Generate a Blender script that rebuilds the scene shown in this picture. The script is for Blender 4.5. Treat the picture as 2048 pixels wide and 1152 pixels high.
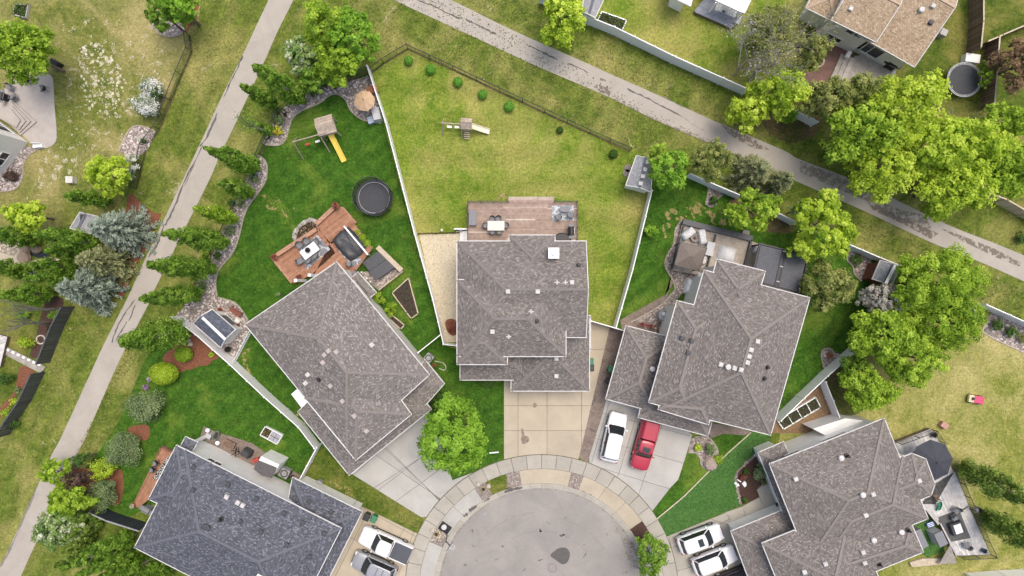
import bpy, math, random
import numpy as np
from mathutils import Vector, Matrix, noise

for o in list(bpy.data.objects):
    bpy.data.objects.remove(o)
SC = bpy.context.scene
COL = SC.collection
R = math.radians
# ------------------------------------------------------------------ camera, sky, sun
CAMH = 62.0          # drone height in metres
PPM = 19.0           # photo pixels per metre on the ground
FPX = CAMH * PPM
cam = bpy.data.cameras.new('camera')
cam.sensor_width = 36.0
cam.lens = 36.0 * FPX / 2048.0
cam.clip_start = 0.5
cam.clip_end = 3000.0
camo = bpy.data.objects.new('camera', cam)
camo.location = (0, 0, CAMH)
camo.rotation_euler = (0, 0, 0)
COL.objects.link(camo)
SC.camera = camo
world = bpy.data.worlds.new('World')
SC.world = world
world.use_nodes = True
wn = world.node_tree
sky = wn.nodes.new('ShaderNodeTexSky')
sky.sky_type = 'NISHITA'
sky.sun_disc = False
SUN_EL, SUN_AZ = 70.0, 40.0       # elevation, azimuth from +Y clockwise
sky.sun_elevation = R(SUN_EL)
sky.sun_rotation = R(SUN_AZ)
sky.air_density = 1.0
sky.dust_density = 5.5
sky.ozone_density = 0.5
wn.links.new(sky.outputs[0], wn.nodes['Background'].inputs[0])
wn.nodes['Background'].inputs[1].default_value = 0.15
sl = bpy.data.lights.new('sun', 'SUN')
sl.energy = 0.95
sl.angle = R(34)
sl.color = (1.0, 0.94, 0.85)
so = bpy.data.objects.new('sun', sl)
_d = Vector((math.sin(R(SUN_AZ)) * math.cos(R(SUN_EL)), math.cos(R(SUN_AZ)) * math.cos(R(SUN_EL)), math.sin(R(SUN_EL))))
so.rotation_euler = _d.to_track_quat('Z', 'Y').to_euler()
so.location = (0, 0, 100)
COL.objects.link(so)
SC.view_settings.view_transform = 'Standard'
SC.view_settings.look = 'None'
SC.view_settings.exposure = 0.46
SC.view_settings.gamma = 1.0

# ------------------------------------------------------------------ helpers
rng = np.random.default_rng(7)
random.seed(5)
TILE = dict(A=(0, 0), B=(400, 0), C=(800, 0), D=(1200, 0), E=(1600, 0), F=(0, 290), G=(400, 290), H=(800, 290),
            I=(1200, 290), J=(1600, 290), K=(0, 580), L=(400, 580), M=(800, 580), N=(1200, 580), O=(1600, 580),
            Q=(0, 852), S=(400, 852), U=(800, 852), V=(1200, 852), W=(1600, 852))
def q(t, s):
    """photo pixels from coordinates read in one enlarged tile of the photograph"""
    ox, oy = TILE[t]
    out = []
    for w in s.split():
        a, b = w.split(',')
        out.append((ox + float(a) / 3.84, oy + float(b) / 3.84))
    return out
def px(s):
    return [tuple(float(c) for c in w.split(',')) for w in s.split()]
def P(x, y, z=0.0):
    k = (CAMH - z) / FPX
    return Vector(((x - 1024) * k, -(y - 576) * k, z))
def W2(pts, z=0.0):
    return [P(x, y, z).to_2d() for x, y in pts]
def mpx(z=0.0):
    return (CAMH - z) / FPX
def cr(pts, n=5, closed=True):
    """Catmull-Rom smoothing"""
    out = []
    m = len(pts)
    rngi = range(m) if closed else range(m - 1)
    for i in rngi:
        if closed:
            p0, p1, p2, p3 = pts[(i - 1) % m], pts[i], pts[(i + 1) % m], pts[(i + 2) % m]
        else:
            p0, p1, p2, p3 = pts[max(i - 1, 0)], pts[i], pts[i + 1], pts[min(i + 2, m - 1)]
        for k in range(n):
            t = k / n
            out.append(tuple(0.5 * (2 * p1[c] + (p2[c] - p0[c]) * t + (2 * p0[c] - 5 * p1[c] + 4 * p2[c] - p3[c]) * t * t
                             + (3 * p1[c] - p0[c] - 3 * p2[c] + p3[c]) * t ** 3) for c in (0, 1)))
    if not closed:
        out.append(tuple(pts[-1]))
    return out
def clip(poly, n, c):
    """part of a 2D polygon where n.p <= c"""
    out = []
    m = len(poly)
    for i in range(m):
        a, b = poly[i], poly[(i + 1) % m]
        da, db = n[0] * a[0] + n[1] * a[1] - c, n[0] * b[0] + n[1] * b[1] - c
        if da <= 1e-9:
            out.append(Vector((a[0], a[1])))
        if (da < -1e-9 and db > 1e-9) or (da > 1e-9 and db < -1e-9):
            t = da / (da - db)
            out.append(Vector((a[0] + (b[0] - a[0]) * t, a[1] + (b[1] - a[1]) * t)))
    return out
def area(poly):
    return 0.5 * sum(poly[i][0] * poly[(i + 1) % len(poly)][1] - poly[(i + 1) % len(poly)][0] * poly[i][1] for i in range(len(poly)))
def cen2(poly):
    return Vector((sum(p[0] for p in poly) / len(poly), sum(p[1] for p in poly) / len(poly)))
def inset(poly, d):
    """convex polygon moved inwards by d"""
    c = cen2(poly)
    L = []
    m = len(poly)
    for i in range(m):
        a, b = Vector(poly[i][:2]), Vector(poly[(i + 1) % m][:2])
        t = (b - a).normalized()
        n = Vector((-t.y, t.x))
        if n.dot(c - a) < 0: n = -n
        L.append((a + n * d, t))
    out = []
    for i in range(m):
        (p, t), (r, s) = L[i - 1], L[i]
        den = t.x * s.y - t.y * s.x
        if abs(den) < 1e-6:
            out.append(r)
            continue
        k = ((r.x - p.x) * s.y - (r.y - p.y) * s.x) / den
        out.append(p + t * k)
    return out
def inpoly(poly, X, Y):
    ins = np.zeros(len(X), bool)
    m = len(poly)
    for i in range(m):
        x1, y1 = poly[i][0], poly[i][1]
        x2, y2 = poly[(i + 1) % m][0], poly[(i + 1) % m][1]
        if y1 == y2: continue
        cond = ((y1 > Y) != (y2 > Y)) & (X < (x2 - x1) * (Y - y1) / (y2 - y1) + x1)
        ins ^= cond
    return ins
def scatter(poly, n):
    xs = [p[0] for p in poly]; ys = [p[1] for p in poly]
    X = rng.uniform(min(xs), max(xs), n); Y = rng.uniform(min(ys), max(ys), n)
    k = inpoly(poly, X, Y)
    return X[k], Y[k]

ORG = {}
def tag(o, label=None, cat=None, group=None, kind=None):
    if label: o['label'] = label
    if cat: o['category'] = cat
    if group: o['group'] = group
    if kind: o['kind'] = kind
    return o
def thing(name, label, cat, loc=(0, 0, 0), rz=0.0, group=None, local=False):
    """an Empty at the base of a thing; parts are given in world metres, or in its own metres when local"""
    o = bpy.data.objects.new(name, None)
    o.empty_display_size = 0.3
    COL.objects.link(o)
    o.location = loc
    o.rotation_euler = (0, 0, rz)
    ORG[o] = Vector((0, 0, 0)) if local else Vector(loc)
    return tag(o, label, cat, group)
def put(name, me, parent=None):
    o = bpy.data.objects.new(name, me)
    COL.objects.link(o)
    if parent is not None:
        o.parent = parent
        ORG[o] = ORG.get(parent, Vector((0, 0, 0)))
    return o
def copytree(src, parent=None):
    c = src.copy()
    COL.objects.link(c)
    c.parent = parent
    ORG[c] = ORG.get(src, Vector((0, 0, 0)))
    for ch in src.children:
        copytree(ch, c)
    return c
def dup(src, loc, rz, label, group=None, name=None):
    c = copytree(src)
    c.location = loc
    c.rotation_euler = (0, 0, rz)
    c['label'] = label
    if group: c['group'] = group
    return c

class MB:
    def __init__(s):
        s.v = []; s.f = []; s.t = []
    def add(s, vs, fs, tint=0.5):
        k = len(s.v)
        s.v += [tuple(v) for v in vs]
        s.t += [tint] * len(vs)
        s.f += [tuple(i + k for i in f) for f in fs]
        return s
    def box(s, cx, cy, cz, sx, sy, sz, rz=0.0, tint=0.5):
        c, d = math.cos(rz), math.sin(rz)
        vs = []
        for z in (-.5, .5):
            for x, y in ((-.5, -.5), (.5, -.5), (.5, .5), (-.5, .5)):
                X, Y = x * sx, y * sy
                vs.append((cx + X * c - Y * d, cy + X * d + Y * c, cz + z * sz))
        return s.add(vs, [(3, 2, 1, 0), (4, 5, 6, 7), (0, 1, 5, 4), (1, 2, 6, 5), (2, 3, 7, 6), (3, 0, 4, 7)], tint)
    def bar(s, p0, p1, w, h, tint=0.5):
        p0, p1 = Vector(p0), Vector(p1)
        d = (p1 - p0)
        if d.length < 1e-6: return s
        d.normalize()
        side = d.cross(Vector((0, 0, 1)))
        if side.length < 1e-3: side = Vector((1, 0, 0))
        side.normalize()
        up = side.cross(d)
        vs = []
        for p in (p0, p1):
            for a, b in ((-1, -1), (1, -1), (1, 1), (-1, 1)):
                vs.append(p + side * (a * w / 2) + up * (b * h / 2))
        return s.add(vs, [(0, 1, 2, 3), (7, 6, 5, 4), (0, 4, 5, 1), (1, 5, 6, 2), (2, 6, 7, 3), (3, 7, 4, 0)], tint)
    def tube(s, p0, p1, r0, r1=None, n=8, tint=0.5, caps=True):
        if r1 is None: r1 = r0
        p0, p1 = Vector(p0), Vector(p1)
        d = (p1 - p0)
        if d.length < 1e-6: return s
        d.normalize()
        a = d.orthogonal().normalized()
        b = d.cross(a)
        vs = []
        for p, r in ((p0, r0), (p1, r1)):
            for i in range(n):
                t = 2 * math.pi * i / n
                vs.append(p + (a * math.cos(t) + b * math.sin(t)) * r)
        fs = [(i, (i + 1) % n, n + (i + 1) % n, n + i) for i in range(n)]
        if caps: fs += [tuple(range(n))[::-1], tuple(range(n, 2 * n))]
        return s.add(vs, fs, tint)
    def path(s, pts, r, n=6):
        for a, b in zip(pts[:-1], pts[1:]):
            s.tube(a, b, r, r, n)
        return s
    def lathe(s, prof, n=20, c=(0, 0, 0), tint=0.5):
        vs = []
        for r, z in prof:
            for i in range(n):
                t = 2 * math.pi * i / n
                vs.append((c[0] + r * math.cos(t), c[1] + r * math.sin(t), c[2] + z))
        m = len(prof)
        fs = []
        for k in range(m - 1):
            for i in range(n):
                j = (i + 1) % n
                fs.append((k * n + i, k * n + j, (k + 1) * n + j, (k + 1) * n + i))
        fs.append(tuple(range(n))[::-1])
        fs.append(tuple(range((m - 1) * n, m * n)))
        return s.add(vs, fs, tint)
    def ring(s, c, r0, r1, z0, z1, n=32):
        vs = []
        for i in range(n):
            t = 2 * math.pi * i / n
            for r, z in ((r0, z0), (r1, z0), (r1, z1), (r0, z1)):
                vs.append((c[0] + r * math.cos(t), c[1] + r * math.sin(t), z))
        fs = []
        for i in range(n):
            j = (i + 1) % n
            for k in range(4):
                l = (k + 1) % 4
                fs.append((i * 4 + k, j * 4 + k, j * 4 + l, i * 4 + l))
        return s.add(vs, fs)
    def prism(s, poly, z0, z1, tint=0.5, bottom=True):
        poly = [Vector(p[:2]) for p in poly]
        if area(poly) < 0: poly = poly[::-1]
        m = len(poly)
        vs = [(p.x, p.y, z0) for p in poly] + [(p.x, p.y, z1) for p in poly]
        fs = [(i, (i + 1) % m, m + (i + 1) % m, m + i) for i in range(m)] + [tuple(range(m, 2 * m))]
        if bottom: fs.append(tuple(range(m))[::-1])
        return s.add(vs, fs, tint)
    def sheet(s, poly, z, tint=0.5):
        poly = [Vector(p[:2]) for p in poly]
        if area(poly) < 0: poly = poly[::-1]
        return s.add([(p.x, p.y, z) for p in poly], [tuple(range(len(poly)))], tint)
    def loft(s, rings, close=True, cap=True, tint=0.5):
        n = len(rings[0])
        vs = [p for r in rings for p in r]
        fs = []
        for k in range(len(rings) - 1):
            for i in range(n if close else n - 1):
                j = (i + 1) % n
                fs.append((k * n + i, k * n + j, (k + 1) * n + j, (k + 1) * n + i))
        if cap:
            fs += [tuple(range(n))[::-1], tuple(range((len(rings) - 1) * n, len(rings) * n))]
        return s.add(vs, fs, tint)
    def mesh(s, name, mat, org=Vector((0, 0, 0)), smooth=False, tints=False):
        me = bpy.data.meshes.new(name)
        me.from_pydata([(v[0] - org[0], v[1] - org[1], v[2] - org[2]) for v in s.v], [], s.f)
        if tints:
            a = me.attributes.new('tint', 'FLOAT', 'POINT')
            a.data.foreach_set('value', np.array(s.t, np.float32))
        me.materials.append(mat)
        if smooth:
            me.polygons.foreach_set('use_smooth', [True] * len(me.polygons))
        me.update()
        return me
    def build(s, name, mat, parent=None, smooth=False, tints=False, bevel=0.0):
        org = ORG.get(parent, Vector((0, 0, 0))) if parent is not None else Vector((0, 0, 0))
        o = put(name, s.mesh(name, mat, org, smooth, tints), parent)
        if bevel:
            b = o.modifiers.new('bevel', 'BEVEL'); b.width = bevel; b.segments = 2; b.limit_method = 'ANGLE'
        return o
    def solo(s, name, mat, loc, label, cat, group=None, kind=None, smooth=False, tints=False, bevel=0.0):
        """a thing that is one mesh, its origin at loc"""
        o = put(name, s.mesh(name, mat, Vector(loc), smooth, tints))
        o.location = loc
        ORG[o] = Vector(loc)
        if bevel:
            b = o.modifiers.new('bevel', 'BEVEL'); b.width = bevel; b.segments = 2; b.limit_method = 'ANGLE'
        return tag(o, label, cat, group, kind)

def npmesh(name, V, nper, tint, mat, org):
    """mesh of many separate nper-gons, V is (n*nper, 3)"""
    n = len(V) // nper
    me = bpy.data.meshes.new(name)
    me.vertices.add(len(V))
    me.vertices.foreach_set('co', (V - np.array(org, float)).astype(np.float32).ravel())
    me.loops.add(n * nper)
    me.loops.foreach_set('vertex_index', np.arange(n * nper, dtype=np.int32))
    me.polygons.add(n)
    me.polygons.foreach_set('loop_start', np.arange(0, n * nper, nper, dtype=np.int32))
    me.polygons.foreach_set('loop_total', np.full(n, nper, np.int32))
    a = me.attributes.new('tint', 'FLOAT', 'POINT')
    a.data.foreach_set('value', np.repeat(tint, nper).astype(np.float32))
    me.materials.append(mat)
    me.update()
    me.validate()
    return me

# ------------------------------------------------------------------ materials
MATS = {}
def nodes(name):
    m = bpy.data.materials.new(name)
    m.use_nodes = True
    nt = m.node_tree
    b = nt.nodes['Principled BSDF']
    return m, nt, b
def nn(nt, t, **kw):
    n = nt.nodes.new(t)
    for k, v in kw.items(): setattr(n, k, v)
    return n
def mixc(nt, fac, a, b, mode='MIX'):
    n = nt.nodes.new('ShaderNodeMix')
    n.data_type = 'RGBA'
    n.blend_type = mode
    for sock, v in ((n.inputs[0], fac), (n.inputs[6], a), (n.inputs[7], b)):
        if isinstance(v, bpy.types.NodeSocket): nt.links.new(v, sock)
        elif isinstance(v, (int, float)): sock.default_value = v
        else: sock.default_value = (*v, 1.0)
    return n.outputs[2]
def noise_out(nt, scale, detail=3.0, rough=0.6, coord='pos', dist=0.0):
    if coord == 'pos': c = nn(nt, 'ShaderNodeNewGeometry').outputs['Position']
    elif coord == 'obj': c = nn(nt, 'ShaderNodeTexCoord').outputs['Object']
    else: c = nn(nt, 'ShaderNodeUVMap').outputs[0]
    n = nn(nt, 'ShaderNodeTexNoise')
    n.inputs['Scale'].default_value = scale
    n.inputs['Detail'].default_value = detail
    n.inputs['Roughness'].default_value = rough
    n.inputs['Distortion'].default_value = dist
    nt.links.new(c, n.inputs['Vector'])
    return n.outputs[0]
def ramp(nt, src, lo, hi, a=0.0, b=1.0):
    m = nn(nt, 'ShaderNodeMapRange')
    m.clamp = True
    nt.links.new(src, m.inputs[0])
    m.inputs[1].default_value = lo; m.inputs[2].default_value = hi
    m.inputs[3].default_value = a; m.inputs[4].default_value = b
    return m.outputs[0]
def scalec(nt, col, fac):
    """colour times a grey factor"""
    n = nt.nodes.new('ShaderNodeVectorMath'); n.operation = 'SCALE'
    nt.links.new(col, n.inputs[0])
    nt.links.new(fac, n.inputs['Scale'])
    return n.outputs[0]
def bump(nt, b, src, strength, dist=0.02):
    n = nn(nt, 'ShaderNodeBump')
    n.inputs['Strength'].default_value = strength
    n.inputs['Distance'].default_value = dist
    nt.links.new(src, n.inputs['Height'])
    nt.links.new(n.outputs[0], b.inputs['Normal'])
def plain(name, col, rough=0.6, var=0.12, scale=3.0, metal=0.0, coat=0.0, coord='obj', spec=0.5, bmp=0.0, col2=None, rand=0.0):
    if name in MATS: return MATS[name]
    m, nt, b = nodes(name)
    f = noise_out(nt, scale, 4, 0.65, coord)
    c2 = col2 or tuple(c * (1 - var * 2) for c in col)
    c1 = col if col2 else tuple(min(c * (1 + var), 0.95) for c in col)
    out = mixc(nt, ramp(nt, f, 0.3, 0.7), c2, c1)
    if rand:
        oi = nn(nt, 'ShaderNodeObjectInfo')
        out = scalec(nt, out, ramp(nt, oi.outputs['Random'], 0, 1, 1 - rand, 1 + rand))
    nt.links.new(out, b.inputs['Base Color'])
    b.inputs['Roughness'].default_value = rough
    b.inputs['Metallic'].default_value = metal
    b.inputs['Coat Weight'].default_value = coat
    b.inputs['Specular IOR Level'].default_value = spec
    if bmp: bump(nt, b, f, bmp)
    MATS[name] = m
    return m
def tinted(name, cols, rough=0.8, trans=0.0, nscale=0.0, spec=0.3):
    """colour picked by the vertex attribute 'tint' along a ramp"""
    if name in MATS: return MATS[name]
    m, nt, b = nodes(name)
    at = nn(nt, 'ShaderNodeAttribute'); at.attribute_name = 'tint'
    r = nn(nt, 'ShaderNodeValToRGB')
    el = r.color_ramp.elements
    while len(el) < len(cols): el.new(0.5)
    for i, c in enumerate(cols):
        el[i].position = i / (len(cols) - 1)
        el[i].color = (*c, 1)
    nt.links.new(at.outputs['Fac'], r.inputs[0])
    out = r.outputs[0]
    if nscale:
        out = scalec(nt, out, ramp(nt, noise_out(nt, nscale, 3, 0.6), 0.3, 0.7, 0.78, 1.15))
    nt.links.new(out, b.inputs['Base Color'])
    b.inputs['Roughness'].default_value = rough
    b.inputs['Specular IOR Level'].default_value = spec
    if trans:
        t = nn(nt, 'ShaderNodeBsdfTranslucent')
        nt.links.new(out, t.inputs[0])
        mx = nn(nt, 'ShaderNodeMixShader'); mx.inputs[0].default_value = trans
        nt.links.new(b.outputs[0], mx.inputs[1]); nt.links.new(t.outputs[0], mx.inputs[2])
        nt.links.new(mx.outputs[0], nt.nodes['Material Output'].inputs[0])
    MATS[name] = m
    return m
def grass(name, dark, light, dry, dry_lo=0.5, dry_hi=0.75, patch=0.16, bare=None, stripe=None):
    m, nt, b = nodes(name)
    med = noise_out(nt, 0.9, 5, 0.7)
    big = noise_out(nt, patch, 6, 0.62, dist=0.6)
    fine = noise_out(nt, 7.0, 3, 0.75)
    mid2 = noise_out(nt, 2.6, 3, 0.7)
    c = mixc(nt, ramp(nt, med, 0.32, 0.68), dark, light)
    c = mixc(nt, ramp(nt, big, dry_lo, dry_hi), c, dry)
    if stripe:
        w = nn(nt, 'ShaderNodeTexWave'); w.bands_direction = 'X'
        mp = nn(nt, 'ShaderNodeMapping'); mp.inputs['Rotation'].default_value = (0, 0, stripe[0])
        nt.links.new(nn(nt, 'ShaderNodeNewGeometry').outputs['Position'], mp.inputs[0])
        nt.links.new(mp.outputs[0], w.inputs[0])
        w.inputs['Scale'].default_value = stripe[1]; w.inputs['Distortion'].default_value = 3.0; w.inputs['Detail'].default_value = 3
        c = scalec(nt, c, ramp(nt, w.outputs['Fac'], 0, 1, 1 - stripe[2], 1 + stripe[2]))
    c = mixc(nt, ramp(nt, mid2, 0.52, 0.78, 0, 0.55), c, dry)
    if bare:
        bn = noise_out(nt, bare[1], 5, 0.7, dist=0.8)
        c = mixc(nt, ramp(nt, bn, bare[2], bare[2] + 0.07, 0, 0.8), c, bare[0])
    c = scalec(nt, c, ramp(nt, noise_out(nt, 3.4, 4, 0.8), 0.28, 0.72, 0.58, 1.42))
    c = scalec(nt, c, ramp(nt, fine, 0.25, 0.75, 0.6, 1.38))
    nt.links.new(c, b.inputs['Base Color'])
    b.inputs['Roughness'].default_value = 0.95
    b.inputs['Specular IOR Level'].default_value = 0.1
    bump(nt, b, fine, 0.8, 0.06)
    MATS[name] = m
    return m
def paving(name, col, col2, scale=0.5, rand=0.07, stain=None, fine=0.12):
    m, nt, b = nodes(name)
    big = noise_out(nt, scale, 5, 0.65, dist=0.5)
    f2 = noise_out(nt, 14.0, 2, 0.7)
    c = mixc(nt, ramp(nt, big, 0.3, 0.7), col2, col)
    if stain:
        c = mixc(nt, ramp(nt, noise_out(nt, 0.9, 6, 0.75, dist=1.5), 0.6, 0.72, 0, 0.6), c, stain)
    oi = nn(nt, 'ShaderNodeObjectInfo')
    c = scalec(nt, c, ramp(nt, oi.outputs['Random'], 0, 1, 1 - rand, 1 + rand))
    c = scalec(nt, c, ramp(nt, f2, 0.25, 0.75, 1 - fine, 1 + fine))
    nt.links.new(c, b.inputs['Base Color'])
    b.inputs['Roughness'].default_value = 0.9
    b.inputs['Specular IOR Level'].default_value = 0.25
    bump(nt, b, f2, 0.3, 0.01)
    MATS[name] = m
    return m
def shingle(name, dark, mid, light, wide=0.2, row=0.125):
    m, nt, b = nodes(name)
    uv = nn(nt, 'ShaderNodeUVMap'); uv.uv_map = 'UVMap'
    br = nn(nt, 'ShaderNodeTexBrick')
    br.inputs['Scale'].default_value = 1.0
    br.inputs['Brick Width'].default_value = wide
    br.inputs['Row Height'].default_value = row
    br.inputs['Mortar Size'].default_value = 0.012
    br.inputs['Mortar Smooth'].default_value = 0.3
    br.inputs['Color1'].default_value = (0, 0, 0, 1)
    br.inputs['Color2'].default_value = (1, 1, 1, 1)
    br.inputs['Mortar'].default_value = (0.2, 0.2, 0.2, 1)
    nt.links.new(uv.outputs[0], br.inputs[0])
    bw = nn(nt, 'ShaderNodeSeparateColor'); nt.links.new(br.outputs[0], bw.inputs[0])
    r = nn(nt, 'ShaderNodeValToRGB')
    el = r.color_ramp.elements
    el[0].color = (*dark, 1); el[1].color = (*light, 1)
    e = el.new(0.35); e.color = (*mid, 1)
    e = el.new(0.68); e.color = (*mid, 1)
    nt.links.new(bw.outputs[0], r.inputs[0])
    c = scalec(nt, r.outputs[0], ramp(nt, noise_out(nt, 0.5, 5, 0.6), 0.3, 0.7, 0.9, 1.08))
    c = mixc(nt, br.outputs['Fac'], c, tuple(x * 0.55 for x in dark))
    nt.links.new(c, b.inputs['Base Color'])
    b.inputs['Roughness'].default_value = 0.92
    b.inputs['Specular IOR Level'].default_value = 0.25
    bump(nt, b, bw.outputs[0], 0.5, 0.02)
    MATS[name] = m
    return m
def bricky(name, c1, c2, mortar, w, h, rot=0.0, mort=0.015):
    m, nt, b = nodes(name)
    mp = nn(nt, 'ShaderNodeMapping'); mp.inputs['Rotation'].default_value = (0, 0, rot)
    nt.links.new(nn(nt, 'ShaderNodeNewGeometry').outputs['Position'], mp.inputs[0])
    br = nn(nt, 'ShaderNodeTexBrick')
    br.inputs['Scale'].default_value = 1.0
    br.inputs['Brick Width'].default_value = w; br.inputs['Row Height'].default_value = h
    br.inputs['Mortar Size'].default_value = mort
    br.inputs['Color1'].default_value = (*c1, 1); br.inputs['Color2'].default_value = (*c2, 1); br.inputs['Mortar'].default_value = (*mortar, 1)
    nt.links.new(mp.outputs[0], br.inputs[0])
    c = scalec(nt, br.outputs[0], ramp(nt, noise_out(nt, 1.2, 5, 0.7), 0.3, 0.7, 0.75, 1.2))
    nt.links.new(c, b.inputs['Base Color'])
    b.inputs['Roughness'].default_value = 0.9
    MATS[name] = m
    return m

# lawns and ground
G_PUBLIC = grass('grass_public', (0.055, 0.100, 0.012), (0.160, 0.195, 0.034), (0.290, 0.265, 0.088), 0.47, 0.70, 0.14, ((0.37, 0.335, 0.20), 0.45, 0.63), (0.45, 0.16, 0.10))
G_YELLOW = grass('grass_yellow', (0.085, 0.160, 0.014), (0.200, 0.250, 0.036), (0.325, 0.300, 0.090), 0.44, 0.62, 0.09, None, (1.57, 0.09, 0.07))
G_TAN = grass('grass_tan', (0.115, 0.155, 0.022), (0.255, 0.262, 0.062), (0.42, 0.37, 0.155), 0.45, 0.68, 0.12)
G_LUSH = grass('grass_lush', (0.022, 0.074, 0.008), (0.060, 0.142, 0.015), (0.150, 0.215, 0.032), 0.52, 0.76, 0.2, None, (0.9, 0.22, 0.08))
G_MIX = grass('grass_mixed', (0.038, 0.080, 0.010), (0.12, 0.155, 0.024), (0.23, 0.21, 0.06), 0.46, 0.68, 0.2)
G_DRY = grass('grass_dry', (0.07, 0.110, 0.017), (0.20, 0.21, 0.050), (0.32, 0.28, 0.115), 0.43, 0.62, 0.12, ((0.45, 0.40, 0.27), 0.6, 0.61))
G_DIRT = grass('grass_dirt', (0.040, 0.064, 0.014), (0.11, 0.11, 0.035), (0.16, 0.115, 0.06), 0.42, 0.64, 0.3)  # thin grass mottled with bare brown dirt
G_TURF = grass('grass_turf', (0.050, 0.125, 0.030), (0.068, 0.152, 0.038), (0.090, 0.175, 0.048), 0.55, 0.8, 0.25, None, (0.55, 1.1, 0.07))
M_PATH = paving('path_asphalt', (0.42, 0.385, 0.335), (0.345, 0.315, 0.275), 0.4, 0.0, None, 0.10)
M_ROAD = paving('road_asphalt', (0.325, 0.305, 0.278), (0.245, 0.23, 0.212), 0.25, 0.0, (0.225, 0.21, 0.19), 0.14)
M_WALK = paving('walk_concrete', (0.41, 0.385, 0.33), (0.335, 0.315, 0.27), 0.6, 0.06)
M_BEIGE = paving('beige_concrete', (0.47, 0.41, 0.31), (0.39, 0.34, 0.26), 0.45, 0.04)
M_GREYC = paving('grey_concrete', (0.455, 0.442, 0.405), (0.355, 0.347, 0.32), 0.35, 0.05)
M_JOINT = plain('paving_joint', (0.17, 0.155, 0.13), 0.95)
M_PAVER = bricky('red_pavers', (0.30, 0.23, 0.185), (0.20, 0.16, 0.135), (0.12, 0.095, 0.08), 0.24, 0.13, 0.25)
M_BRPAT = bricky('brick_patio', (0.26, 0.13, 0.105), (0.17, 0.10, 0.085), (0.10, 0.07, 0.06), 0.22, 0.11, 0.5)
M_PATIO = paving('stamped_patio', (0.44, 0.405, 0.37), (0.36, 0.33, 0.305), 1.2, 0.03)
M_BARK = plain('red_mulch', (0.22, 0.085, 0.045), 0.95, 0.3, 9.0, coord='pos', bmp=0.8)
M_BARKD = plain('dark_mulch', (0.085, 0.045, 0.032), 0.95, 0.3, 9.0, coord='pos', bmp=0.8)
M_SOIL = plain('soil', (0.055, 0.04, 0.03), 0.95, 0.3, 6.0, coord='pos', bmp=0.8)
M_DIRT = plain('bare_dirt', (0.24, 0.155, 0.085), 0.95, 0.25, 5.0, coord='pos', bmp=0.5)
M_PEA = plain('pea_gravel', (0.57, 0.50, 0.36), 0.95, 0.2, 12.0, coord='pos', bmp=0.6)
M_BEDBASE = plain('bed_base', (0.28, 0.24, 0.21), 0.95, 0.3, 8.0, coord='pos')
M_ROCKP = tinted('river_rock_pink', [(0.16, 0.13, 0.125), (0.38, 0.325, 0.305), (0.54, 0.47, 0.44), (0.78, 0.73, 0.68)], 0.85)
M_ROCKB = tinted('river_rock_brown', [(0.14, 0.11, 0.095), (0.31, 0.26, 0.23), (0.42, 0.36, 0.32), (0.62, 0.56, 0.51)], 0.85)
M_PEAR = tinted('pea_rock', [(0.32, 0.26, 0.17), (0.55, 0.48, 0.34), (0.64, 0.57, 0.42), (0.72, 0.66, 0.52)], 0.85)
M_WROCK = tinted('pale_rock', [(0.33, 0.30, 0.19), (0.50, 0.46, 0.33), (0.66, 0.62, 0.50)], 0.85)
M_EDGE = plain('concrete_edging', (0.42, 0.37, 0.31), 0.9, 0.12, 4, coord='pos')
# roofs, walls
S_GREY = shingle('shingle_taupe', (0.140, 0.125, 0.115), (0.208, 0.187, 0.173), (0.345, 0.315, 0.293))
S_GREY2 = shingle('shingle_taupe_worn', (0.148, 0.134, 0.124), (0.220, 0.200, 0.187), (0.39, 0.36, 0.338))
S_BLUE = shingle('shingle_slate_blue', (0.070, 0.075, 0.090), (0.115, 0.122, 0.147), (0.225, 0.235, 0.275))
S_TAN = shingle('shingle_tan', (0.31, 0.225, 0.145), (0.45, 0.345, 0.235), (0.60, 0.485, 0.355))
S_SHED = shingle('shingle_shed_grey', (0.27, 0.275, 0.29), (0.35, 0.355, 0.37), (0.42, 0.43, 0.445))
S_SHEDB = shingle('shingle_shed_blue', (0.075, 0.085, 0.115), (0.12, 0.135, 0.175), (0.18, 0.20, 0.25))
C_TAUPE = plain('ridge_taupe', (0.222, 0.199, 0.184), 0.9, 0.1, 6)
C_BLUE = plain('ridge_blue', (0.128, 0.135, 0.163), 0.9, 0.1, 6)
C_TAN = plain('ridge_tan', (0.46, 0.35, 0.26), 0.9, 0.1, 6)
M_WHITE = plain('white_vinyl', (0.88, 0.88, 0.885), 0.45, 0.03, 2.0)
M_GUT = plain('gutter_white', (0.68, 0.67, 0.65), 0.5, 0.06, 2.0)
M_SIDING = plain('pale_siding', (0.80, 0.79, 0.76), 0.6, 0.04, 1.5)
M_CREAM = plain('cream_siding', (0.60, 0.58, 0.53), 0.65, 0.05, 1.5)
M_DARK = plain('dark_trim', (0.04, 0.04, 0.042), 0.5, 0.15, 4)
M_BLACK = plain('black_plastic', (0.018, 0.018, 0.02), 0.5, 0.2, 5)
M_MET = plain('grey_metal', (0.42, 0.43, 0.44), 0.4, 0.08, 5, metal=0.4)
M_GLASS = plain('window_glass', (0.035, 0.04, 0.048), 0.08, 0.2, 0.6, spec=0.8)
M_GREYP = plain('grey_resin', (0.20, 0.205, 0.22), 0.6, 0.08, 5)
M_LGREY = plain('light_grey', (0.47, 0.48, 0.50), 0.6, 0.08, 5)
M_CHAR = plain('charcoal_cloth', (0.055, 0.058, 0.065), 0.85, 0.15, 8)
M_COVER = plain('grey_cover_cloth', (0.58, 0.58, 0.585), 0.8, 0.08, 3)
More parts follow.
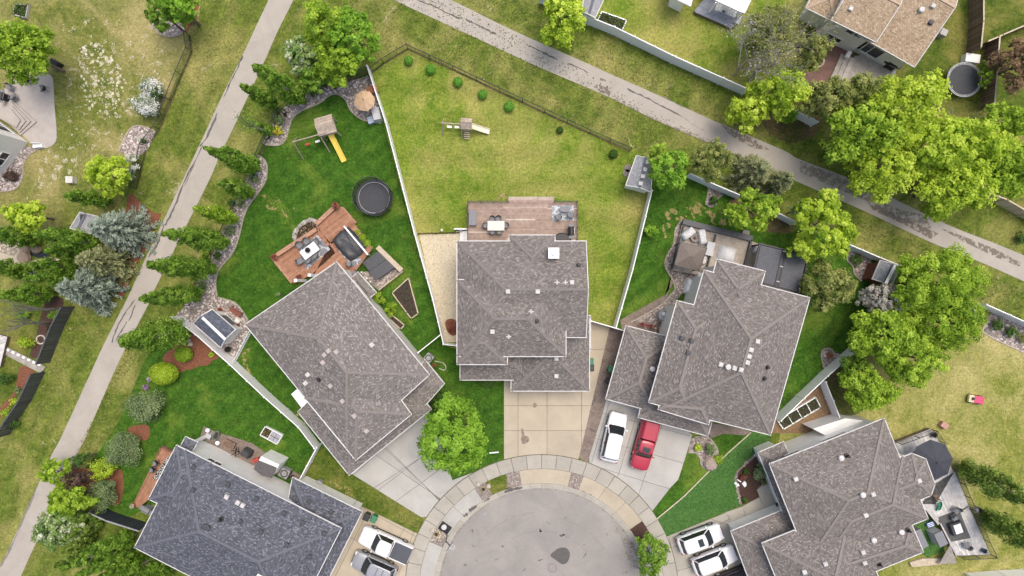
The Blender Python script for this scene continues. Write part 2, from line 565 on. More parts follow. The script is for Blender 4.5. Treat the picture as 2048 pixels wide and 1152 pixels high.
M_WOOD = tinted('cedar_boards', [(0.22, 0.105, 0.06), (0.34, 0.17, 0.10), (0.42, 0.23, 0.15), (0.52, 0.34, 0.24)], 0.8, 0, 2.5)
M_DECKM = tinted('mauve_boards', [(0.26, 0.19, 0.15), (0.34, 0.255, 0.205), (0.385, 0.295, 0.245), (0.55, 0.48, 0.42)], 0.8, 0, 2.5)
M_DECKG = tinted('grey_boards', [(0.36, 0.345, 0.325), (0.54, 0.525, 0.50), (0.64, 0.625, 0.60), (0.78, 0.77, 0.75)], 0.85, 0, 2.5)
M_DECKT = tinted('taupe_boards', [(0.31, 0.265, 0.215), (0.39, 0.34, 0.28), (0.42, 0.37, 0.305), (0.47, 0.42, 0.36)], 0.8, 0, 2.5)
M_DECKB = tinted('blue_grey_boards', [(0.22, 0.24, 0.285), (0.27, 0.29, 0.34), (0.30, 0.32, 0.37)], 0.8, 0, 2.5)
M_DECKO = tinted('old_boards', [(0.30, 0.275, 0.245), (0.38, 0.35, 0.31), (0.45, 0.42, 0.38)], 0.85, 0, 2.5)
M_FWOOD = plain('brown_fence_wood', (0.20, 0.135, 0.095), 0.85, 0.25, 3, rand=0.3)
M_TIMB = plain('pale_timber', (0.55, 0.46, 0.34), 0.85, 0.15, 4, rand=0.12)
M_WPLAY = plain('weathered_play_wood', (0.46, 0.375, 0.30), 0.85, 0.18, 4, rand=0.15)
M_TRUNK = plain('tree_bark', (0.16, 0.13, 0.105), 0.95, 0.25, 6, bmp=0.6)
M_TRUNKG = plain('grey_bark', (0.36, 0.33, 0.29), 0.95, 0.2, 6, bmp=0.5)
M_TERRA = plain('terracotta', (0.33, 0.13, 0.075), 0.85, 0.15, 5)
# ================================================================== the setting
def struct(name, mb, mat, kind='structure', label=None, cat=None, parent=None, tints=False):
    o = mb.build(name, mat, parent, tints=tints)
    if parent is None: tag(o, label, cat, None, kind)
    return o
def lawn(name, pts, z, mat, label=None):
    return struct(name, MB().sheet(W2(pts), z), mat, label=label, cat='lawn' if label else None)
g = MB(); g.sheet([(-900, -900), (900, -900), (900, 900), (-900, 900)], 0.0)
struct('ground', g, G_PUBLIC)
# ---- lots
LOT2 = px('735,135 621,172 560,218 525,288 514,312 491,365 418,522 372,611 352,632 500,768 640,890 610,960 700,1000 843,1034 930,968 1008,935 1008,690 890,690')
LOT1 = px('735,135 814,92 1262,298 1306,318 1300,380 1235,655 1178,660 915,700 890,690')
LOT4 = px('352,632 640,890 600,965 540,985 300,1010 250,1040 180,1005 150,960 200,900 240,840 290,720')
LOT3 = px('1306,318 1377,350 1588,446 1680,486 1810,538 1850,592 1712,690 1553,845 1350,760 1230,665 1300,380')
LOT5 = px('1850,592 1959,606 2120,690 2200,700 2200,1250 1500,1250 1560,870 1712,690')
LOTTL = px('-200,-150 420,-150 395,60 372,110 320,240 260,330 205,430 60,470 -200,480')
LOTT = px('1050,-150 1620,-150 1600,200 1485,185 1175,40')
LOTTR = px('1590,-150 2200,-150 2200,480 1960,385 1800,320 1600,225')
lawn('lawn_corner_yard', LOT2, .006, G_LUSH)
lawn('lawn_middle_yard', LOT1, .008, G_YELLOW)
lawn('lawn_blue_house', LOT4, .010, G_LUSH)
lawn('lawn_right_yard', LOT3, .012, G_LUSH)
lawn('lawn_far_right', LOT5, .007, G_TAN)
lawn('lawn_top_left', LOTTL, .009, G_DRY)
lawn('lawn_top', LOTT, .011, G_YELLOW)
lawn('lawn_top_right', LOTTR, .005, G_MIX)
lawn('lawn_front_strip', px('640,890 612,925 600,960 843,1062 846,1034 700,948'), .012, G_MIX)
lawn('lawn_left_edge', px('-200,560 150,600 60,750 -20,900 -200,950'), .006, G_MIX)
# greener patch in the middle yard, shaded strip of longer grass beside the fence of the right yard
# ---- paths
PL_L = px('680,-300 584,-100 537,0 509,60 486,109 444,193 402,284 352,389 300,498 256,594 208,689 167,778 120,880 104,909 62,1003 23,1086 -60,1270')
PL_R = px('730,-300 634,-100 587,0 556,62 528,125 499,187 462,266 442,306 418,362 365,467 309,580 300,603 242,715 198,814 169,880 159,899 115,993 42,1152 -10,1270')
P2_L = px('400,-190 650,-65 800,6 967,83 1086,138 1220,195 1304,237 1419,286 1600,366 1730,423 1860,484 1936,514 2048,563 2400,725')
P2_U = px('510,-190 760,-65 902,0 1024,60 1170,125 1220,148 1304,185 1424,240 1565,300 1600,319 1725,368 1894,449 2048,511 2400,670')
path1 = struct('path', MB().sheet(W2(cr(PL_L, 4, False) + cr(PL_R, 4, False)[::-1]), .022), M_PATH)
path2 = struct('path', MB().sheet(W2(cr(P2_L, 4, False) + cr(P2_U, 4, False)[::-1]), .026), M_PATH)
M_CRACK = plain('crack_filler', (0.13, 0.12, 0.113), 0.85, 0.25, 3, coord='pos')
M_CRACK2 = plain('crack_grey', (0.23, 0.21, 0.19), 0.9, 0.2, 3, coord='pos')
def crack(pts, w, parent, z=.03, mat=None, jit=0.05, name='crack'):
    pts = cr(pts, 6, False)
    L = W2(pts)
    a = []; b = []
    for i, p in enumerate(L):
        t = (L[min(i + 1, len(L) - 1)] - L[max(i - 1, 0)]).normalized()
        n = Vector((-t.y, t.x))
        c = p + n * random.uniform(-jit, jit)
        ww = w * random.uniform(0.25, 1.0) * (0.3 if i in (0, len(L) - 1) else 1)
        a.append(c + n * ww / 2); b.append(c - n * ww / 2)
    m = MB()
    for i in range(len(a) - 1):
        m.add([(a[i].x, a[i].y, z), (a[i + 1].x, a[i + 1].y, z), (b[i + 1].x, b[i + 1].y, z), (b[i].x, b[i].y, z)], [(3, 2, 1, 0)])
    return m.build(name, mat or M_CRACK, parent)
crack(q('B', '330,425 270,560 180,750'), .22, path1)
crack(q('B', '135,870 60,1040 0,1130'), .25, path1)
crack(q('F', '1560,0 1430,260 1330,500 1270,620'), .22, path1)
crack(q('F', '1265,610 1210,760 1140,860'), .28, path1)
crack(q('F', '1500,150 1410,320'), .08, path1)
crack(q('K', '1040,70 960,180 900,290 860,410'), .16, path1)
crack(q('K', '1040,110 990,240'), .14, path1)
crack(q('K', '975,240 930,320 885,400'), .16, path1)
crack(q('Q', '290,460 180,720 60,980 0,1080'), .3, path1, mat=M_CRACK2)
crack(q('C', '130,0 260,50 350,95 480,150'), .2, path2)
crack(q('C', '500,150 640,215 740,265'), .28, path2)
crack(q('C', '210,0 365,55'), .1, path2, mat=M_CRACK2)
crack(q('C', '985,350 1080,395 1210,460'), .2, path2)
crack(q('C', '870,275 850,330 815,375'), .05, path2)
crack(q('C', '1290,485 1370,520 1450,560'), .18, path2)
crack(q('D', '205,680 370,760 480,820 640,900'), .24, path2)
crack(q('D', '640,900 720,960 800,1000'), .08, path2, mat=M_CRACK2)
crack(q('D', '490,740 560,780 640,830'), .1, path2, mat=M_CRACK2)
def flakes(name, polys, n, mat, parent, z=.034, s=(0.03, 0.11), cl=None):
    Vs = []; T = []
    for pl in polys:
        X, Y = scatter(W2(pl), n)
        if cl:
            k = np.array([noise.fractal(Vector((x * cl[0], y * cl[0], 3.0)), .8, 2.1, 4) > cl[1] + random.uniform(-.12, .12) for x, y in zip(X, Y)], bool)
            X, Y = X[k], Y[k]
        m = len(X)
        if not m: continue
        a = rng.uniform(0, 6.28, m); sz = rng.uniform(s[0], s[1], m); asp = rng.uniform(0.5, 1, m)
        zz = np.full(m, z) + rng.uniform(0, .004, m)
        vv = np.zeros((m, 4, 3))
        for k in range(4):
            an = a + k * math.pi / 2
            rr = sz * np.where(k % 2, asp, 1) * rng.uniform(.6, 1.2, m)
            vv[:, k, 0] = X + np.cos(an) * rr; vv[:, k, 1] = Y + np.sin(an) * rr; vv[:, k, 2] = zz
        Vs.append(vv.reshape(-1, 3)); T.append(rng.uniform(0, 1, m))
    o = put(name, npmesh(name, np.concatenate(Vs), 4, np.concatenate(T), mat, (0, 0, 0)), parent)
    o['kind'] = 'stuff'
    return o
M_LITTER = tinted('leaf_litter', [(0.11, 0.09, 0.074), (0.19, 0.16, 0.133), (0.27, 0.235, 0.198)], 0.95)
flakes('leaf_litter', [q('C', '1490,650 1560,660 1613,700 1613,745 1530,700'), q('D', '95,730 150,760 300,840 480,930 640,1000 760,1040 860,1085 830,1105 700,1050 520,970 380,905 240,835 100,755'),
                       q('D', '930,960 1100,1030 1200,1080 1300,1152 1180,1140 1000,1040'),
                       q('D', '0,600 90,635 0,615')], 26000, M_LITTER, path2, s=(.015, .05), cl=(2.6, -.02))
flakes('leaf_litter', [q('J', '0,125 470,300 620,430 780,500 960,540 1010,650 900,600 700,520 440,400 200,300 0,210'),
                       q('J', '520,440 800,560 1060,680 1000,720 820,620 560,500'), q('J', '1080,640 1300,720 1500,800 1720,920 1680,930 1500,860 1250,740')], 60000, M_LITTER, path2, s=(.015, .055), cl=(2.2, -.12))
# ---- cul-de-sac
CC = P(1083, 1182); CCx, CCy = CC.x, CC.y
RA, RG, RB, RS = 206 / PPM, 216 / PPM, 245 / PPM, 273 / PPM
def arc(r, a0, a1, n=24):
    return [Vector((CCx + r * math.cos(R(a0 + (a1 - a0) * i / n)), CCy + r * math.sin(R(a0 + (a1 - a0) * i / n)))) for i in range(n + 1)]
def sector(r0, r1, a0, a1, n=None):
    n = n or max(2, int(abs(a1 - a0) / 2.5))
    return arc(r0, a0, a1, n) + arc(r1, a1, a0, n)
road = struct('road', MB().sheet(arc(RA + .05, -30, 210, 90) + [Vector((CCx - 5, CCy - 60)), Vector((CCx + 5, CCy - 60))], .030), M_ROAD)
for s in ('1050,1080 1000,1130 930,1152', '1210,560 1290,570 1300,560'):
    pass
crack(q('U', '940,1110 970,1090'), .15, road, .036)
crack(q('U', '1060,1035 1100,1020'), .16, road, .036)
crack(q('U', '1405,1010 1430,975'), .2, road, .036)
M_PATCH = plain('dark_patch', (0.105, 0.098, 0.092), 0.8, 0.12, 4, coord='pos')
MB().sheet(W2(cr(q('U', '1155,995 1185,960 1225,935 1280,938 1305,985 1285,1045 1245,1060 1200,1030'))), .036).build('asphalt_patch', M_PATCH, road)
M_WET = plain('damp_stain', (0.30, 0.285, 0.27), 0.8, 0.15, 3, coord='pos')
MB().sheet(W2(cr(q('U', '610,690 630,660 665,662 655,690 625,698'))), .036).build('stain', M_WET, road)
o = thing('manhole_cover', 'round iron manhole cover set in the cul-de-sac asphalt', 'manhole', P(*q('U', '1170,1090')[0], .03))
c = P(*q('U', '1170,1090')[0], .03)
MB().ring(c, .40, .52, .031, .045, 28).build('frame', plain('iron', (0.24, 0.22, 0.21), 0.7, 0.15, 8), o)
MB().lathe([(.395, 0), (.395, .01)], 28, c).build('lid', plain('iron_lid', (0.30, 0.265, 0.25), 0.7, 0.2, 14, bmp=0.6), o)
# curb, boulevard strip and sidewalk, slab by slab
joint = struct('boulevard', MB().sheet(arc(RA, -30, 210, 90) + arc(RS + .02, 210, -30, 90), .012), M_JOINT)
def slabs_from(polys, z0, z1, mat, parent, name='slab'):
    for pl in polys:
        if len(pl) < 3 or abs(area(pl)) < .05: continue
        MB().prism(pl, z0, z1, bottom=False).build(name, mat, parent)
def ring_slabs(r0, r1, a0, a1, step, z1, mat, parent, name):
    n = max(1, round(abs(a1 - a0) / step))
    for i in range(n):
        b0 = a0 + (a1 - a0) * i / n; b1 = a0 + (a1 - a0) * (i + 1) / n
        e = 0.10
        slabs_from([sector(r0 + .025, r1 - .025, b0 + e, b1 - e)], .013, z1, mat, parent, name)
walk = struct('sidewalk', MB().sheet(sector(RB - .01, RS + .015, -30, 210, 90), .016), M_JOINT)
ring_slabs(RB, RS, -20, 200, 6.4, .12, M_WALK, walk, 'slab')
curb = struct('curb', MB().sheet(sector(RA, RG, -30, 210, 90), .034), M_JOINT)
for i in range(36):
    a0 = -20 + i * 220 / 36; a1 = a0 + 220 / 36
    m = MB()
    for z0, r0, r1, z1 in ((.02, RA + .004, RA + .26, .045), (.02, RA + .262, RG - .004, .11)):
        m.prism(sector(r0, r1, a0 + .05, a1 - .05), z0, z1)
    m.build('kerb_stone', M_WALK, curb)
def strip(a0, a1, mat, name, z=.10, n=1):
    if n == 1:
        o = MB().prism(sector(RG + .012, RB - .012, a0, a1), .013, z).build(name, mat, joint)
        return o
    for i in range(n):
        b0 = a0 + (a1 - a0) * i / n; b1 = a0 + (a1 - a0) * (i + 1) / n
        MB().prism(sector(RG + .012, RB - .012, b0 + .06, b1 - .06), .013, z).build(name, mat, joint)
strip(76, 100.5, M_BEIGE, 'apron')
strip(100.5, 107, M_BEDBASE, 'rock_patch', .08)
strip(107, 117, G_MIX, 'grass_patch', .09)
strip(117, 123, M_BEDBASE, 'gravel_patch', .08)
strip(123, 149, M_GREYC, 'apron', .1, 2)
strip(149, 156, M_BEDBASE, 'gravel_patch', .08)
strip(156, 200, M_GREYC, 'apron', .1, 2)
strip(70, 76, M_BEDBASE, 'rock_patch', .08)
strip(35, 70, M_BEIGE, 'apron', .1, 3)
strip(26, 35, M_BARKD, 'mulch_patch', .09)
strip(-20, 26, M_WALK, 'apron', .1, 3)
crack(q('U', '530,650 590,610'), .5, curb, .118, M_CRACK, .02, 'stain')
crack(q('U', '490,690 520,670'), .55, curb, .118, M_CRACK, .02, 'stain')
crack(q('U', '640,580 690,550'), .3, curb, .118, M_CRACK, .02, 'stain')
crack(q('U', '800,505 860,485 940,470'), .4, curb, .118, M_CRACK, .02, 'stain')
crack(q('U', '1390,500 1450,530 1500,560'), .4, joint, .108, M_CRACK, .04, 'stain')
flakes('leaf_litter', [q('V', '80,690 150,760 220,880 290,900 230,1050 290,1110 240,1060 180,930 100,760'), q('V', '160,850 280,900 300,1100 230,1090')], 500, M_LITTER, road, .05, (.03, .09))
# ---- driveways: split along their joints into slabs
def split(polys, lines):
    for (a, b) in lines:
        t = (b - a).normalized(); n = Vector((-t.y, t.x)); c = n.dot(a)
        new = []
        for p in polys:
            for s in (1, -1):
                r = clip(p, n * s, c * s - .02)
                if len(r) >= 3 and abs(area(r)) > .04: new.append(r)
        polys = new
    return polys
def driveway(name, poly, lines, mat, z=.075):
    base = struct(name, MB().sheet(W2(poly), .018), M_JOINT)
    L = [tuple(Vector(p) for p in W2(l)) for l in lines]
    slabs_from(split([W2(poly)], L), .019, z, mat, base)
    return base
def arcpx(r, a0, a1, n=10):
    return [(1083 + r * math.cos(R(a0 + (a1 - a0) * i / n)), 1182 - r * math.sin(R(a0 + (a1 - a0) * i / n))) for i in range(n + 1)]
d1 = driveway('driveway', px('1008,700 1008,918') + arcpx(274, 105, 74.4) + px('1166,880 1219,655 1178,640 1100,680'),
         [px('1036,700 1036,930'), px('1094,700 1094,930'), px('1163,600 1163,930'), px('1000,811 1230,811'), px('1000,861 1230,861'), px('1000,699 1230,699')], M_BEIGE)
M_OIL = plain('oil_stain', (0.25, 0.205, 0.155), 0.85, 0.2, 3, coord='pos')
MB().sheet(W2(cr(q('M', '1020,880 1030,865 1045,870 1048,895 1030,903 1020,895'))), .08).build('oil_stain', M_OIL, d1)
MB().sheet(W2(cr(q('M', '930,1070 945,1065 960,1120 985,1130 990,1160 950,1180 930,1150 935,1110'))), .081).build('oil_stain', M_OIL, d1)
MB().sheet(W2(cr(q('U', '935,30 950,25 955,70 985,80 985,110 960,135 935,130 945,90'))), .0825).build('oil_stain', M_OIL, d1)
driveway('driveway', px('700,945 843,1034') + arcpx(274, 147, 120) + px('905,960 858,822 800,840'),
         [px('745,905 900,1010'), px('775,860 760,890'), q('S', '1200,360 1480,610'), q('S', '1430,155 1613,345') , q('S', '1400,470 1613,310'), q('S', '1530,560 1613,500'), q('U', '0,270 290,550'), q('U', '0,540 150,420')][:1] +
         [q('S', '1230,330 1560,30'), q('S', '1400,470 1613,305'), q('U', '0,345 100,280'), q('U', '0,553 220,395'), q('U', '50,325 290,550'), q('S', '1430,160 1613,345')], M_GREYC)
driveway('driveway', px('1213,795 1205,827 1178,915') + arcpx(274, 69.6, 36) + px('1341,974 1356,959 1367,925 1384,870 1300,790'),
         [q('V', '120,440 300,-150'), q('V', '290,540 520,-140'), q('V', '0,320 600,500'), q('V', '180,155 660,290'), q('N', '0,940 1000,1200'), q('V', '-100,400 60,-150')], M_GREYC)
driveway('driveway', px('706,1004 829,1064') + arcpx(274, 155, 185, 6) + px('640,1210 640,1100'),
         [q('S', '1200,600 1700,870'), q('S', '1170,860 1560,1060'), q('S', '1560,1040 1520,1152'), q('S', '1300,640 1040,1152'), q('S', '1600,720 1380,1152')], M_BEIGE)
driveway('driveway', px('1333,1073 1486,1011 1560,1000 1560,1200 1345,1200') + arcpx(274, -5, 23, 6),
         [q('V', '560,930 900,760'), q('V', '600,1110 800,1050 '), q('V', '860,715 1010,770'), q('V', '1010,770 1140,1130'), q('V', '580,1090 540,900')], M_WALK)
# front walk and step of the lower right house
w5 = driveway('front_walk', q('V', '960,660 1080,620 1220,545 1200,490 1240,455 1310,440 1400,640 1040,760'), [q('V', '1080,600 1130,720'), q('V', '1220,540 1265,660'), q('V', '955,650 1000,790')], M_WALK, .13)
pv = struct('paver_strip', MB().sheet(W2(px('1219,655 1248,661 1262,655 1240,760 1212,799 1205,827 1176,926 1157,914')), .02), M_PAVER)
crack(q('M', '1510,700 1520,690'), .3, pv, .03); crack(q('M', '1465,900 1475,870 1500,830'), .3, pv, .03, M_CRACK, .1)
crack(q('M', '1450,1060 1500,1090'), .35, pv, .03, M_CRACK, .1); crack(q('U', '1410,180 1440,200'), .3, pv, .03, M_CRACK, .1)
struct('paver_path', MB().sheet(W2(px('1240,640 1330,590 1352,560 1345,540 1330,620 1340,680 1245,665')), .021), M_PAVER)
# ---- front lawns on the right
lawn('lawn_front_right', q('V', '400,640 600,410 660,200 700,80 1000,0 1300,60 1200,150 440,720'), .02, G_LUSH)
turf = lawn('lawn_turf', q('V', '1160,50 1300,60 1310,150 1210,210 1040,350 1030,420 1085,610 960,660 510,850 440,715'), .024, G_TURF)
m = MB()
for a, b in zip(q('V', '435,715 640,545 840,345 990,200')[:-1], q('V', '435,715 640,545 840,345 990,200 1160,50')[1:]):
    m.bar(P(*a, .05), P(*b, .05), .1, .06)
m.bar(P(*q('V', '990,200')[0], .05), P(*q('V', '1160,50')[0], .05), .1, .06)
m.build('edging', M_TIMB, turf)
# ---- planting beds: base sheet, edging and loose stones
def stones(name, poly, per_m2, s, mat, parent, z=.03, flat=.6):
    A = abs(area(poly))
    xs = [p[0] for p in poly]; ys = [p[1] for p in poly]
    bb = (max(xs) - min(xs)) * (max(ys) - min(ys))
    X, Y = scatter(poly, int(per_m2 * bb))
    n = len(X)
    if n == 0: return
    tv = np.array([(1, 0, 0), (0, 1, 0), (-1, 0, 0), (0, -1, 0), (.0, .0, 1)], float)
    sz = rng.uniform(s[0], s[1], n)
    a = rng.uniform(0, 6.28, n)
    v = tv[None] * rng.uniform(.6, 1.2, (n, 5, 3))
    v[:, :, :2] *= (sz * rng.uniform(.7, 1.3, n))[:, None, None]
    v[:, :, 2] *= (sz * flat)[:, None]
    ca, sa = np.cos(a)[:, None], np.sin(a)[:, None]
    x = v[:, :, 0] * ca - v[:, :, 1] * sa + X[:, None]
    y = v[:, :, 0] * sa + v[:, :, 1] * ca + Y[:, None]
    zz = v[:, :, 2] + z
    V = np.stack([x, y, zz], -1)
    idx = np.array([[0, 1, 4], [1, 2, 4], [2, 3, 4], [3, 0, 4]])
    T = np.repeat(rng.uniform(0, 1, n), 4)
    me = npmesh(name, V[:, idx].reshape(-1, 3), 3, T, mat, (0, 0, 0))
    o = put(name, me, parent)
    o['kind'] = 'stuff'
    return o
def edging(pts, parent, w=.14, h=.09, mat=None, closed=False):
    L = [P(x, y, h / 2) for x, y in pts]
    if closed: L.append(L[0])
    m = MB()
    for a, b in zip(L[:-1], L[1:]):
        d = (b - a).normalized() * .02
        m.bar(a - d, b + d, w, h)
    return m.build('edging', mat or M_EDGE, parent)
def bed(pts, z, base, rocks=None, per=30, s=(.07, .17), edge=None, name='rock_bed', smooth=True):
    pl = cr(pts, 4) if smooth else pts
    w = W2(pl)
    o = struct(name, MB().sheet(w, z), base)
    if rocks: stones('stones', w, per, s, rocks, o, z)
    if edge: edging(edge, o)
    return o
E1 = q('B', '1390,945 1250,920 1160,850 1120,770 1060,725 1000,730 900,800 780,850 710,910 680,1000 650,1080 600,1115 500,1110')
bed(px('762,245 742,150 690,165 640,178 606,185 560,224 525,288') + cr(E1, 4, False)[::-1], .03, M_BEDBASE, M_ROCKP, 34, edge=cr(E1, 4, False), smooth=False)
E2 = q('G', '445,80 490,110 515,170 500,280 430,390 370,470 330,570 300,700 250,830 150,950 120,1050 130,1152') + q('L', '150,60 270,100 350,200 372,250')
bed(cr(E2, 4, False) + px('497,660 470,722 440,700 352,632 372,611 418,522 491,365'), .03, M_BEDBASE, M_ROCKP, 34, edge=cr(E2, 4, False), smooth=False)
bed(q('H', '150,690 475,680 475,735 440,745') + q('M', '440,0 440,400 345,400 240,0'), .03, M_PEA, M_PEAR, 60, (.03, .07), name='gravel_yard', smooth=False)
bed(q('I', '840,330 825,400 815,450 855,475 890,455 905,400 945,380'), .03, M_BEDBASE, M_ROCKB, 34, edge=cr(q('I', '835,330 825,400 815,450 855,475 890,455 905,410 945,385'), 4, False))
EB = q('I', '625,580 580,650 565,760 510,860 505,940 560,1040 575,1110 540,1152') + q('N', '500,90 430,140 330,200 240,245')
bed(cr(EB, 4, False) + q('N', '430,330 600,60') + q('I', '760,1000 640,700'), .032, M_BEDBASE, M_ROCKB, 34, edge=cr(EB, 4, False), smooth=False)
bed(q('J', '375,805 360,880 400,930 420,990 470,1045 500,1000 560,900'), .03, M_BEDBASE, M_ROCKB, 34, edge=cr(q('J', '375,805 360,880 405,930 420,990 470,1045'), 4, False))
bed(q('O', '320,500 270,490 240,455 195,450 165,480 170,540 190,605'), .03, M_BEDBASE, M_ROCKB, 34, edge=cr(q('O', '320,500 270,490 240,455 195,450 165,480 170,540 190,605'), 4, False))
bed(q('O', '1470,170 1430,220 1400,320 1500,380 1720,480 1760,300'), .03, M_BEDBASE, M_ROCKP, 34, smooth=False, edge=q('O', '1430,220 1400,320 1500,380 1720,480'))
bed(q('V', '700,100 680,200 740,210 770,250 780,300 820,330 880,310 890,250 910,200 880,140 850,100 830,70'), .034, M_BEDBASE, M_ROCKB, 34, edge=cr(q('V', '680,200 740,210 770,250 780,300 820,330 880,310 905,200 880,140 850,100'), 4, False))
bed(q('V', '830,75 860,90 950,60 1100,70 1150,40 850,-20'), .034, M_PAVER)
bed(q('A', '920,1152 990,1010 1060,965 1190,1010 1130,1152 1060,1200') + q('F', '1060,100 940,60'), .03, M_BEDBASE, M_ROCKP, 40, edge=cr(q('A', '915,1160 985,1010 1060,965 1190,1005'), 4, False))
bed(q('A', '1170,180 1215,250 1290,280 1370,270 1420,220 1390,150 1300,120'), .03, M_BEDBASE, M_ROCKP, 30, edge=cr(q('A', '1165,160 1215,250 1290,280 1370,270 1420,225'), 4, False))
bed(q('F', '270,0 290,30 220,70 170,150 170,240 120,330 0,355 -60,350 -60,100'), .03, M_BEDBASE, M_ROCKP, 40, edge=cr(q('F', '290,35 225,75 180,150 175,240 120,335 0,358'), 4, False))
bed(q('U', '820,365 912,340 912,450 820,470'), .1, M_BEDBASE, M_ROCKB, 40, (.05, .1), smooth=False)
bed(q('U', '1315,372 1400,405 1370,490 1290,470'), .1, M_BEDBASE, M_ROCKB, 40, (.05, .1), smooth=False)
bed(q('U', '270,790 350,800 355,850 295,905 215,870'), .1, M_BEDBASE, M_PEAR, 40, (.05, .09), smooth=False)
bed(q('G', '1230,980 1480,940 1550,965 1370,1115 1290,1040'), .03, M_BEDBASE, M_ROCKP, 40, smooth=False)
bed(q('K', '1250,520 1330,440 1380,370 1480,330 1613,470 1613,570 1480,590 1370,640 1300,620'), .03, M_BARK, name='mulch_bed')
bed(q('L', '-60,330 140,500 100,540 0,580 -100,600'), .034, M_BARK, name='mulch_bed')
bed(q('K', '1000,1050 1140,1040 1130,1152 990,1130') + q('Q', '1100,80 1000,60'), .03, M_BARK, name='mulch_bed')
bed(q('Q', '880,330 940,350 950,470 920,590 860,600 700,560 500,430 560,330'), .03, M_BARK, name='mulch_bed')
bed(q('K', '370,60 490,80 440,220 350,420 290,520 230,500 270,400 300,260'), .03, M_BARKD, name='mulch_bed')
bed(q('K', '160,590 260,620 240,680 170,760 110,820 40,960 -40,1000 20,880 110,780'), .03, M_BARK, name='mulch_bed')
bed(q('F', '990,380 1090,450 1180,520 1240,530 1190,640 1150,760 1050,920 960,1152 900,1152 900,900 950,700'), .016, M_BARK, name='mulch_bed')
bed(q('A', '1420,30 1530,20 1500,120 1450,230 1410,230'), .03, M_BARK, name='mulch_bed')
bed(q('V', '1210,215 1290,430 1210,470 1220,550 1090,605 1045,430 1040,360'), .028, M_BARKD, name='mulch_bed', smooth=False)
bed(q('V', '1200,200 1050,345 1030,400 1070,600 1090,605 1050,410 1060,350 1210,220'), .034, M_BEDBASE, M_ROCKB, 30, smooth=False)
bed(q('N', '1300,1100 1345,990 1500,880 1613,750') + q('O', '90,740 165,710 270,960 100,1100'), .02, M_DIRT, name='dirt_corner', smooth=False)
bed(q('O', '190,640 330,580 520,640 600,820 420,960 300,980'), .014, G_DIRT, name='dirt_under_trees')
bed(q('I', '1050,400 1330,500 1490,610 1440,680 1200,640 990,500'), .014, G_DIRT, name='dirt_under_trees')
bed(q('E', '-80,560 130,600 180,800 150,1000 -60,1100 -260,1000 -300,800'), .014, G_DIRT, name='dirt_under_trees')
bed(q('J', '480,180 800,360 1100,400 1100,440 1300,300 1500,420 1300,250 700,60'), .014, G_DIRT, name='dirt_under_trees')
bed(q('E', '240,330 420,350 420,440 250,610 150,680 60,690 0,560 150,540 200,450'), .02, M_BRPAT, name='brick_patio', smooth=False)
bed(q('M', '350,240 400,220 440,250 440,330 400,350 360,310'), .07, M_BARK, name='mulch_pile')
# pale stones strewn over the top-left yard
sp = struct('yard_stones', MB().sheet(W2(q('A', '690,300 720,295 725,320 700,330')), .013), G_DRY)
flakes('pale_turf', [q('A', '480,130 1250,160 1300,700 960,900 940,1152 560,1152 500,700')], 26000, M_WROCK, sp, .018, (.02, .07), cl=(1.3, .45))
flakes('pale_turf', [q('A', '600,380 740,300 960,560 900,880 680,860 620,600')], 16000, M_WROCK, sp, .018, (.025, .09), cl=(1.7, .34))
flakes('pale_turf', [q('F', '300,60 500,0 700,60 560,200 400,350 200,420 300,200')], 12000, M_WROCK, sp, .018, (.02, .07), cl=(1.3, .3))
stones('pale_stones', W2(cr(q('A', '600,400 760,320 960,560 900,880 680,860'))), 2.5, (.06, .2), M_WROCK, sp, .01, .25)
# stone patio with corner steps, top left
pat = struct('patio', MB().prism(W2(cr(q('A', '-60,600 100,575 260,550 340,555 400,590 413,660 420,800 437,1000 430,1090 370,1135 290,1148')[1:], 4, False) + q('A', '200,1060 -60,860')), .01, .06), M_PATIO)
for k, s in enumerate(('-20,870 100,765 290,940 170,1040', '-20,880 100,790 245,935 160,1020', '-20,890 100,815 205,930 150,1000', '-20,900 90,840 160,925 130,980')):
    MB().prism(W2(q('A', s), .2 * k), .06 + .003 * k, .06 + .16 * (k + 1)).build('step', M_PATIO, pat)

M_STRAW = tinted('dry_grass_blades', [(0.12, 0.13, 0.03), (0.25, 0.21, 0.075), (0.40, 0.32, 0.15)], 0.95)
dp = struct('dry_patches', MB().sheet(W2(q('I', '700,480 740,470 760,520 720,530')), .014), G_DRY)
flakes('dry_grass', [cr(q('I', s)) for s in ('640,450 720,430 790,470 780,540 720,560 690,510', '500,520 560,490 620,530 600,570 540,600', '480,620 540,600 520,680 500,720', '820,540 960,520 1000,600 900,620', '560,560 660,540 640,580', '800,480 860,520 830,560')], 2500, M_STRAW, dp, .02, (.02, .08), cl=(1.5, .12))
for nm, t, ss in (('dry_grass', 'L', ('330,480 360,500 370,590 400,650 360,620 330,560', '345,430 385,440 375,470', '700,930 760,960 720,970')), ('dry_grass', 'G', ('500,470 560,440 620,420 600,480 550,500', '480,385 520,390 510,405', '630,500 660,520 680,565 660,560', '720,485 740,490 730,500')), ('dry_grass', 'S', ('1000,420 1130,460 1200,520 1150,550 1000,450',)), ('dry_grass', 'H', ('740,420 790,370 850,380 820,410 860,400',))):
    flakes(nm, [cr(q(t, s)) for s in ss], 900, M_STRAW, dp, .02, (.03, .09), cl=(2.0, .1))

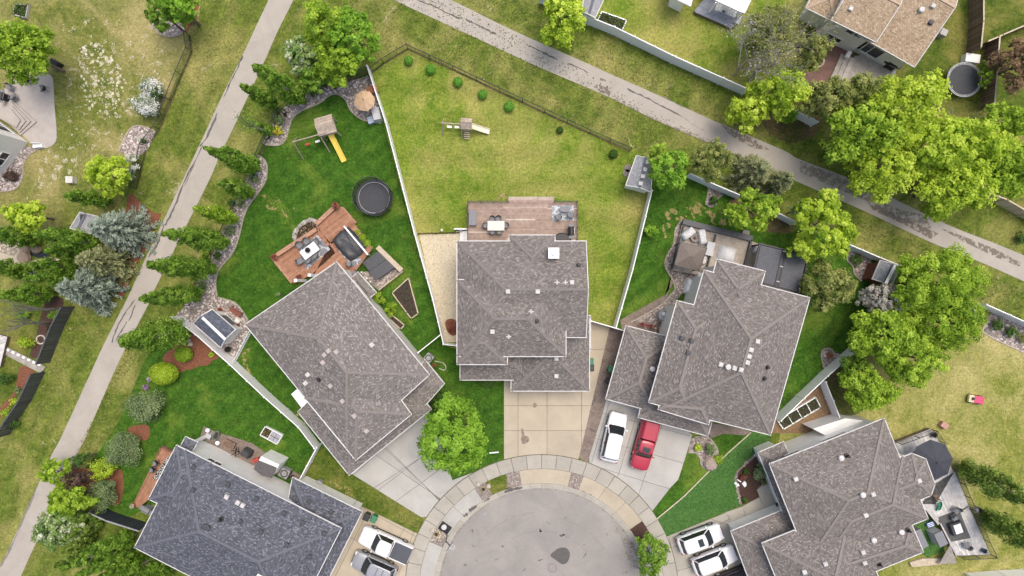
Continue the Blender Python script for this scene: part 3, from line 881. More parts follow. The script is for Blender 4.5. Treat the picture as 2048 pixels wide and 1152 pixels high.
# tyre-worn dirt in the gutter and faint drips on the road
for k in range(16):
    a0 = random.uniform(10, 170); rr = random.uniform(60, 195)
    x, y = 1083 + rr * math.cos(R(a0)), 1182 - rr * math.sin(R(a0))
    crack([(x, y), (x + random.uniform(-4, 4), y + random.uniform(-3, 3)), (x + random.uniform(-8, 8), y + random.uniform(-6, 6))], random.uniform(.08, .3), road, .0365, M_CRACK2 if k % 3 else M_CRACK, .06, 'stain')
flakes('gutter_dirt', [arcpx(207, 20, 175, 60) + arcpx(202, 175, 20, 60)], 40000, M_LITTER, road, .036, (.015, .05), cl=(.8, .0))
for a0, a1, rr in ((25, 80, 150), (95, 150, 158), (40, 120, 120)):
    crack([(1083 + rr * math.cos(R(a0 + (a1 - a0) * k / 6)), 1182 - rr * math.sin(R(a0 + (a1 - a0) * k / 6))) for k in range(7)], .05, road, .0355, M_CRACK2, .08)
# ================================================================== houses
def hip_regions(poly, pitch, gables):
    c = cen2(poly)
    m = len(poly)
    E = []
    for i in range(m):
        a, b = Vector(poly[i]), Vector(poly[(i + 1) % m])
        t = (b - a).normalized(); n = Vector((-t.y, t.x))
        if n.dot(c - a) < 0: n = -n
        E.append((a, b, t, n))
    out = []
    for i in range(m):
        if i in gables: continue
        reg = [Vector(p) for p in poly]
        for j in range(m):
            if j == i or j in gables: continue
            reg = clip(reg, E[i][3] - E[j][3], E[i][3].dot(E[i][0]) - E[j][3].dot(E[j][0]))
            if len(reg) < 3: break
        if len(reg) >= 3: out.append((i, reg))
    return E, out
class House:
    def __init__(s, name, label, cat, vols, roofmat, capmat, wallmat, over=.45, fascia=None, group=None, gutter=True):
        """vols: (photo corner list at eave height, eave height, pitch, gable edges, build wall)"""
        s.vols = []
        allp = []
        for v in vols:
            s.vols.append((W2(v[0], v[1]), v[1], v[2], set(v[3]) if len(v) > 3 else set(), v[4] if len(v) > 4 else True))
            allp += s.vols[-1][0]
        c = cen2(allp)
        s.root = thing(name, label, cat, (c.x, c.y, 0), group=group)
        org = ORG[s.root]
        rv, rf, ruv = [], [], []
        cap, gut, gab, wal = MB(), MB(), MB(), MB()
        for k, (poly, ze, pitch, gb, wl) in enumerate(s.vols):
            E, regs = hip_regions(poly, pitch, gb)
            seen = set()
            gpts = {i: [] for i in gb}
            for i, reg in regs:
                a, b, t, n = E[i]
                pts = [(p.x, p.y, ze + .1 + pitch * n.dot(p - a)) for p in reg]
                if area(reg) < 0: pts = pts[::-1]
                k0 = len(rv)
                rv += pts
                rf.append(tuple(range(k0, k0 + len(pts))))
                sl = math.sqrt(1 + pitch * pitch)
                ruv += [(t.dot(Vector(p[:2]) - a) + k * 3.1, n.dot(Vector(p[:2]) - a) * sl) for p in pts]
                for u in range(len(pts)):
                    p, r = Vector(pts[u]), Vector(pts[(u + 1) % len(pts)])
                    for gi in gb:
                        ga, gb_, gt, gn = E[gi]
                        if abs(gn.dot(p.to_2d() - ga)) < 1e-4: gpts[gi].append(p)
                    ong = any(abs(E[gi][3].dot(p.to_2d() - E[gi][0])) < 1e-4 and abs(E[gi][3].dot(r.to_2d() - E[gi][0])) < 1e-4 for gi in gb)
                    if ong or (p.z < ze + .11 and r.z < ze + .11): continue
                    key = tuple(sorted([(round(p.x, 2), round(p.y, 2)), (round(r.x, 2), round(r.y, 2))]))
                    if key in seen or (p - r).length < .4: continue
                    seen.add(key)
                    cap.bar(p + Vector((0, 0, .012)), r + Vector((0, 0, .012)), .26, .03)
            for i, (a, b, t, n) in enumerate(E):
                if i in gb:
                    L = sorted(set((round(t.dot(p.to_2d() - a), 3), round(p.z, 3)) for p in gpts[i]))
                    if len(L) >= 2:
                        base = [(a.x + t.x * d + n.x * .3, a.y + t.y * d + n.y * .3, ze) for d in (L[0][0], L[-1][0])]
                        top = [(a.x + t.x * d + n.x * .3, a.y + t.y * d + n.y * .3, z) for d, z in L]
                        gab.add(base[:1] + top + base[1:], [tuple(range(len(top) + 2))])
                        for (d0, z0), (d1, z1) in zip(L[:-1], L[1:]):
                            gut.bar((a.x + t.x * d0, a.y + t.y * d0, z0 - .05), (a.x + t.x * d1, a.y + t.y * d1, z1 - .05), .07, .2)
                else:
                    gut.bar((a.x - t.x * .05 - n.x * .05, a.y - t.y * .05 - n.y * .05, ze + .035), (b.x + t.x * .05 - n.x * .05, b.y + t.y * .05 - n.y * .05, ze + .035), .07, .12)
            gut.add([(p.x, p.y, ze + .02 + .004 * k) for p in poly], [tuple(range(len(poly)))])   # soffit
            if wl:
                wal.prism(inset(poly, over + .006 * k), 0, ze + .015, bottom=False)
        me = bpy.data.meshes.new('roof')
        me.from_pydata([tuple(Vector(v) - org) for v in rv], [], rf)
        uv = me.uv_layers.new(name='UVMap')
        for lo in me.loops: uv.data[lo.index].uv = ruv[lo.vertex_index]
        me.materials.append(roofmat)
        s.roof = put('roof', me, s.root)
        cap.build('ridge_cap', capmat, s.roof)
        if gutter: gut.build('gutter', fascia or M_GUT, s.roof)
        if gab.v: gab.build('gable', wallmat, s.root)
        if wal.v: s.wall = wal.build('wall', wallmat, s.root)
        s.walls = [inset(v[0], over + .006 * k) for k, v in enumerate(s.vols)]
    def z_at(s, x, y):
        best = 0
        for poly, ze, pitch, gb, wl in s.vols:
            if not inpoly(poly, np.array([x]), np.array([y]))[0]: continue
            E, _ = hip_regions(poly, pitch, gb)
            best = max(best, ze + .1 + pitch * min(E[i][3].dot(Vector((x, y)) - E[i][0]) for i in range(len(E)) if i not in gb))
        return best
    def on(s, p):
        z = 4.0
        for _ in range(14):
            w = P(p[0], p[1], z)
            z = .5 * z + .5 * (s.z_at(w.x, w.y) or z)
        return P(p[0], p[1], z)
    def vents(s, spec, rz=0.0):
        """spec: list of (kind, pixel)"""
        for kind, p in spec:
            w = s.on(p)
            m = MB()
            if kind in 'wdk':
                m.box(w.x, w.y, w.z + .03, .42, .42, .05, rz)
                m.loft([[(w.x + a * r * math.cos(rz) - b * r * math.sin(rz), w.y + a * r * math.sin(rz) + b * r * math.cos(rz), w.z + h) for a, b in ((-1, -1), (1, -1), (1, 1), (-1, 1))] for r, h in ((.16, 0), (.2, .12), (.2, .18), (.15, .21))])
                mat = {'w': plain('vent_white', (.56, .54, .52), .6), 'd': plain('vent_dark', (.06, .065, .075), .6), 'k': plain('vent_taupe', (.42, .37, .35), .6)}[kind]
                m.build('roof_vent', mat, s.roof)
            elif kind == 'c':
                m.lathe([(.22, -.2), (.22, .14), (.28, .16), (.25, .27), (.08, .33)], 16, w)
                m.build('roof_vent', plain('vent_cap', (.62, .60, .58), .5), s.roof)
            elif kind == 'p':
                m.lathe([(.24, -.1), (.24, .06), (.12, .08), (.12, .45)], 12, w)
                m.build('vent_pipe', M_BLACK, s.roof)
            elif kind == 't':
                m.box(w.x, w.y, w.z + .05, .5, .12, .1, rz); m.box(w.x, w.y, w.z + .09, .14, .4, .2, rz)
                m.build('roof_vent', plain('vent_pale', (.52, .49, .47), .6), s.roof)
    def window(s, vol, edge, t, w, h, sill, bars=1, label=None):
        pl = s.walls[vol]
        a, b = pl[edge], pl[(edge + 1) % len(pl)]
        d = (b - a).normalized(); n = Vector((-d.y, d.x))
        if n.dot(cen2(pl) - a) > 0: n = -n
        c = a + (b - a) * t
        def pt(u, z, o): return Vector((c.x + d.x * u + n.x * o, c.y + d.y * u + n.y * o, z))
        f = MB()
        for u0, u1, z0, z1 in ((-w / 2, w / 2, sill, sill), (-w / 2, w / 2, sill + h, sill + h), (-w / 2, -w / 2, sill, sill + h), (w / 2, w / 2, sill, sill + h)):
            f.bar(pt(u0, z0, .03), pt(u1, z1, .03), .08, .09)
        for k in range(bars):
            u = -w / 2 + w * (k + 1) / (bars + 1)
            f.bar(pt(u, sill, .03), pt(u, sill + h, .03), .06, .07)
        o = f.build('window', M_WHITE, s.root)
        g_ = MB(); g_.add([pt(-w / 2, sill, .022), pt(w / 2, sill, .022), pt(w / 2, sill + h, .022), pt(-w / 2, sill + h, .022)], [(0, 1, 2, 3)])
        g_.build('pane', M_GLASS, o)
        return o
    def box(s, name, pts, z0, z1, mat, zref=None, top=None):
        m = MB(); m.prism(W2(pts, z1 if zref is None else zref), z0, z1)
        o = m.build(name, mat, s.root)
        return o

# ---- middle house
h1 = House('house', 'grey shingled two storey house in the middle with mauve deck behind', 'house', [
    (px('915,483 1172,483 1172,674 915,674'), 5.2, .36, [1]),
    (px('915,560 1131,560 1131,712 915,712'), 5.45, .42),
    (px('1019,471 1109,471 1109,580 1019,580'), 5.18, .36),
    (px('915,640 1014,640 1014,728 915,728'), 5.3, .42),
    (px('921,690 1060,690 1060,759 921,759'), 2.9, .5),
    (px('1023,640 1178,632 1178,781 1023,781'), 2.8, .45),
    (px('1130,632 1180,632 1180,700 1130,700'), 2.7, .45)], S_GREY, plain('ridge_taupe_dark', (0.205, 0.185, 0.172), 0.9, 0.1, 6), M_CREAM)
h1.vents([('w', p) for p in q('M', '710,320 1200,525 1200,660') + q('H', '1320,1055')] + [('w', p) for p in q('M', '828,12 1057,12')] + [('t', p) for p in q('M', '1007,165 835,358') + q('H', '1205,1055 1270,1055')] +
         [('p', p) for p in q('M', '1050,240') + q('H', '1372,922')])
w = h1.on(q('H', '1175,835')[0])
ch = MB(); ch.box(w.x, w.y, w.z + .1, .92, .92, 1.7)
co = ch.build('chimney', M_SIDING, h1.root)
ch = MB(); ch.box(w.x, w.y, w.z + .99, 1.02, 1.02, .07); ch.build('chimney_top', M_WHITE, co)
MB().lathe([(.2, 0), (.2, .12), (.26, .14), (.22, .22)], 14, (w.x, w.y, w.z + 1.03)).build('flue_cap', M_WHITE, co)
for k, (e, t) in enumerate(((0, .25), (0, .7), (3, .3), (3, .7))): h1.window(0, e, t, 1.5, 1.2, 3.6)
h1.window(5, 3, .5, 1.0, .8, 1.2)
gd = MB(); a = P(1050, 776, 2.8); b = P(1160, 776, 2.8)
for k in range(4): gd.box((a.x + b.x) / 2, a.y + .15 - .0, .3 + k * .56, 5.2, .06, .54)
gd.build('garage_door', M_SIDING, h1.root)
# ---- left house
h2 = House('house', 'taupe hip roofed house turned beside the cedar deck and round leafy tree', 'house', [
    (px('674,525 492,649 695,897 858,749'), 5.3, .42),
    (px('610,795 712,919 822,828 730,700'), 5.29, .42),
    (px('597,823 699,949 862,818 780,720 690,740'), 2.9, .4),
    (px('806,790 838,824 888,767 850,720'), 2.95, .35),
    (px('705,556 738,596 752,585 716,545'), 2.9, .4)], S_GREY2, C_TAUPE, M_CREAM)
h2.vents([('k', p) for p in q('L', '988,468 957,497 1050,475 945,557')] + [('w', p) for p in q('L', '1320,422 830,650 813,715')] + [('k', p) for p in q('L', '1003,735 1095,852 1187,965 1280,1082')] + [('p', q('L', '915,687')[0])], R(-50))
h2.box('fireplace_chase', q('L', '700,800 745,760 835,855 780,905'), 0, 3.4, M_WHITE)
h2.window(0, 3, .45, 1.4, .5, 3.4); h2.window(0, 3, .75, 1.4, 1.1, 3.2); h2.window(0, 0, .5, 2.4, 1.4, .9, 2); h2.window(0, 1, .4, 1.2, 1.0, 3.2)
for s_ in ('750,1040', '855,1000'):
    p = P(*q('G', s_)[0], 2.2)
    MB().box(p.x, p.y, 1.4, .3, .3, 2.8).build('porch_post', M_WHITE, h2.root)
# ---- right house
h3 = House('house', 'taupe shingled house with row of white roof vents behind two driveway vehicles', 'house', [
    (px('1618,596 1408,541 1329,816 1540,869'), 5.4, .42),
    (px('1354,602 1440,624 1385,828 1298,804'), 5.39, .42),
    (px('1434,519 1529,543 1500,640 1408,616'), 5.38, .42),
    (px('1321,800 1317,818 1416,848 1440,780'), 5.36, .42),
    (px('1252,652 1350,677 1308,823 1212,797'), 2.8, .42),
    (px('1285,800 1277,834 1415,871 1428,822'), 2.75, .42)], S_GREY, C_TAUPE, M_CREAM)
h3.vents([('w', p) for p in q('N', '1207,395 1157,460 1143,510 1130,557 925,572 1030,600 1080,612')] + [('c', p) for p in q('N', '980,590 400,605')] + [('d', p) for p in q('N', '627,370 703,390 676,482')] + [('p', p) for p in q('N', '1283,592 1258,678')], R(-15))
h3.window(0, 3, .3, 1.6, 1.2, 3.2); h3.window(1, 3, .4, 1.5, 1.2, 3.3); h3.window(0, 0, .6, 1.8, 1.2, 3.2)
# ---- blue-grey house, lower left
h4 = House('house', 'slate blue shingled house with long white wall, lower left', 'house', [
    (px('371,899 682,1056 582,1254 271,1094'), 4.4, .34),
    (px('354,891 425,926 370,1032 299,997'), 4.38, .34),
    (px('354,889 420,923 440,890 372,862'), 3.0, .3, [], False) if False else (px('362,893 372,874 395,884 384,905'), 3.3, .3),
    (px('586,955 724,1023 650,1170 555,1120'), 2.8, .4)], S_BLUE, C_BLUE, M_SIDING)
h4.vents([('d', p) for p in q('S', '217,447 432,557 647,668 790,740 958,826 315,735 470,813 666,912 842,1000 842,580 1008,662 35,770 65,785')] + [('w', p) for p in q('S', '207,543 293,588 330,608')] + [('p', p) for p in q('S', '165,715') ] + [('d', p) for p in q('Q', '1490,315 1485,490 1590,770')], R(-27))
h4.window(0, 0, .14, 1.5, .9, 2.8, 1); h4.window(0, 0, .93, 1.1, .6, 3.6)
# bay with dark roof on the white wall
bay = W2(q('S', '480,225 620,290 560,380 430,310'), 2.2)
b4 = MB(); b4.prism(bay, 0, 2.5); bo = b4.build('bay', M_SIDING, h4.root)
m = MB()
L = [P(*p, z) for p, z in zip(q('S', '450,262 590,318 550,400 475,382 410,330'), (2.5, 2.5, 3.2, 3.2, 3.2))]
m.add(L + [Vector((v.x, v.y, v.z - .12)) for v in L], [(0, 4, 3, 2, 1), (5, 6, 7, 8, 9)] + [(i, (i + 1) % 5, 5 + (i + 1) % 5, 5 + i) for i in range(5)])
m.build('bay_roof', plain('bay_roof', (.10, .095, .095), .8), bo)
m = MB(); L = [P(*p, z) for p, z in zip(q('S', '490,235 605,292 580,312 465,255'), (.9, .9, 2.2, 2.2))]
m.add([v + Vector((.02, .03, 0)) for v in L], [(0, 1, 2, 3)]); m.build('bay_window', M_GLASS, bo)
dm = House.__new__(House)
# small dormer at the lower edge
d4 = W2(q('S', '440,1152 470,1105 580,1160 550,1210'), 5.2)
MB().prism(d4, 4.4, 6.0).build('dormer', M_SIDING, h4.root)
MB().prism(inset(d4, .12), 6.0, 6.04).build('dormer_roof', plain('dormer_roof', (.07, .07, .08), .8), h4.root)
# ---- lower right house
h5 = House('house', 'taupe shingled house with faceted bay and grey deck, lower right', 'house', [
    (px('1767,837 1539,928 1616,1120 1843,1027'), 4.6, .40),
    (px('1823,907 1850,918 1868,967 1860,990 1760,1031 1726,945'), 4.58, .42),
    (px('1854,1036 1650,1118 1600,995 1805,912'), 4.57, .40),
    (px('1821,1047 1845,1103 1640,1186 1600,1086'), 4.56, .42),
    (px('1524,1086 1700,1016 1770,1190 1594,1260'), 4.54, .42),
    (px('1516,905 1566,884 1618,1004 1566,1026'), 2.8, .4),
    (px('1462,1062 1603,1004 1660,1150 1515,1205'), 2.7, .42)], S_GREY, C_TAUPE, M_SIDING)
h5.vents([('w', p) for p in q('W', '910,418 557,522 500,683 190,1055 30,1120 480,968 492,1048') + q('V', '1500,405 1567,1117')] + [('c', p) for p in q('W', '475,525 770,810 560,873')] + [('c', q('W', '310,243')[0]), ('p', q('W', '360,228')[0]), ('p', q('W', '828,800')[0]), ('p', q('W', '607,1060')[0])], R(22))
h5.box('wall_bump', q('O', '100,1065 350,985 530,1010 420,1090 190,1115'), 0, 2.3, M_SIDING, 2.3)
for k, (t, w_) in enumerate(((.38, 2.6), (.82, 2.2))): h5.window(0, 0, t, w_, .7, 3.1, 0)
h5.window(0, 1, .35, 1.4, 1.2, 2.6); h5.window(4, 3, .5, 1.4, 1.2, 2.6)
# ---- tan house, upper right
h6 = House('house', 'tan shingled house with white wall beside wooden deck, upper right', 'house', [
    (px('1662,40 1752,84 1815,-40 1725,-90'), 4.1, .36, [1, 3]),
    (px('1716,70 1828,134 1930,-65 1818,-129'), 3.3, .36, [1, 3]),
    (px('1612,16 1668,44 1725,-70 1670,-98'), 2.9, .35)], S_TAN, C_TAN, M_SIDING)
h6.vents([('w', p) for p in q('E', '385,70 1017,48')] + [('c', q('E', '925,80')[0]), ('d', q('E', '1000,175')[0])], R(-28))
h6.window(0, 0, .62, 1.7, .9, 2.8, 1); h6.window(0, 0, .36, 1.7, .8, .6, 1); h6.window(1, 0, .35, 2.4, 1.7, .8, 1); h6.window(1, 0, .12, 1.0, 1.7, .8, 0)
# ---- white house at the left edge
h7 = House('house', 'white walled house cut off by the left edge beside stone patio', 'house', [
    (px('-170,150 -30,256 -145,405 -280,300'), 5.4, .42)], S_GREY, C_TAUPE, M_SIDING, over=.2)
h7.window(0, 1, .15, 1.8, 1.4, 3.3, 1); h7.window(0, 1, .5, 1.8, 1.4, 3.3, 1); h7.window(0, 1, .3, 1.6, 1.0, .9, 1); h7.window(0, 0, .72, 2.4, 2.1, .7, 1); h7.window(0, 1, .8, 1.6, 1.0, .9, 1)
# ---- house at the top edge: only its patio cover and a corner show
h8 = House('house', 'house corner with white ribbed canopy at the top edge', 'house', [
    (px('1350,-60 1395,-40 1380,12 1340,-8'), 2.7, .12), (px('1310,-140 1520,-60 1500,-20 1290,-90'), 3.0, .3)], plain('white_metal_roof', (.72, .73, .75), .5, .05, 3), M_WHITE, M_SIDING)
# ================================================================== fences
def poly_points(pts, z):
    return [P(x, y, z) for x, y in pts]
_post_cache = {}
def boxmesh(key, sx, sy, sz, mat, cap=False):
    k = (key, round(sx, 3), round(sy, 3), round(sz, 3), mat.name)
    if k not in _post_cache:
        m = MB(); m.box(0, 0, sz / 2, sx, sy, sz)
        if cap: m.loft([[(a * sx * r, b * sx * r, sz + h) for a, b in ((-1, -1), (1, -1), (1, 1), (-1, 1))] for r, h in ((.6, 0), (.6, .03), (.12, .1))])
        _post_cache[k] = m.mesh(key, mat)
    return _post_cache[k]
def vinyl(label, pts, h=1.8, every=2.4, mat=None, group='white vinyl fences between the yards', zref=.9):
    mat = mat or M_WHITE
    L = poly_points(pts, zref)
    root = thing('vinyl_fence', label, 'fence', (L[0].x, L[0].y, 0), group=group)
    o0 = Vector((L[0].x, L[0].y, 0))
    for si, (a, b) in enumerate(zip(L[:-1], L[1:])):
        a = Vector((a.x, a.y, 0)); b = Vector((b.x, b.y, 0))
        d = b - a; n = max(1, round(d.length / every)); st = d / n; rz = math.atan2(d.y, d.x)
        for k in range(n + 1):
            if k == 0 and si > 0: continue
            p = put('post', boxmesh('post', .14, .14, h + .04, mat, True), root)
            p.location = a + st * k - o0; p.rotation_euler.z = rz
        for k in range(n):
            c = a + st * (k + .5) - o0
            ln = st.length - .145
            pn = put('panel', boxmesh('panel', ln, .045, h - .12, mat), root); pn.location = c + Vector((0, 0, .05)); pn.rotation_euler.z = rz
            r_ = put('top_rail', boxmesh('top_rail', ln, .09, .07, mat), root); r_.location = c + Vector((0, 0, h - .066)); r_.rotation_euler.z = rz
    return root
vinyl('long white fence between the dark green and the yellowish middle yard', px('738,138 775,250 832,470 868,600 889,687'))
vinyl('short white fence joining gravel strip to the middle house wall', px('889,687 915,690'))
vinyl('thin white fence from middle yard fence to the left house', px('883,668 838,704'), 1.5)
vinyl('white fence from grey shed down to brick paver strip', px('1300,384 1262,540 1229,655'))
vinyl('short white gate fence between middle house and right house', px('1180,641 1228,655 1250,662'))
vinyl('white fence from round green tree to bright tree behind the covered sofas', q('I', '680,235 850,310 1065,400'))
vinyl('short white fence end between bright tree and yellow green tree', q('I', '1340,530 1490,605'))
vinyl('white fence behind the small brown shed', q('J', '300,750 580,870 720,925 830,965'))
vinyl('diagonal white fence behind raised garden bed at right', q('O', '940,60 760,180') + q('O', '430,430 180,650 0,820') + q('N', '1360,990'))
vinyl('narrow white fence closing the raised bed corner', q('O', '172,700 285,985'), 1.6)
vinyl('white fence along rock bed at right edge', q('O', '1380,110 1560,190 1760,280 1900,350'))
vinyl('long white fence beside the path at top', px('1080,-2 1178,42') + q('D', '100,235 560,460 1110,705'))
vinyl('long white fence between left house and lawn with cold frame', px('355,634') + q('L', '0,335 260,565 520,810 780,1040') + q('S', '900,155'))
vinyl('white fence from corner of left house down to slate blue house', q('S', '915,150 840,290 780,400'), 1.7)
vinyl('white fence stub under bright yellow tree by the top path', q('D', '1350,790 1430,840 1613,930') + q('E', '110,950'), 1.6)
vinyl('white fence strip in bottom right corner', q('W', '1320,1160 1560,1140 1760,1130'), 1.6)
M_WIRE = plain('black_wire', (.03, .03, .032), .5, .1, 5)
def chainlink(label, pts, h=1.25, every=2.6):
    L = poly_points(pts, h / 2)
    root = thing('chain_link_fence', label, 'fence', (L[0].x, L[0].y, 0), group='black chain link fences')
    o0 = Vector((L[0].x, L[0].y, 0))
    wire, rail = MB(), MB()
    pm = _post_cache.setdefault('chainpost', MB().tube((0, 0, 0), (0, 0, h + .05), .035, .035, 8).mesh('post', M_WIRE))
    for si, (a, b) in enumerate(zip(L[:-1], L[1:])):
        a = Vector((a.x, a.y, 0)); b = Vector((b.x, b.y, 0))
        d = b - a; n = max(1, round(d.length / every)); st = d / n
        for k in range(n + 1):
            if k == 0 and si > 0: continue
            p = put('post', pm, root); p.location = a + st * k - o0
        up = Vector((0, 0, 1))
        rail.tube(a + up * h, b + up * h, .04, .04, 6)
        rail.tube(a + up * .06, b + up * .06, .008, .008, 4)
        ln = d.length; u = d.normalized(); s_ = .2
        k = -h
        while k < ln:
            for sg in (1, -1):
                t0, t1 = k, k + h
                z0, z1 = 0.05, h
                if t0 < 0: z0 = .05 + (0 - t0); t0 = 0
                if t1 > ln: z1 = h - (t1 - ln); t1 = ln
                if t1 > t0:
                    if sg == 1: wire.bar(a + u * t0 + up * z0, a + u * t1 + up * z1, .007, .007)
                    else: wire.bar(a + u * t0 + up * (h + .05 - z0), a + u * t1 + up * (h + .05 - z1), .007, .007)
            k += s_
    dirt = MB()
    for a, b in zip(L[:-1], L[1:]):
        u = (b - a).normalized(); n_ = Vector((-u.y, u.x, 0)) * .12
        dirt.add([(a + n_).xy.to_3d() + Vector((0, 0, .032)), (b + n_).xy.to_3d() + Vector((0, 0, .032)), (b - n_).xy.to_3d() + Vector((0, 0, .032)), (a - n_).xy.to_3d() + Vector((0, 0, .032))], [(3, 2, 1, 0)])
    dirt.build('soil_strip', G_DIRT, root)
    rail.build('rail', M_WIRE, root)
    w_ = wire.build('wire_mesh', M_WIRE, root); w_['kind'] = 'stuff'
    return root
chainlink('black chain link fence along the path behind the row of round shrubs', px('742,140 765,122 814,93 905,135 1000,180 1090,222 1180,263 1262,299'))
chainlink('black chain link fence behind columnar trees and pink rock bed', px('735,137 690,158 606,183 556,224 525,288 514,312 491,365 418,522 372,611'))
chainlink('black chain link fence beside the white lilac in top left yard', q('A', '1430,250 1450,380 1370,560 1290,760 1200,980') + q('F', '1100,0 1020,330'))
def boardfence(label, pts, h, mat, bw=.15, every=2.4, caprail=True, name='board_fence', group=None, zref=None, rail=None):
    L = poly_points(pts, h / 2 if zref is None else zref)
    root = thing(name, label, 'fence', (L[0].x, L[0].y, 0), group=group)
    o0 = Vector((L[0].x, L[0].y, 0))
    for si, (a, b) in enumerate(zip(L[:-1], L[1:])):
        a = Vector((a.x, a.y, 0)); b = Vector((b.x, b.y, 0))
        d = b - a; n = max(1, round(d.length / every)); st = d / n; rz = math.atan2(d.y, d.x); u = d.normalized(); nn_ = Vector((-u.y, u.x, 0))
        for k in range(n + 1):
            if k == 0 and si > 0: continue
            p = put('post', boxmesh('post', .1, .1, h + .06, rail or mat), root); p.location = a + st * k - o0; p.rotation_euler.z = rz
        m_ = int(d.length / bw)
        for k in range(m_):
            p = put('board', boxmesh('board', bw - .012, .025, h, mat), root)
            p.location = a + u * ((k + .5) * d.length / m_) + nn_ * .065 - o0 + Vector((0, 0, .02 + .015 * random.random())); p.rotation_euler.z = rz
        if caprail:
            p = put('cap_rail', boxmesh('cap_rail', d.length - .12, .14, .04, rail or M_TIMB), root); p.location = a + d / 2 - o0 + nn_ * .03 + Vector((0, 0, h + .065)); p.rotation_euler.z = rz
    return root
boardfence('brown plank fence running down beside the tan house', q('E', '1345,-60 1345,200 1325,400'), 2.0, M_FWOOD)
boardfence('plank fence beside the right trampoline', q('E', '1470,310 1455,500 1430,830'), 1.9, M_FWOOD)
boardfence('weathered plank fence slanting to the upper right corner', q('E', '1385,350 1500,300 1720,205 1900,130'), 1.8, M_FWOOD)
boardfence('pale plank fence half hidden by trees near the right path', q('J', '1370,370 1530,430 1720,540 1900,620'), 1.7, M_TIMB, .2)
M_BFEN = plain('dark_fence_boards', (.075, .077, .082), .7, .15, 3, rand=.2)
boardfence('dark board fence along left walkway, upper run', q('K', '520,130 440,280 330,560'), 1.8, M_BFEN, .3, rail=M_BFEN)
boardfence('dark board fence beside the path left, lower run', q('K', '290,640 190,850 80,1010 20,1120'), 1.8, M_BFEN, .3, rail=M_BFEN)
boardfence('dark blue fence between cedar shrubs and slate blue house', q('Q', '730,640 860,700 1110,780'), 1.8, plain('navy_fence', (.028, .032, .05), .6, .15, 3, rand=.2), .3, rail=M_MET)

# ================================================================== decks
def deck(label, polys, z, boardmat, ang, name='deck', cat='deck', bw=.145, skirt=None, worn=0.0, border=None):
    """polys: convex photo outlines at deck height; boards are cut to them"""
    first = W2(polys[0], z)
    c = cen2(first)
    root = thing(name, label, cat, (c.x, c.y, 0))
    bm_, fr = MB(), MB()
    ca, sa = math.cos(ang), math.sin(ang)
    for pl in polys:
        w = W2(pl, z)
        if area(w) < 0: w = w[::-1]
        fr.prism(inset(w, .04), 0, z - .04, bottom=False)
        us = [p.x * ca + p.y * sa for p in w]; vs = [-p.x * sa + p.y * ca for p in w]
        v = min(vs)
        while v < max(vs):
            u0 = min(us) - .1
            u_end = max(us) + .1
            while u0 < u_end:
                u1 = min(u_end, u0 + random.uniform(2.6, 4.8))
                rect = [Vector((a * ca - b * sa, a * sa + b * ca)) for a, b in ((u0 + .003, v + .006), (u1 - .003, v + .006), (u1 - .003, v + bw - .006), (u0 + .003, v + bw - .006))]
                for i in range(len(w)):
                    a, b = w[i], w[(i + 1) % len(w)]
                    t = (b - a).normalized(); n = Vector((t.y, -t.x))
                    rect = clip(rect, n, n.dot(a))
                    if len(rect) < 3: break
                if len(rect) >= 3 and abs(area(rect)) > .004:
                    tt = min(1, max(0, random.gauss(.42, .12)))
                    if worn and random.random() < worn: tt = random.uniform(.75, 1)
                    bm_.prism(rect, z - .035, z, tt, bottom=False)
                u0 = u1
            v += bw
    fr.build('frame', skirt or M_FWOOD, root)
    b_ = bm_.build('boards', boardmat, root, tints=True)
    b_['kind'] = 'stuff'
    return root
D1Z = .55
deck1 = deck('mauve plank deck behind the middle house with grill and tables', [q('H', '520,440 1362,440 1362,760 520,760')], D1Z, M_DECKM, 0, worn=.07)
m = MB(); a, b = q('H', '832,408 1183,440')
for k in range(2):
    p = P(a[0], a[1] + k * 4, .2 + .18 * k); r_ = P(b[0], b[1] - 4 + k * 4, .2 + .18 * k)
    m.box((p.x + r_.x) / 2, (p.y + r_.y) / 2 , .1 + .09 * k, r_.x - p.x, abs(p.y - r_.y) if k else abs(p.y - r_.y) + .3, .2 + .18 * k, tint=.8 - .3 * k)
m.build('steps', M_DECKM, deck1, tints=True)
m = MB()
def railing(pts, z, h, parent, mat, n_every=1.6, bal=.13, name='railing'):
    m = MB()
    L = [P(x, y, z) for x, y in pts]
    for a, b in zip(L[:-1], L[1:]):
        d = b - a; n = max(1, round(d.length / n_every))
        up = Vector((0, 0, 1))
        m.bar(a + up * h, b + up * h, .05, .04); m.bar(a + up * .1, b + up * .1, .03, .03)
        for k in range(n + 1): m.bar(a + d * k / n, a + d * k / n + up * (h + .02), .05, .05)
        nb = int(d.length / bal)
        for k in range(nb): m.bar(a + d * (k + .5) / nb + up * .1, a + d * (k + .5) / nb + up * h, .016, .016)
    return m.build(name, mat, parent)
railing(q('H', '523,740 523,440 832,440'), D1Z, .95, deck1, M_DARK)
railing(q('H', '1182,440 1358,440 1358,735'), D1Z, .95, deck1, M_DARK)
m = MB()
for k in range(3):
    p = P(*q('H', '500,712')[0], .2)
    m.box(p.x - .3 * k + .2, p.y, .25 - .08 * k, .3, 1.4, .5 - .16 * k, tint=.8)
m.build('side_steps', M_DECKG, deck1, tints=True)
D2Z = .45
deck2 = deck('red cedar deck with benches behind the left house', [q('G', '555,850 590,830 900,620 1040,830 850,1000 720,1065'), q('G', '890,625 1085,470 1195,605 1010,760'), q('G', '1000,750 1190,610 1330,800 1240,910 1190,985 1050,1000 870,1010')], D2Z, M_WOOD, R(37))
m = MB()
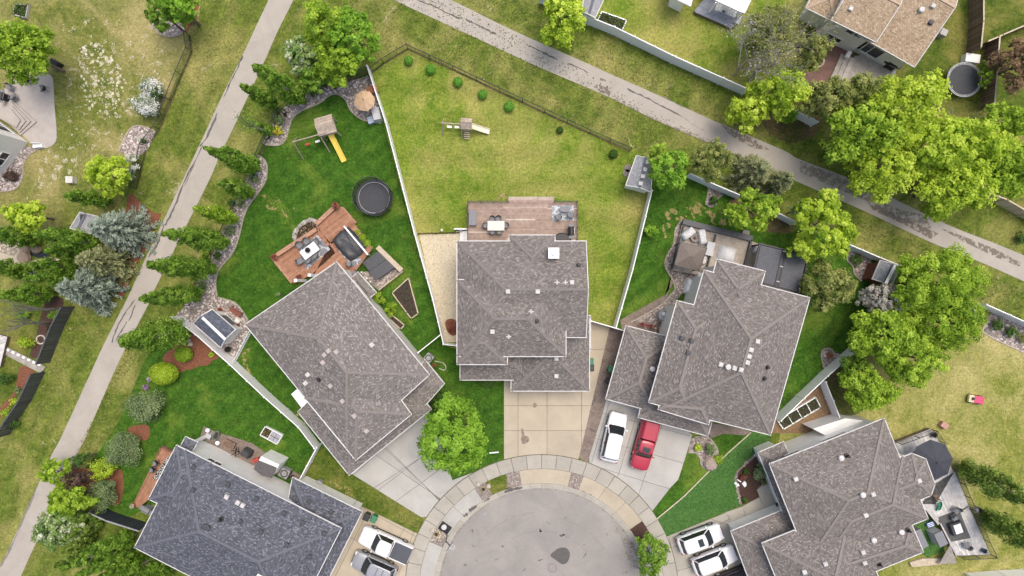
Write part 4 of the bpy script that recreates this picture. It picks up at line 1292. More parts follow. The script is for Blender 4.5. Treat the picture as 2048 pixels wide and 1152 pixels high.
for a, b in (('900,610', '1030,490'), ('600,845', '900,650')):
    p0, p1 = P(*q('G', a)[0], D2Z), P(*q('G', b)[0], D2Z)
    m.bar(p0 + Vector((0, 0, .2)), p1 + Vector((0, 0, .2)), .42, .4)
for a, b in (('1085,490', '1190,610'), ('575,870', '720,1050')):
    for k in range(2):
        p0, p1 = P(*q('G', a)[0], .2), P(*q('G', b)[0], .2)
        off = (p1 - p0).normalized().cross(Vector((0, 0, 1))) * (-.32 * (k - .5)) * (1 if a[0] == '1' else 1)
        m.bar(p0 + off, p1 + off, .3, .34 + .12 * k)
m.build('bench_steps', plain('cedar_light', (.44, .25, .16), .8, .2, 4), deck2)
m = MB()
p = [P(*k, .5) for k in q('G', '1370,785 1555,965')]
m.bar(p[0], p[1], .28, .9); m.bar(p[0] + Vector((0, 0, .47)), p[1] + Vector((0, 0, .47)), .5, .05)
p2 = [P(*k, .3) for k in q('G', '1560,970 1375,1115')]
m.bar(p2[0], p2[1], .12, .5)
m.build('timber_screen', M_TIMB, deck2)
m = MB(); p = [P(*k, D2Z) for k in q('G', '1125,630 1305,845')]
m.bar(p[0] + Vector((0, 0, .9)), p[1] + Vector((0, 0, .9)), .16, .06)
for k in range(6): m.bar(p[0].lerp(p[1], k / 5), p[0].lerp(p[1], k / 5) + Vector((0, 0, .9)), .07, .07)
m.build('white_rail', M_WHITE, deck2)
D3Z = .5
deck3 = deck('taupe plank deck with covered furniture behind the right house', [q('I', '630,610 1160,735 1105,935 880,1010 810,1010 545,960'), q('I', '1165,740 1230,760 1180,950 1115,935')], D3Z, M_DECKT, R(-13), bw=.14)
m = MB()
for a, b, w_ in (('630,590', '1160,722', .55), ('640,625', '545,955', .14), ('1155,730', '1105,925', .2), ('885,690', '815,945', .12)):
    p0, p1 = P(*q('I', a)[0], D3Z), P(*q('I', b)[0], D3Z)
    m.bar(p0 + Vector((0, 0, .2)), p1 + Vector((0, 0, .2)), w_, .45)
m.build('black_bench_wall', plain('black_blue_metal', (.045, .05, .062), .5, .1, 3), deck3)
MB().prism(W2(q('I', '1100,650 1150,660 1145,715 1090,700'), .4), 0, .4).build('steps', M_DECKO, deck3)
D5Z = .7
deck5 = deck('weathered pale grey deck with dark umbrella behind the lower right house', [q('W', '730,130 1010,20 1065,110 1180,360 1040,600 900,600 780,260'), q('W', '1040,440 1190,350 1300,620 1060,760 930,600'), q('W', '1060,720 1300,610 1460,990 1200,1000 1130,860')], D5Z, M_DECKG, R(-65), worn=.12)
railing(q('W', '740,125 1010,25 1065,115'), D5Z, .95, deck5, M_DARK)
railing(q('W', '1180,330 1300,630 1460,985 1210,995'), D5Z, .95, deck5, M_DARK)
t5 = struct('turf_patio', MB().sheet(W2(q('W', '870,760 980,680 1060,720 1130,860 1100,960 980,1010 940,980')), .03), G_TURF)
MB().prism(W2(q('W', '830,1040 930,1010 1090,1010 1070,1055 850,1075')), .005, .26).solo('planter_box', M_TIMB, P(*q('W', '940,1050')[0]), 'long low timber planter under the roof corner, lower right', 'planter')
p = [P(*k, z) for k, z in zip(q('W', '1155,910 1205,1055 1070,1060'), (.9, .75, .75))]
m = MB(); m.add(p + [v - Vector((0, 0, .06)) for v in p], [(0, 2, 1), (3, 4, 5), (0, 1, 4, 3), (1, 2, 5, 4), (2, 0, 3, 5)])
for v in p: m.tube((v.x, v.y, 0), (v.x, v.y, v.z - .05), .04)
m.solo('corner_bench', M_DECKO, (p[1].x, p[1].y, 0), 'triangular grey plank bench at the deck corner, lower right', 'bench')
deck6 = deck('weathered brown deck with steps behind the tan house', [q('E', '420,430 500,420 740,530 720,640 560,700 330,610')], .35, M_DECKO, R(-27))
m = MB()
for k in range(3):
    p0, p1 = P(*q('E', '330,420')[0], .1), P(*q('E', '250,600')[0], .1)
    sh = (p1 - p0).normalized().cross(Vector((0, 0, 1))) * (-.5 * k)
    m.bar(p0 + sh + Vector((0, 0, .02 + .05 * k)), p1 + sh + Vector((0, 0, .02 + .05 * k)), .48, .2 + .06 * k, tint=.4 + .2 * k)
m.build('steps', M_DECKO, deck6, tints=True)
deck8 = deck('blue grey deck with patterned rug at the top edge', [q('D', '725,80 900,-120 1180,-60 1080,160 1010,215 735,95')], .5, M_DECKB, R(-27))
deck4 = deck('narrow red cedar deck beside the slate blue house', [q('Q', '1240,155 1330,200 1150,560 1060,630 1020,600')], .5, M_WOOD, R(62))
railing(q('Q', '1335,200 1245,160 1215,220'), .5, .3, deck4, plain('cedar_red', (.30, .12, .075), .8, .2, 4), bal=.4)
deck9 = deck('pale grey deck corner at the left edge', [q('K', '-60,330 55,360 0,590 -60,600')], .5, M_DECKG, R(20))
deck10 = deck('grey boardwalk with pale squares leading to the left path', [q('K', '50,435 350,590 310,640 25,490')], .12, M_DECKO, R(60), name='boardwalk', cat='boardwalk')
for k in range(7):
    p = P(60 / 3.84 + k * 40 / 3.84, 580 + (460 + k * 19) / 3.84, .12)
    MB().box(p.x, p.y, .125, .3, .24, .03, R(-25)).build('inlay', M_WHITE, deck10)

# ================================================================== garden buildings
def shed(label, poly, ze, pitch, gables, roof, wall, name='shed', extra=None):
    h = House(name, label, 'shed', [(poly, ze, pitch, gables)], roof, C_BLUE, wall, over=.16)
    return h
s1 = shed('light grey shed with four small white roof vents in the middle yard', q('I', '280,85 405,125 385,362 200,312')[0:4], 2.1, .5, [0, 2], S_SHED, M_SIDING)
s1.vents([('w', p) for p in q('I', '365,135 345,190 327,243 310,297')], R(-15))
s2 = shed('dark blue roofed shed with white ridge strip beside the long white fence', q('L', '95,150 275,305 165,440 -45,255'), 2.1, .5, [1, 3], S_SHEDB, M_SIDING)
w = [s2.on(p) for p in q('L', '22,212 198,380')]
m = MB(); m.bar(w[0] + Vector((0, 0, .06)), w[1] + Vector((0, 0, .06)), .28, .06); m.build('ridge_strip', M_WHITE, s2.roof)
m = MB(); L = W2(q('L', '150,190 200,195 280,265 235,270'), 1.9)
m.prism(L, 1.85, 1.92); m.build('door_awning', M_CHAR, s2.root)
s3 = shed('grey roofed shed half hidden by the blue spruces', q('F', '620,518 745,545 700,680 545,640'), 2.1, .45, [0, 2], S_SHED, M_SIDING)
w = s3.on(q('F', '630,555')[0]); MB().box(w.x, w.y, w.z + .05, .25, .55, .12).build('skylight', M_DARK, s3.roof)
s4 = shed('small brown shed with grey roof by the white right hand fence', q('J', '555,1030 615,888 760,940 690,1090'), 2.2, .45, [1, 3], S_SHED, plain('red_brown_siding', (.20, .065, .04), .8, .2, 4))
w = [s4.on(p) for p in q('J', '728,925 655,1065')]
m = MB(); m.bar(w[0] + Vector((0, 0, .06)), w[1] + Vector((0, 0, .06)), .3, .06); m.build('ridge_strip', M_WHITE, s4.roof)
s5 = shed('grey flat shed roof with white edge at the top edge', q('C', '1420,-60 1560,0 1495,140 1400,95'), 2.1, .12, [0, 2], S_SHED, M_WHITE)
s6 = shed('grey blue shed roof under the large right tree', q('O', '1290,140 1375,170 1340,230 1260,200'), 2.1, .3, [1, 3], S_SHED, M_SIDING)
# hard-top gazebo
def gazebo():
    pl = W2(q('I', '620,745 822,792 762,968 572,920'), 2.6)
    c = cen2(pl)
    root = thing('gazebo', 'brown hard top gazebo with pyramid roof on the taupe deck', 'gazebo', (c.x, c.y, D3Z))
    E, regs = hip_regions(pl, .28, set())
    for i, reg in regs:
        a, b, t, n = E[i]
        pts = [Vector((p.x, p.y, 2.6 + .28 * n.dot(p - a))) for p in reg]
        if area(reg) < 0: pts = pts[::-1]
        m = MB(); m.add(pts + [p - Vector((0, 0, .04)) for p in pts], [tuple(range(len(pts))), tuple(range(len(pts), 2 * len(pts)))[::-1]])
        for k in range(9):          # standing seams
            u = (b - a).length * (k + .5) / 9
            p0 = a + t * u
            run = min(u, (b - a).length - u) * .95
            p1 = p0 + n * run
            m.bar((p0.x, p0.y, 2.615), (p1.x, p1.y, 2.615 + .28 * run), .03, .03)
        m.build('roof_panel', plain('gazebo_brown', (.155, .125, .105), .6, .08, 3, rand=.1), root)
    for p in pl: 
        r_ = p.lerp(c, .07)
        MB().box(r_.x, r_.y, D3Z + 1.05, .1, .1, 2.15).build('post', M_DARK, root)
    m = MB()
    for a, b in zip(pl, pl[1:] + pl[:1]): m.bar((a.x, a.y, 2.56), (b.x, b.y, 2.56), .08, .1)
    m.build('beam', M_DARK, root)
gazebo()
def pergola():
    pts = q('I', '1225,757 1600,850 1535,1140 1160,1040')
    c = cen2(W2(pts, 2.5))
    root = thing('louvred_pergola', 'black louvred pergola roof beside the right house', 'pergola', (c.x, c.y, 0))
    A, B, C_, D_ = [P(*p, 2.5) for p in pts]
    mat = plain('pergola_black', (.028, .03, .037), .5, .1, 3)
    def at(u, v): return A.lerp(B, u).lerp(D_.lerp(C_, u), v)
    m = MB()
    for a, b in ((A, B), (B, C_), (C_, D_), (D_, A), (at(.48, 0), at(.48, 1)), (at(.55, 0), at(.55, 1))): m.bar(a, b, .14, .22)
    m.bar(at(.515, 0), at(.515, 1), .36, .12)
    m.build('beam', mat, root)
    m = MB(); m.prism([Vector(at(u, v).xy) for u, v in ((.02, .02), (.98, .02), (.98, .98), (.02, .98))], 2.38, 2.41); m.build('gap_shade_sheet', mat, root)  # dark sheet added below the louvres, standing in for shade in their gaps
    for u0, u1 in ((.03, .465), (.565, .97)):
        for k in range(19):
            v = .03 + .94 * (k + .5) / 19
            d = (at(u1, v) - at(u0, v))
            s_ = MB(); a, b = at(u0, v) + Vector((0, 0, .02)), at(u1, v) + Vector((0, 0, .02))
            s_.bar(a, b, .165, .03)
            s_.build('louvre', plain('louvre_grey', (.095, .102, .12), .6, .1, 3), root)
    for u, v in ((0.02, .02), (.98, .02), (.98, .98), (.02, .98)):
        p = at(u, v); MB().box(p.x, p.y, 1.2, .14, .14, 2.4).build('post', mat, root)
    for v in (.05, .45, .85):
        p = at(.515, v); MB().box(p.x, p.y, 2.64, .3, .1, .05, R(-15)).build('bracket', M_LGREY, root)
pergola()

# ================================================================== furniture builders (local metres)
def chair_proto(name, label, mat, seat=None, w=.55):
    t = thing(name, label, 'chair', (0, 0, 0), local=True)
    MB().box(0, 0, .44, w, w, .06).build('seat', seat or mat, t, bevel=.02)
    m = MB()
    n = 7
    ring = [(w * .55 * math.cos(R(200 + 140 * i / (n - 1))), w * .5 * math.sin(R(200 + 140 * i / (n - 1))) - .02) for i in range(n)]
    m.loft([[(x * 1, y, .46) for x, y in ring] + [(x * .93, y * .9, .46) for x, y in ring[::-1]], [(x * 1.05, y * 1.12, .86) for x, y in ring] + [(x * .98, y * 1.02, .86) for x, y in ring[::-1]]])
    m.build('backrest', mat, t)
    for sx in (-1, 1):
        for sy in (-1, 1):
            MB().tube((sx * w * .42, sy * w * .42, 0), (sx * w * .4, sy * w * .4, .42), .02, .022, 6).build('leg', mat, t)
        m = MB(); m.bar((sx * w * .5, -w * .3, .64), (sx * w * .5, w * .42, .64), .05, .035); m.bar((sx * w * .5, w * .4, .44), (sx * w * .5, w * .4, .63), .03, .03)
        m.build('armrest', mat, t)
    return t
def table_thing(name, label, c, z, L, Wd, rz, topmat, legmat, h=.74, ox=0):
    t = thing(name, label, 'table', (c.x, c.y, z), rz, local=True)
    MB().box(0, 0, h, L, Wd, .05).build('table_top', topmat, t, bevel=.015)
    for sx in (-1, 1):
        for sy in (-1, 1):
            MB().box(sx * (L / 2 - .1), sy * (Wd / 2 - .1), h / 2 - .015, .07, .07, h - .04).build('leg', legmat, t)
    return t
def tarp(label, c, z, sx, sy, h, rz, mat, name='covered_furniture', seed=1, cat='furniture cover', low=.0, hfun=None):
    n, m_ = 22, 18
    V, Fc = [], []
    for j in range(m_ + 1):
        for i in range(n + 1):
            u, v = i / n * 2 - 1, j / m_ * 2 - 1
            e = max(abs(u), abs(v))
            k = (1 - e ** 7)
            hh = h * (hfun(u, v) if hfun else 1)
            zz = hh * (k if e < 1 else 0)
            nz = noise.noise(Vector((u * 2.2 + seed * 3, v * 2.2, seed))) * .12 + noise.noise(Vector((u * 6 + seed, v * 6, 2.0))) * .06
            rr = 1 - .12 * (abs(u * v)) ** 2
            x, y = u * sx / 2 * rr * (1 + .05 * noise.noise(Vector((v * 4, seed, 1)))), v * sy / 2 * rr * (1 + .05 * noise.noise(Vector((u * 4, seed, 5))))
            V.append((x, y, max(0.0, zz * (1 + nz * 1.3))))
    for j in range(m_):
        for i in range(n):
            a = j * (n + 1) + i
            Fc.append((a, a + 1, a + n + 2, a + n + 1))
    mb = MB(); mb.add(V, Fc)
    o = put(name, mb.mesh(name, mat, smooth=True)); o.location = (c.x, c.y, z); o.rotation_euler.z = rz
    return tag(o, label, cat)
def wpt(t, s, z=0): return P(*q(t, s)[0], z)
CH_B = chair_proto('patio_chair', 'x', M_BLACK, M_GREYP); CH_G = chair_proto('patio_chair', 'x', plain('chair_grey', (.13, .135, .145), .7), plain('chair_seat_grey', (.22, .225, .235), .85), .62)
first = {}
def chair(proto, c, rz, label, group=None):
    if proto not in first:
        first[proto] = True
        o = proto
        o.location = c; o.rotation_euler.z = rz; o['label'] = label
        if group: o['group'] = group
        return o
    return dup(proto, c, rz, label, group)
# middle deck set
c = wpt('H', '737,620', D1Z + .75); table_thing('dining_table', 'pale rectangular dining table on the mauve deck', Vector((c.x, c.y, 0)), D1Z, 1.75, 1.0, 0, plain('pale_table', (.60, .59, .55), .5, .04), M_DARK)
for s_, rz, lab in (('710,572', 180, 'black patio chair behind the pale table, left of two'), ('757,570', 180, 'black patio chair behind the pale table, right of two'), ('712,668', 0, 'black patio chair nearest the roof at the pale table, left of two'),
                    ('765,668', 0, 'black patio chair nearest the roof at the pale table, right of two'), ('660,622', -90, 'black patio chair at the left end of the pale table'), ('815,622', 90, 'black patio chair at the right end of the pale table')):
    chair(CH_B, wpt('H', s_, D1Z), R(rz), lab, 'chairs round the pale dining table')
def storage_box(label, t, s_, z, sx, sy, h, rz, mat, lidmat=None):
    c = wpt(t, s_, z + h)
    r_ = thing('storage_box', label, 'storage box', (c.x, c.y, z), rz, local=True)
    MB().box(0, 0, h * .42, sx * .94, sy * .94, h * .84).build('body', mat, r_, bevel=.02)
    MB().box(0, 0, h * .91, sx, sy, h * .16).build('lid', lidmat or mat, r_, bevel=.03)
    return r_
storage_box('long grey storage box on left side of mauve deck', 'H', '557,558', D1Z, .8, 1.6, .6, 0, M_GREYP)
storage_box('light grey storage box beside the brown gazebo', 'I', '848,797', D3Z, .8, 1.45, .6, R(-12), M_LGREY)
storage_box('pale storage box by white fence next to tan umbrella', 'B', '1352,870', .03, .8, 1.3, 1.0, R(12), M_SIDING, M_LGREY)
storage_box('small blue grey storage box beside the pale one near tan umbrella', 'B', '1312,918', .03, .75, .75, .6, R(20), plain('blue_grey_resin', (.30, .36, .44), .5))
storage_box('white planter box above the right trampoline', 'E', '1330,445', .01, 1.5, .9, .8, R(-8), M_SIDING)
storage_box('small pale utility box on the dry top left lawn', 'F', '527,265', .01, .75, .7, .7, 0, plain('pale_box', (.62, .60, .56), .6))
storage_box('grey utility box on lawn beside the tan roof', 'E', '1110,245', .01, .7, .7, .8, R(-25), plain('utility_grey', (.40, .38, .36), .6))
storage_box('black composter at the edge of the big left tree', 'A', '405,480', .01, .9, .7, .9, R(-30), M_BLACK)
def rug(label, t, pts, z, mat, extra=None):
    w_ = W2(q(t, pts), z); c = cen2(w_)
    o = MB().prism(w_, z + .002, z + .014).solo('rug', mat, (c.x, c.y, z), label, 'rug')
    return o
def pattern(name, a, b, scale, thr=.5):
    if name in MATS: return MATS[name]
    m, nt, bb = nodes(name)
    v = nn(nt, 'ShaderNodeTexVoronoi'); v.feature = 'DISTANCE_TO_EDGE'; v.inputs['Scale'].default_value = scale
    nt.links.new(nn(nt, 'ShaderNodeNewGeometry').outputs['Position'], v.inputs['Vector'])
    c = mixc(nt, ramp(nt, v.outputs[0], .04, .07), a, b)
    nt.links.new(c, bb.inputs['Base Color']); bb.inputs['Roughness'].default_value = .95
    MATS[name] = m
    return m
rug('pale patterned rug at the right end of the mauve deck', 'H', '1167,465 1335,465 1335,580 1167,580', D1Z, pattern('rug_pale', (.62, .64, .66), (.30, .33, .36), 1.6))
c = wpt('H', '1265,492', D1Z + .4)
o = thing('oval_table', 'grey oval low table on the pale patterned rug', 'table', (c.x, c.y, D1Z), local=True)
m = MB(); m.lathe([(.55, .38), (.55, .42)], 24); m.v = [(x * 1.05, y * .55, z) for x, y, z in m.v]; m.build('table_top', M_GREYP, o)
for k in range(4): MB().tube((.35 * math.cos(1.57 * k + .8), .2 * math.sin(1.57 * k + .8), 0), (.3 * math.cos(1.57 * k + .8), .17 * math.sin(1.57 * k + .8), .38), .02).build('leg', M_DARK, o)
chair(CH_G, wpt('H', '1215,555', D1Z), R(25), 'grey lounge chair on pale rug, left of two')
chair(CH_G, wpt('H', '1308,540', D1Z), R(-20), 'grey lounge chair on pale rug, right of two')
def bbq(label, c, z, rz, L=1.5, covered=False, mat=None):
    t = thing('barbecue', label, 'barbecue', (c.x, c.y, z), rz, local=True)
    mat = mat or M_BLACK
    MB().box(0, 0, .45, L * .5, .5, .7).build('cabinet', mat, t, bevel=.02)
    m = MB(); n = 10
    m.loft([[(x, -.29 + .58 * (i / n) if False else .29 * math.cos(math.pi * i / n), .82 + .30 * math.sin(math.pi * i / n)) for i in range(n + 1)] for x in (-L * .27, L * .27)], close=True)
    m.build('lid', mat, t, smooth=False)
    for sx in (-1, 1): MB().box(sx * L * .38, 0, .84, L * .2, .5, .04).build('side_shelf', M_GREYP if not covered else mat, t)
    for sx in (-1, 1):
        for sy in (-1, 1): MB().tube((sx * L * .22, sy * .2, 0), (sx * L * .22, sy * .2, .12), .05, .05, 8).build('wheel', M_DARK, t)
    MB().bar((-L * .2, -.31, .95), (L * .2, -.31, .95), .03, .03).build('handle', M_MET, t)
    return t
bbq('black grill standing at the right edge of the mauve deck', wpt('H', '1315,660', D1Z + .8), D1Z, R(90), 1.6)
bbq('black covered grill on deck below the tan house', wpt('E', '710,495', 1.1), .35, R(-25), 1.9, True)
bbq('grey grill at the lower end of narrow cedar deck', wpt('Q', '1115,650', 1.0), .02, R(-30), 1.5, False, M_GREYP)
o = MB().lathe([(.9, 0), (.95, .1), (.95, .75), (.85, .82)], 20, wpt('H', '1240,748', D1Z)).solo('round_firepit', M_BLACK, wpt('H', '1240,748', D1Z), 'black round cover tucked under eaves of the middle house', 'cover')
# white gate of the middle deck
c = wpt('H', '468,658', .5)
o = thing('folding_gate', 'white folding gate at the left of the mauve deck', 'gate', (c.x, c.y, 0), local=True)
MB().box(0, .18, .5, 1.35, .05, 1.0).build('panel', M_WHITE, o); MB().bar((-.7, .1, .98), (.7, .1, .98), .06, .05).build('top_rail', M_WHITE, o); MB().bar((-.6, -.1, .05), (.55, .15, .9), .05, .05).build('brace', M_WHITE, o)
MB().box(0, -.12, .06, 1.4, .12, .12).build('sill', M_FWOOD, o)
boardfence('low dark board edging above the pale gravel yard', q('H', '140,684 420,676'), .35, plain('brown_edge', (.07, .05, .038), .9, .2, 4, rand=.2), .3, caprail=False, name='low_fence')
MB().lathe([(.05, 0), (.05, .3), (.12, .36), (.16, .46), (.12, .58), (.03, .62)], 14, wpt('H', '325,657')).solo('garden_globe', plain('globe_cream', (.75, .72, .55), .4), wpt('H', '325,657'), 'small cream globe lamp beside the gravel yard', 'garden lamp', smooth=True)
# cedar deck set
rz2 = R(37)
rug('grey chevron rug under white table on cedar deck', 'G', '755,800 900,690 1000,800 820,960', D2Z, pattern('rug_grey', (.50, .51, .53), (.20, .21, .23), 1.1))
rug('grey rug beside the black tarpaulin on cedar deck', 'G', '1050,800 1110,760 1250,890 1180,940', D2Z, pattern('rug_grey', (.50, .51, .53), (.20, .21, .23), 1.1))
c = wpt('G', '841,812', D2Z + .75); table_thing('dining_table', 'white dining table with black plant on the cedar deck', Vector((c.x, c.y, 0)), D2Z, 1.85, 1.05, rz2, plain('white_table', (.78, .78, .78), .4, .03), M_DARK)
for s_, rz, lab in (('775,770', 217, 'grey armchair above the white table, nearest stone planter'), ('830,740', 217, 'grey armchair at upper corner of the white table'), ('905,745', 127, 'grey armchair at the right end of the white table'), ('895,850', 37, 'grey armchair below the white table, right of two'), ('845,885', 37, 'grey armchair below the white table, left of two'), ('778,895', -53, 'grey armchair at the lower left end of the white table')):
    chair(CH_G, wpt('G', s_, D2Z), R(rz), lab, 'chairs round the white dining table')
tarp('rumpled black tarpaulin over furniture on the cedar deck', wpt('G', '1140,760', D2Z + .4), D2Z, 2.5, 3.3, .75, R(41), plain('black_tarp', (.05, .053, .06), .45, .2, 4), seed=4, hfun=lambda u, v: .7 + .3 * v)
def hottub(label, t, pts, z, h):
    L = [P(*p, z + h) for p in q(t, pts)]
    c = sum(L, Vector()) / 4
    root = thing('hot_tub', label, 'hot tub', (c.x, c.y, 0))
    MB().prism([Vector(p.xy).lerp(c.xy, .06) for p in L], .02, z + h - .1).build('cabinet', M_CHAR, root)
    A, B, C_, D_ = [Vector(p.xy) for p in L]
    for k in (0, 1):
        m = MB(); m.prism([A.lerp(B, .503 * k), A.lerp(B, .497 + .503 * k), D_.lerp(C_, .497 + .503 * k), D_.lerp(C_, .503 * k)], z + h - .1, z + h)
        m.build('cover_half', plain('tub_cover', (.062, .066, .074), .55, .1, 2, rand=.12), root, bevel=.02)
    return root
hottub('dark folding covered hot tub beside the cedar deck', 'G', '1390,797 1503,937 1352,1040 1247,902', .05, .9)
def planter(label, t, s_, z, r, col, pot=None, group=None, n=120):
    c = wpt(t, s_, z)
    o = thing('potted_plant', label, 'potted plant', (c.x, c.y, z), local=True, group=group)
    MB().lathe([(r * .6, 0), (r * .85, r * 1.1), (r * .9, r * 1.15), (r * .75, r * 1.12)], 14).build('pot', pot or M_TERRA, o)
    V, T = [], []
    d = rng.normal(size=(n, 3)); d /= np.linalg.norm(d, axis=1)[:, None]; d[:, 2] = abs(d[:, 2])
    cpos = d * (r * 1.05) * rng.uniform(.3, 1, (n, 1)) + np.array([0, 0, r * 1.15])
    put('foliage', leafquads('foliage', cpos, d + rng.normal(size=(n, 3)) * .5, np.full(n, r * .35), rng.uniform(0, 1, n), col, (0, 0, 0)), o)
    return o
def leafquads(name, c, nrm, size, tint, mat, org, aspect=.55):
    n = len(c)
    nrm = nrm / (np.linalg.norm(nrm, axis=1)[:, None] + 1e-9)
    a = np.cross(nrm, rng.normal(size=(n, 3))); a /= (np.linalg.norm(a, axis=1)[:, None] + 1e-9)
    b = np.cross(nrm, a)
    sz = np.asarray(size)[:, None]
    V = np.stack([c - a * sz * .5, c + b * sz * .5 * aspect, c + a * sz * .5, c - b * sz * .5 * aspect], 1).reshape(-1, 3)
    return npmesh(name, V, 4, np.asarray(tint), mat, org)
F_RED = tinted('leaf_red', [(.10, .03, .025), (.22, .07, .045), (.32, .14, .09)], .8, .2)
F_DARKP = tinted('leaf_blackish', [(.01, .012, .01), (.02, .022, .018), (.035, .04, .03)], .8, .1)
F_MIDG = tinted('leaf_mid', [(.03, .075, .012), (.07, .15, .022), (.13, .23, .04)], .7, .3)
planter('red flower pot at the upper corner of the cedar deck', 'G', '1050,470', D2Z + .2, .42, F_RED)
planter('red flower pot at left corner of the cedar deck', 'G', '580,862', D2Z, .38, F_RED)
planter('rust flower pot by white porch post on cedar deck', 'G', '770,1015', D2Z, .32, F_RED)
planter('black leafy plant on the white table', 'G', '835,808', D2Z + .77, .3, F_DARKP, M_BLACK, n=60)
planter('rust pot by the blue roofed shed, upper', 'L', '165,152', .03, .3, F_RED)
planter('rust pot by the blue roofed shed, lower', 'L', '298,272', .03, .28, F_RED)
planter('terracotta pot in small stone bed beside the diagonal fence', 'O', '217,500', .03, .34, tinted('leaf_rust', [(.2, .07, .04), (.35, .14, .09)], .8))
planter('dark pot in the corner by the picket fence', 'L', '225,455', .03, .35, F_DARKP, M_BLACK)
planter('plant pot between left house and the hose', 'M', '265,575', .03, .25, F_RED)
planter('blue pot at the lower corner of pale grey deck', 'W', '1400,950', D5Z, .3, F_DARKP, plain('blue_pot', (.07, .13, .2), .5))
planter('black round pot at the top corner of the pale deck', 'W', '1015,62', D5Z, .32, F_DARKP, M_BLACK)
# semicircular stone planter
sp_ = q('G', '735,735 725,690 750,640 800,595 860,575 900,610')
c = cen2(W2(sp_, .3)); o = thing('stone_planter', 'curved stone planter against the cedar deck', 'planter', (c.x, c.y, 0))
MB().prism(W2(sp_, .3), .01, .28).build('soil', M_SOIL, o)
L = W2(cr(sp_, 3, False), .35)
for a in L:
    m = MB(); rr = random.uniform(.2, .3)
    m.lathe([(rr, 0), (rr * 1.1, .2), (rr * .8, .42), (rr * .3, .46)], 7, (a.x, a.y, .0)); m.build('stone', plain('planter_stone', (.36, .33, .30), .9, .2, 5, rand=.3), o)
X, Y = scatter(W2(sp_, .4), 400)
tag(put('flowers', leafquads('flowers', np.stack([X, Y, rng.uniform(.3, .6, len(X))], 1), rng.normal(size=(len(X), 3)) + np.array([0, 0, 1.5]), rng.uniform(.12, .25, len(X)), rng.uniform(0, 1, len(X)), tinted('mixed_flowers', [(.02, .03, .012), (.05, .07, .02), (.22, .12, .06), (.5, .42, .32)], .8, .2), ORG[o]), o), kind='stuff')
chair(CH_B, wpt('G', '1155,915', D2Z), R(20), 'black chair between cedar deck rug and hot tub')
chair(CH_B, wpt('G', '1200,985', D2Z), R(60), 'black chair against the left house wall near hot tub')
chair(CH_B, wpt('Q', '1215,275', .5), R(100), 'black chair on narrow cedar deck, upper of two', 'chairs on the narrow cedar deck')
chair(CH_B, wpt('Q', '1190,325', .5), R(100), 'black chair on narrow cedar deck, lower of two', 'chairs on the narrow cedar deck')
rug('black white patterned rug on narrow cedar deck', 'Q', '1290,230 1310,240 1220,420 1175,400', .5, pattern('rug_bw', (.7, .7, .68), (.04, .04, .045), 4.0))
planter('white flowers at the end of narrow cedar deck', 'Q', '1030,605', .5, .28, tinted('leaf_white', [(.2, .25, .12), (.7, .7, .68), (.8, .8, .78)], .8, .2))
# right deck covers
tarp('pale covered sofa at upper left of taupe deck', wpt('I', '682,680', D3Z + .6), D3Z, 1.7, .95, .75, R(38), M_COVER, seed=2)
tarp('pale covered sofa standing upright beside the first, on taupe deck', wpt('I', '790,705', D3Z + .6), D3Z, .9, 1.75, .75, R(8), M_COVER, seed=3)
tarp('large pale covered round table on taupe deck', wpt('I', '985,838', D3Z + .6), D3Z, 2.0, 1.8, .8, R(-15), M_COVER, seed=6, hfun=lambda u, v: max(.15, 1 - .55 * (u * u + v * v)))
tarp('pale covered chair by the gazebo edge', wpt('I', '800,885', D3Z + .4), D3Z, .45, 1.0, .6, R(-15), M_COVER, seed=7)
tarp('white tarpaulin bundle beside right house wall', wpt('I', '695,1085', .8), .02, .9, 1.8, 1.0, R(-12), plain('white_tarp', (.68, .69, .70), .6, .08, 4), seed=8)
tarp('white covered bundle under right house eave', wpt('I', '760,1040', .8), .02, .7, 1.9, 1.0, R(-15), plain('white_tarp', (.68, .69, .70), .6, .08, 4), seed=9)
tarp('white covered chair between deck and black pergola', wpt('I', '1200,798', D3Z + .4), D3Z, .5, .9, .8, R(-15), M_COVER, seed=10)
o = thing('fire_bowl', 'round stone fire bowl between the covered sofas', 'fire bowl', wpt('I', '722,715', D3Z), local=True)
MB().lathe([(.25, 0), (.42, .25), (.45, .4), (.36, .4), (.3, .3)], 18).build('bowl', plain('bowl_stone', (.28, .25, .22), .9, .15, 6), o); MB().lathe([(.2, .3), (.12, .45), (.02, .5)], 8).build('logs', M_FWOOD, o)
o = thing('barrel', 'grey round barrel standing by the right house wall', 'barrel', wpt('N', '482,195', .5).xy.to_3d(), local=True)
MB().lathe([(.5, 0), (.58, .4), (.55, .95), (.5, .98), (.46, .9)], 20).build('body', plain('barrel_grey', (.26, .28, .30), .6), o); MB().lathe([(.44, .7), (.44, .75)], 20).build('water', M_GLASS, o)
tarp('small pale sheet stuffed in the grey barrel', wpt('N', '490,185', 1.0), .76, .4, .4, .28, 0, M_COVER, seed=12, cat='cloth', name='cloth')
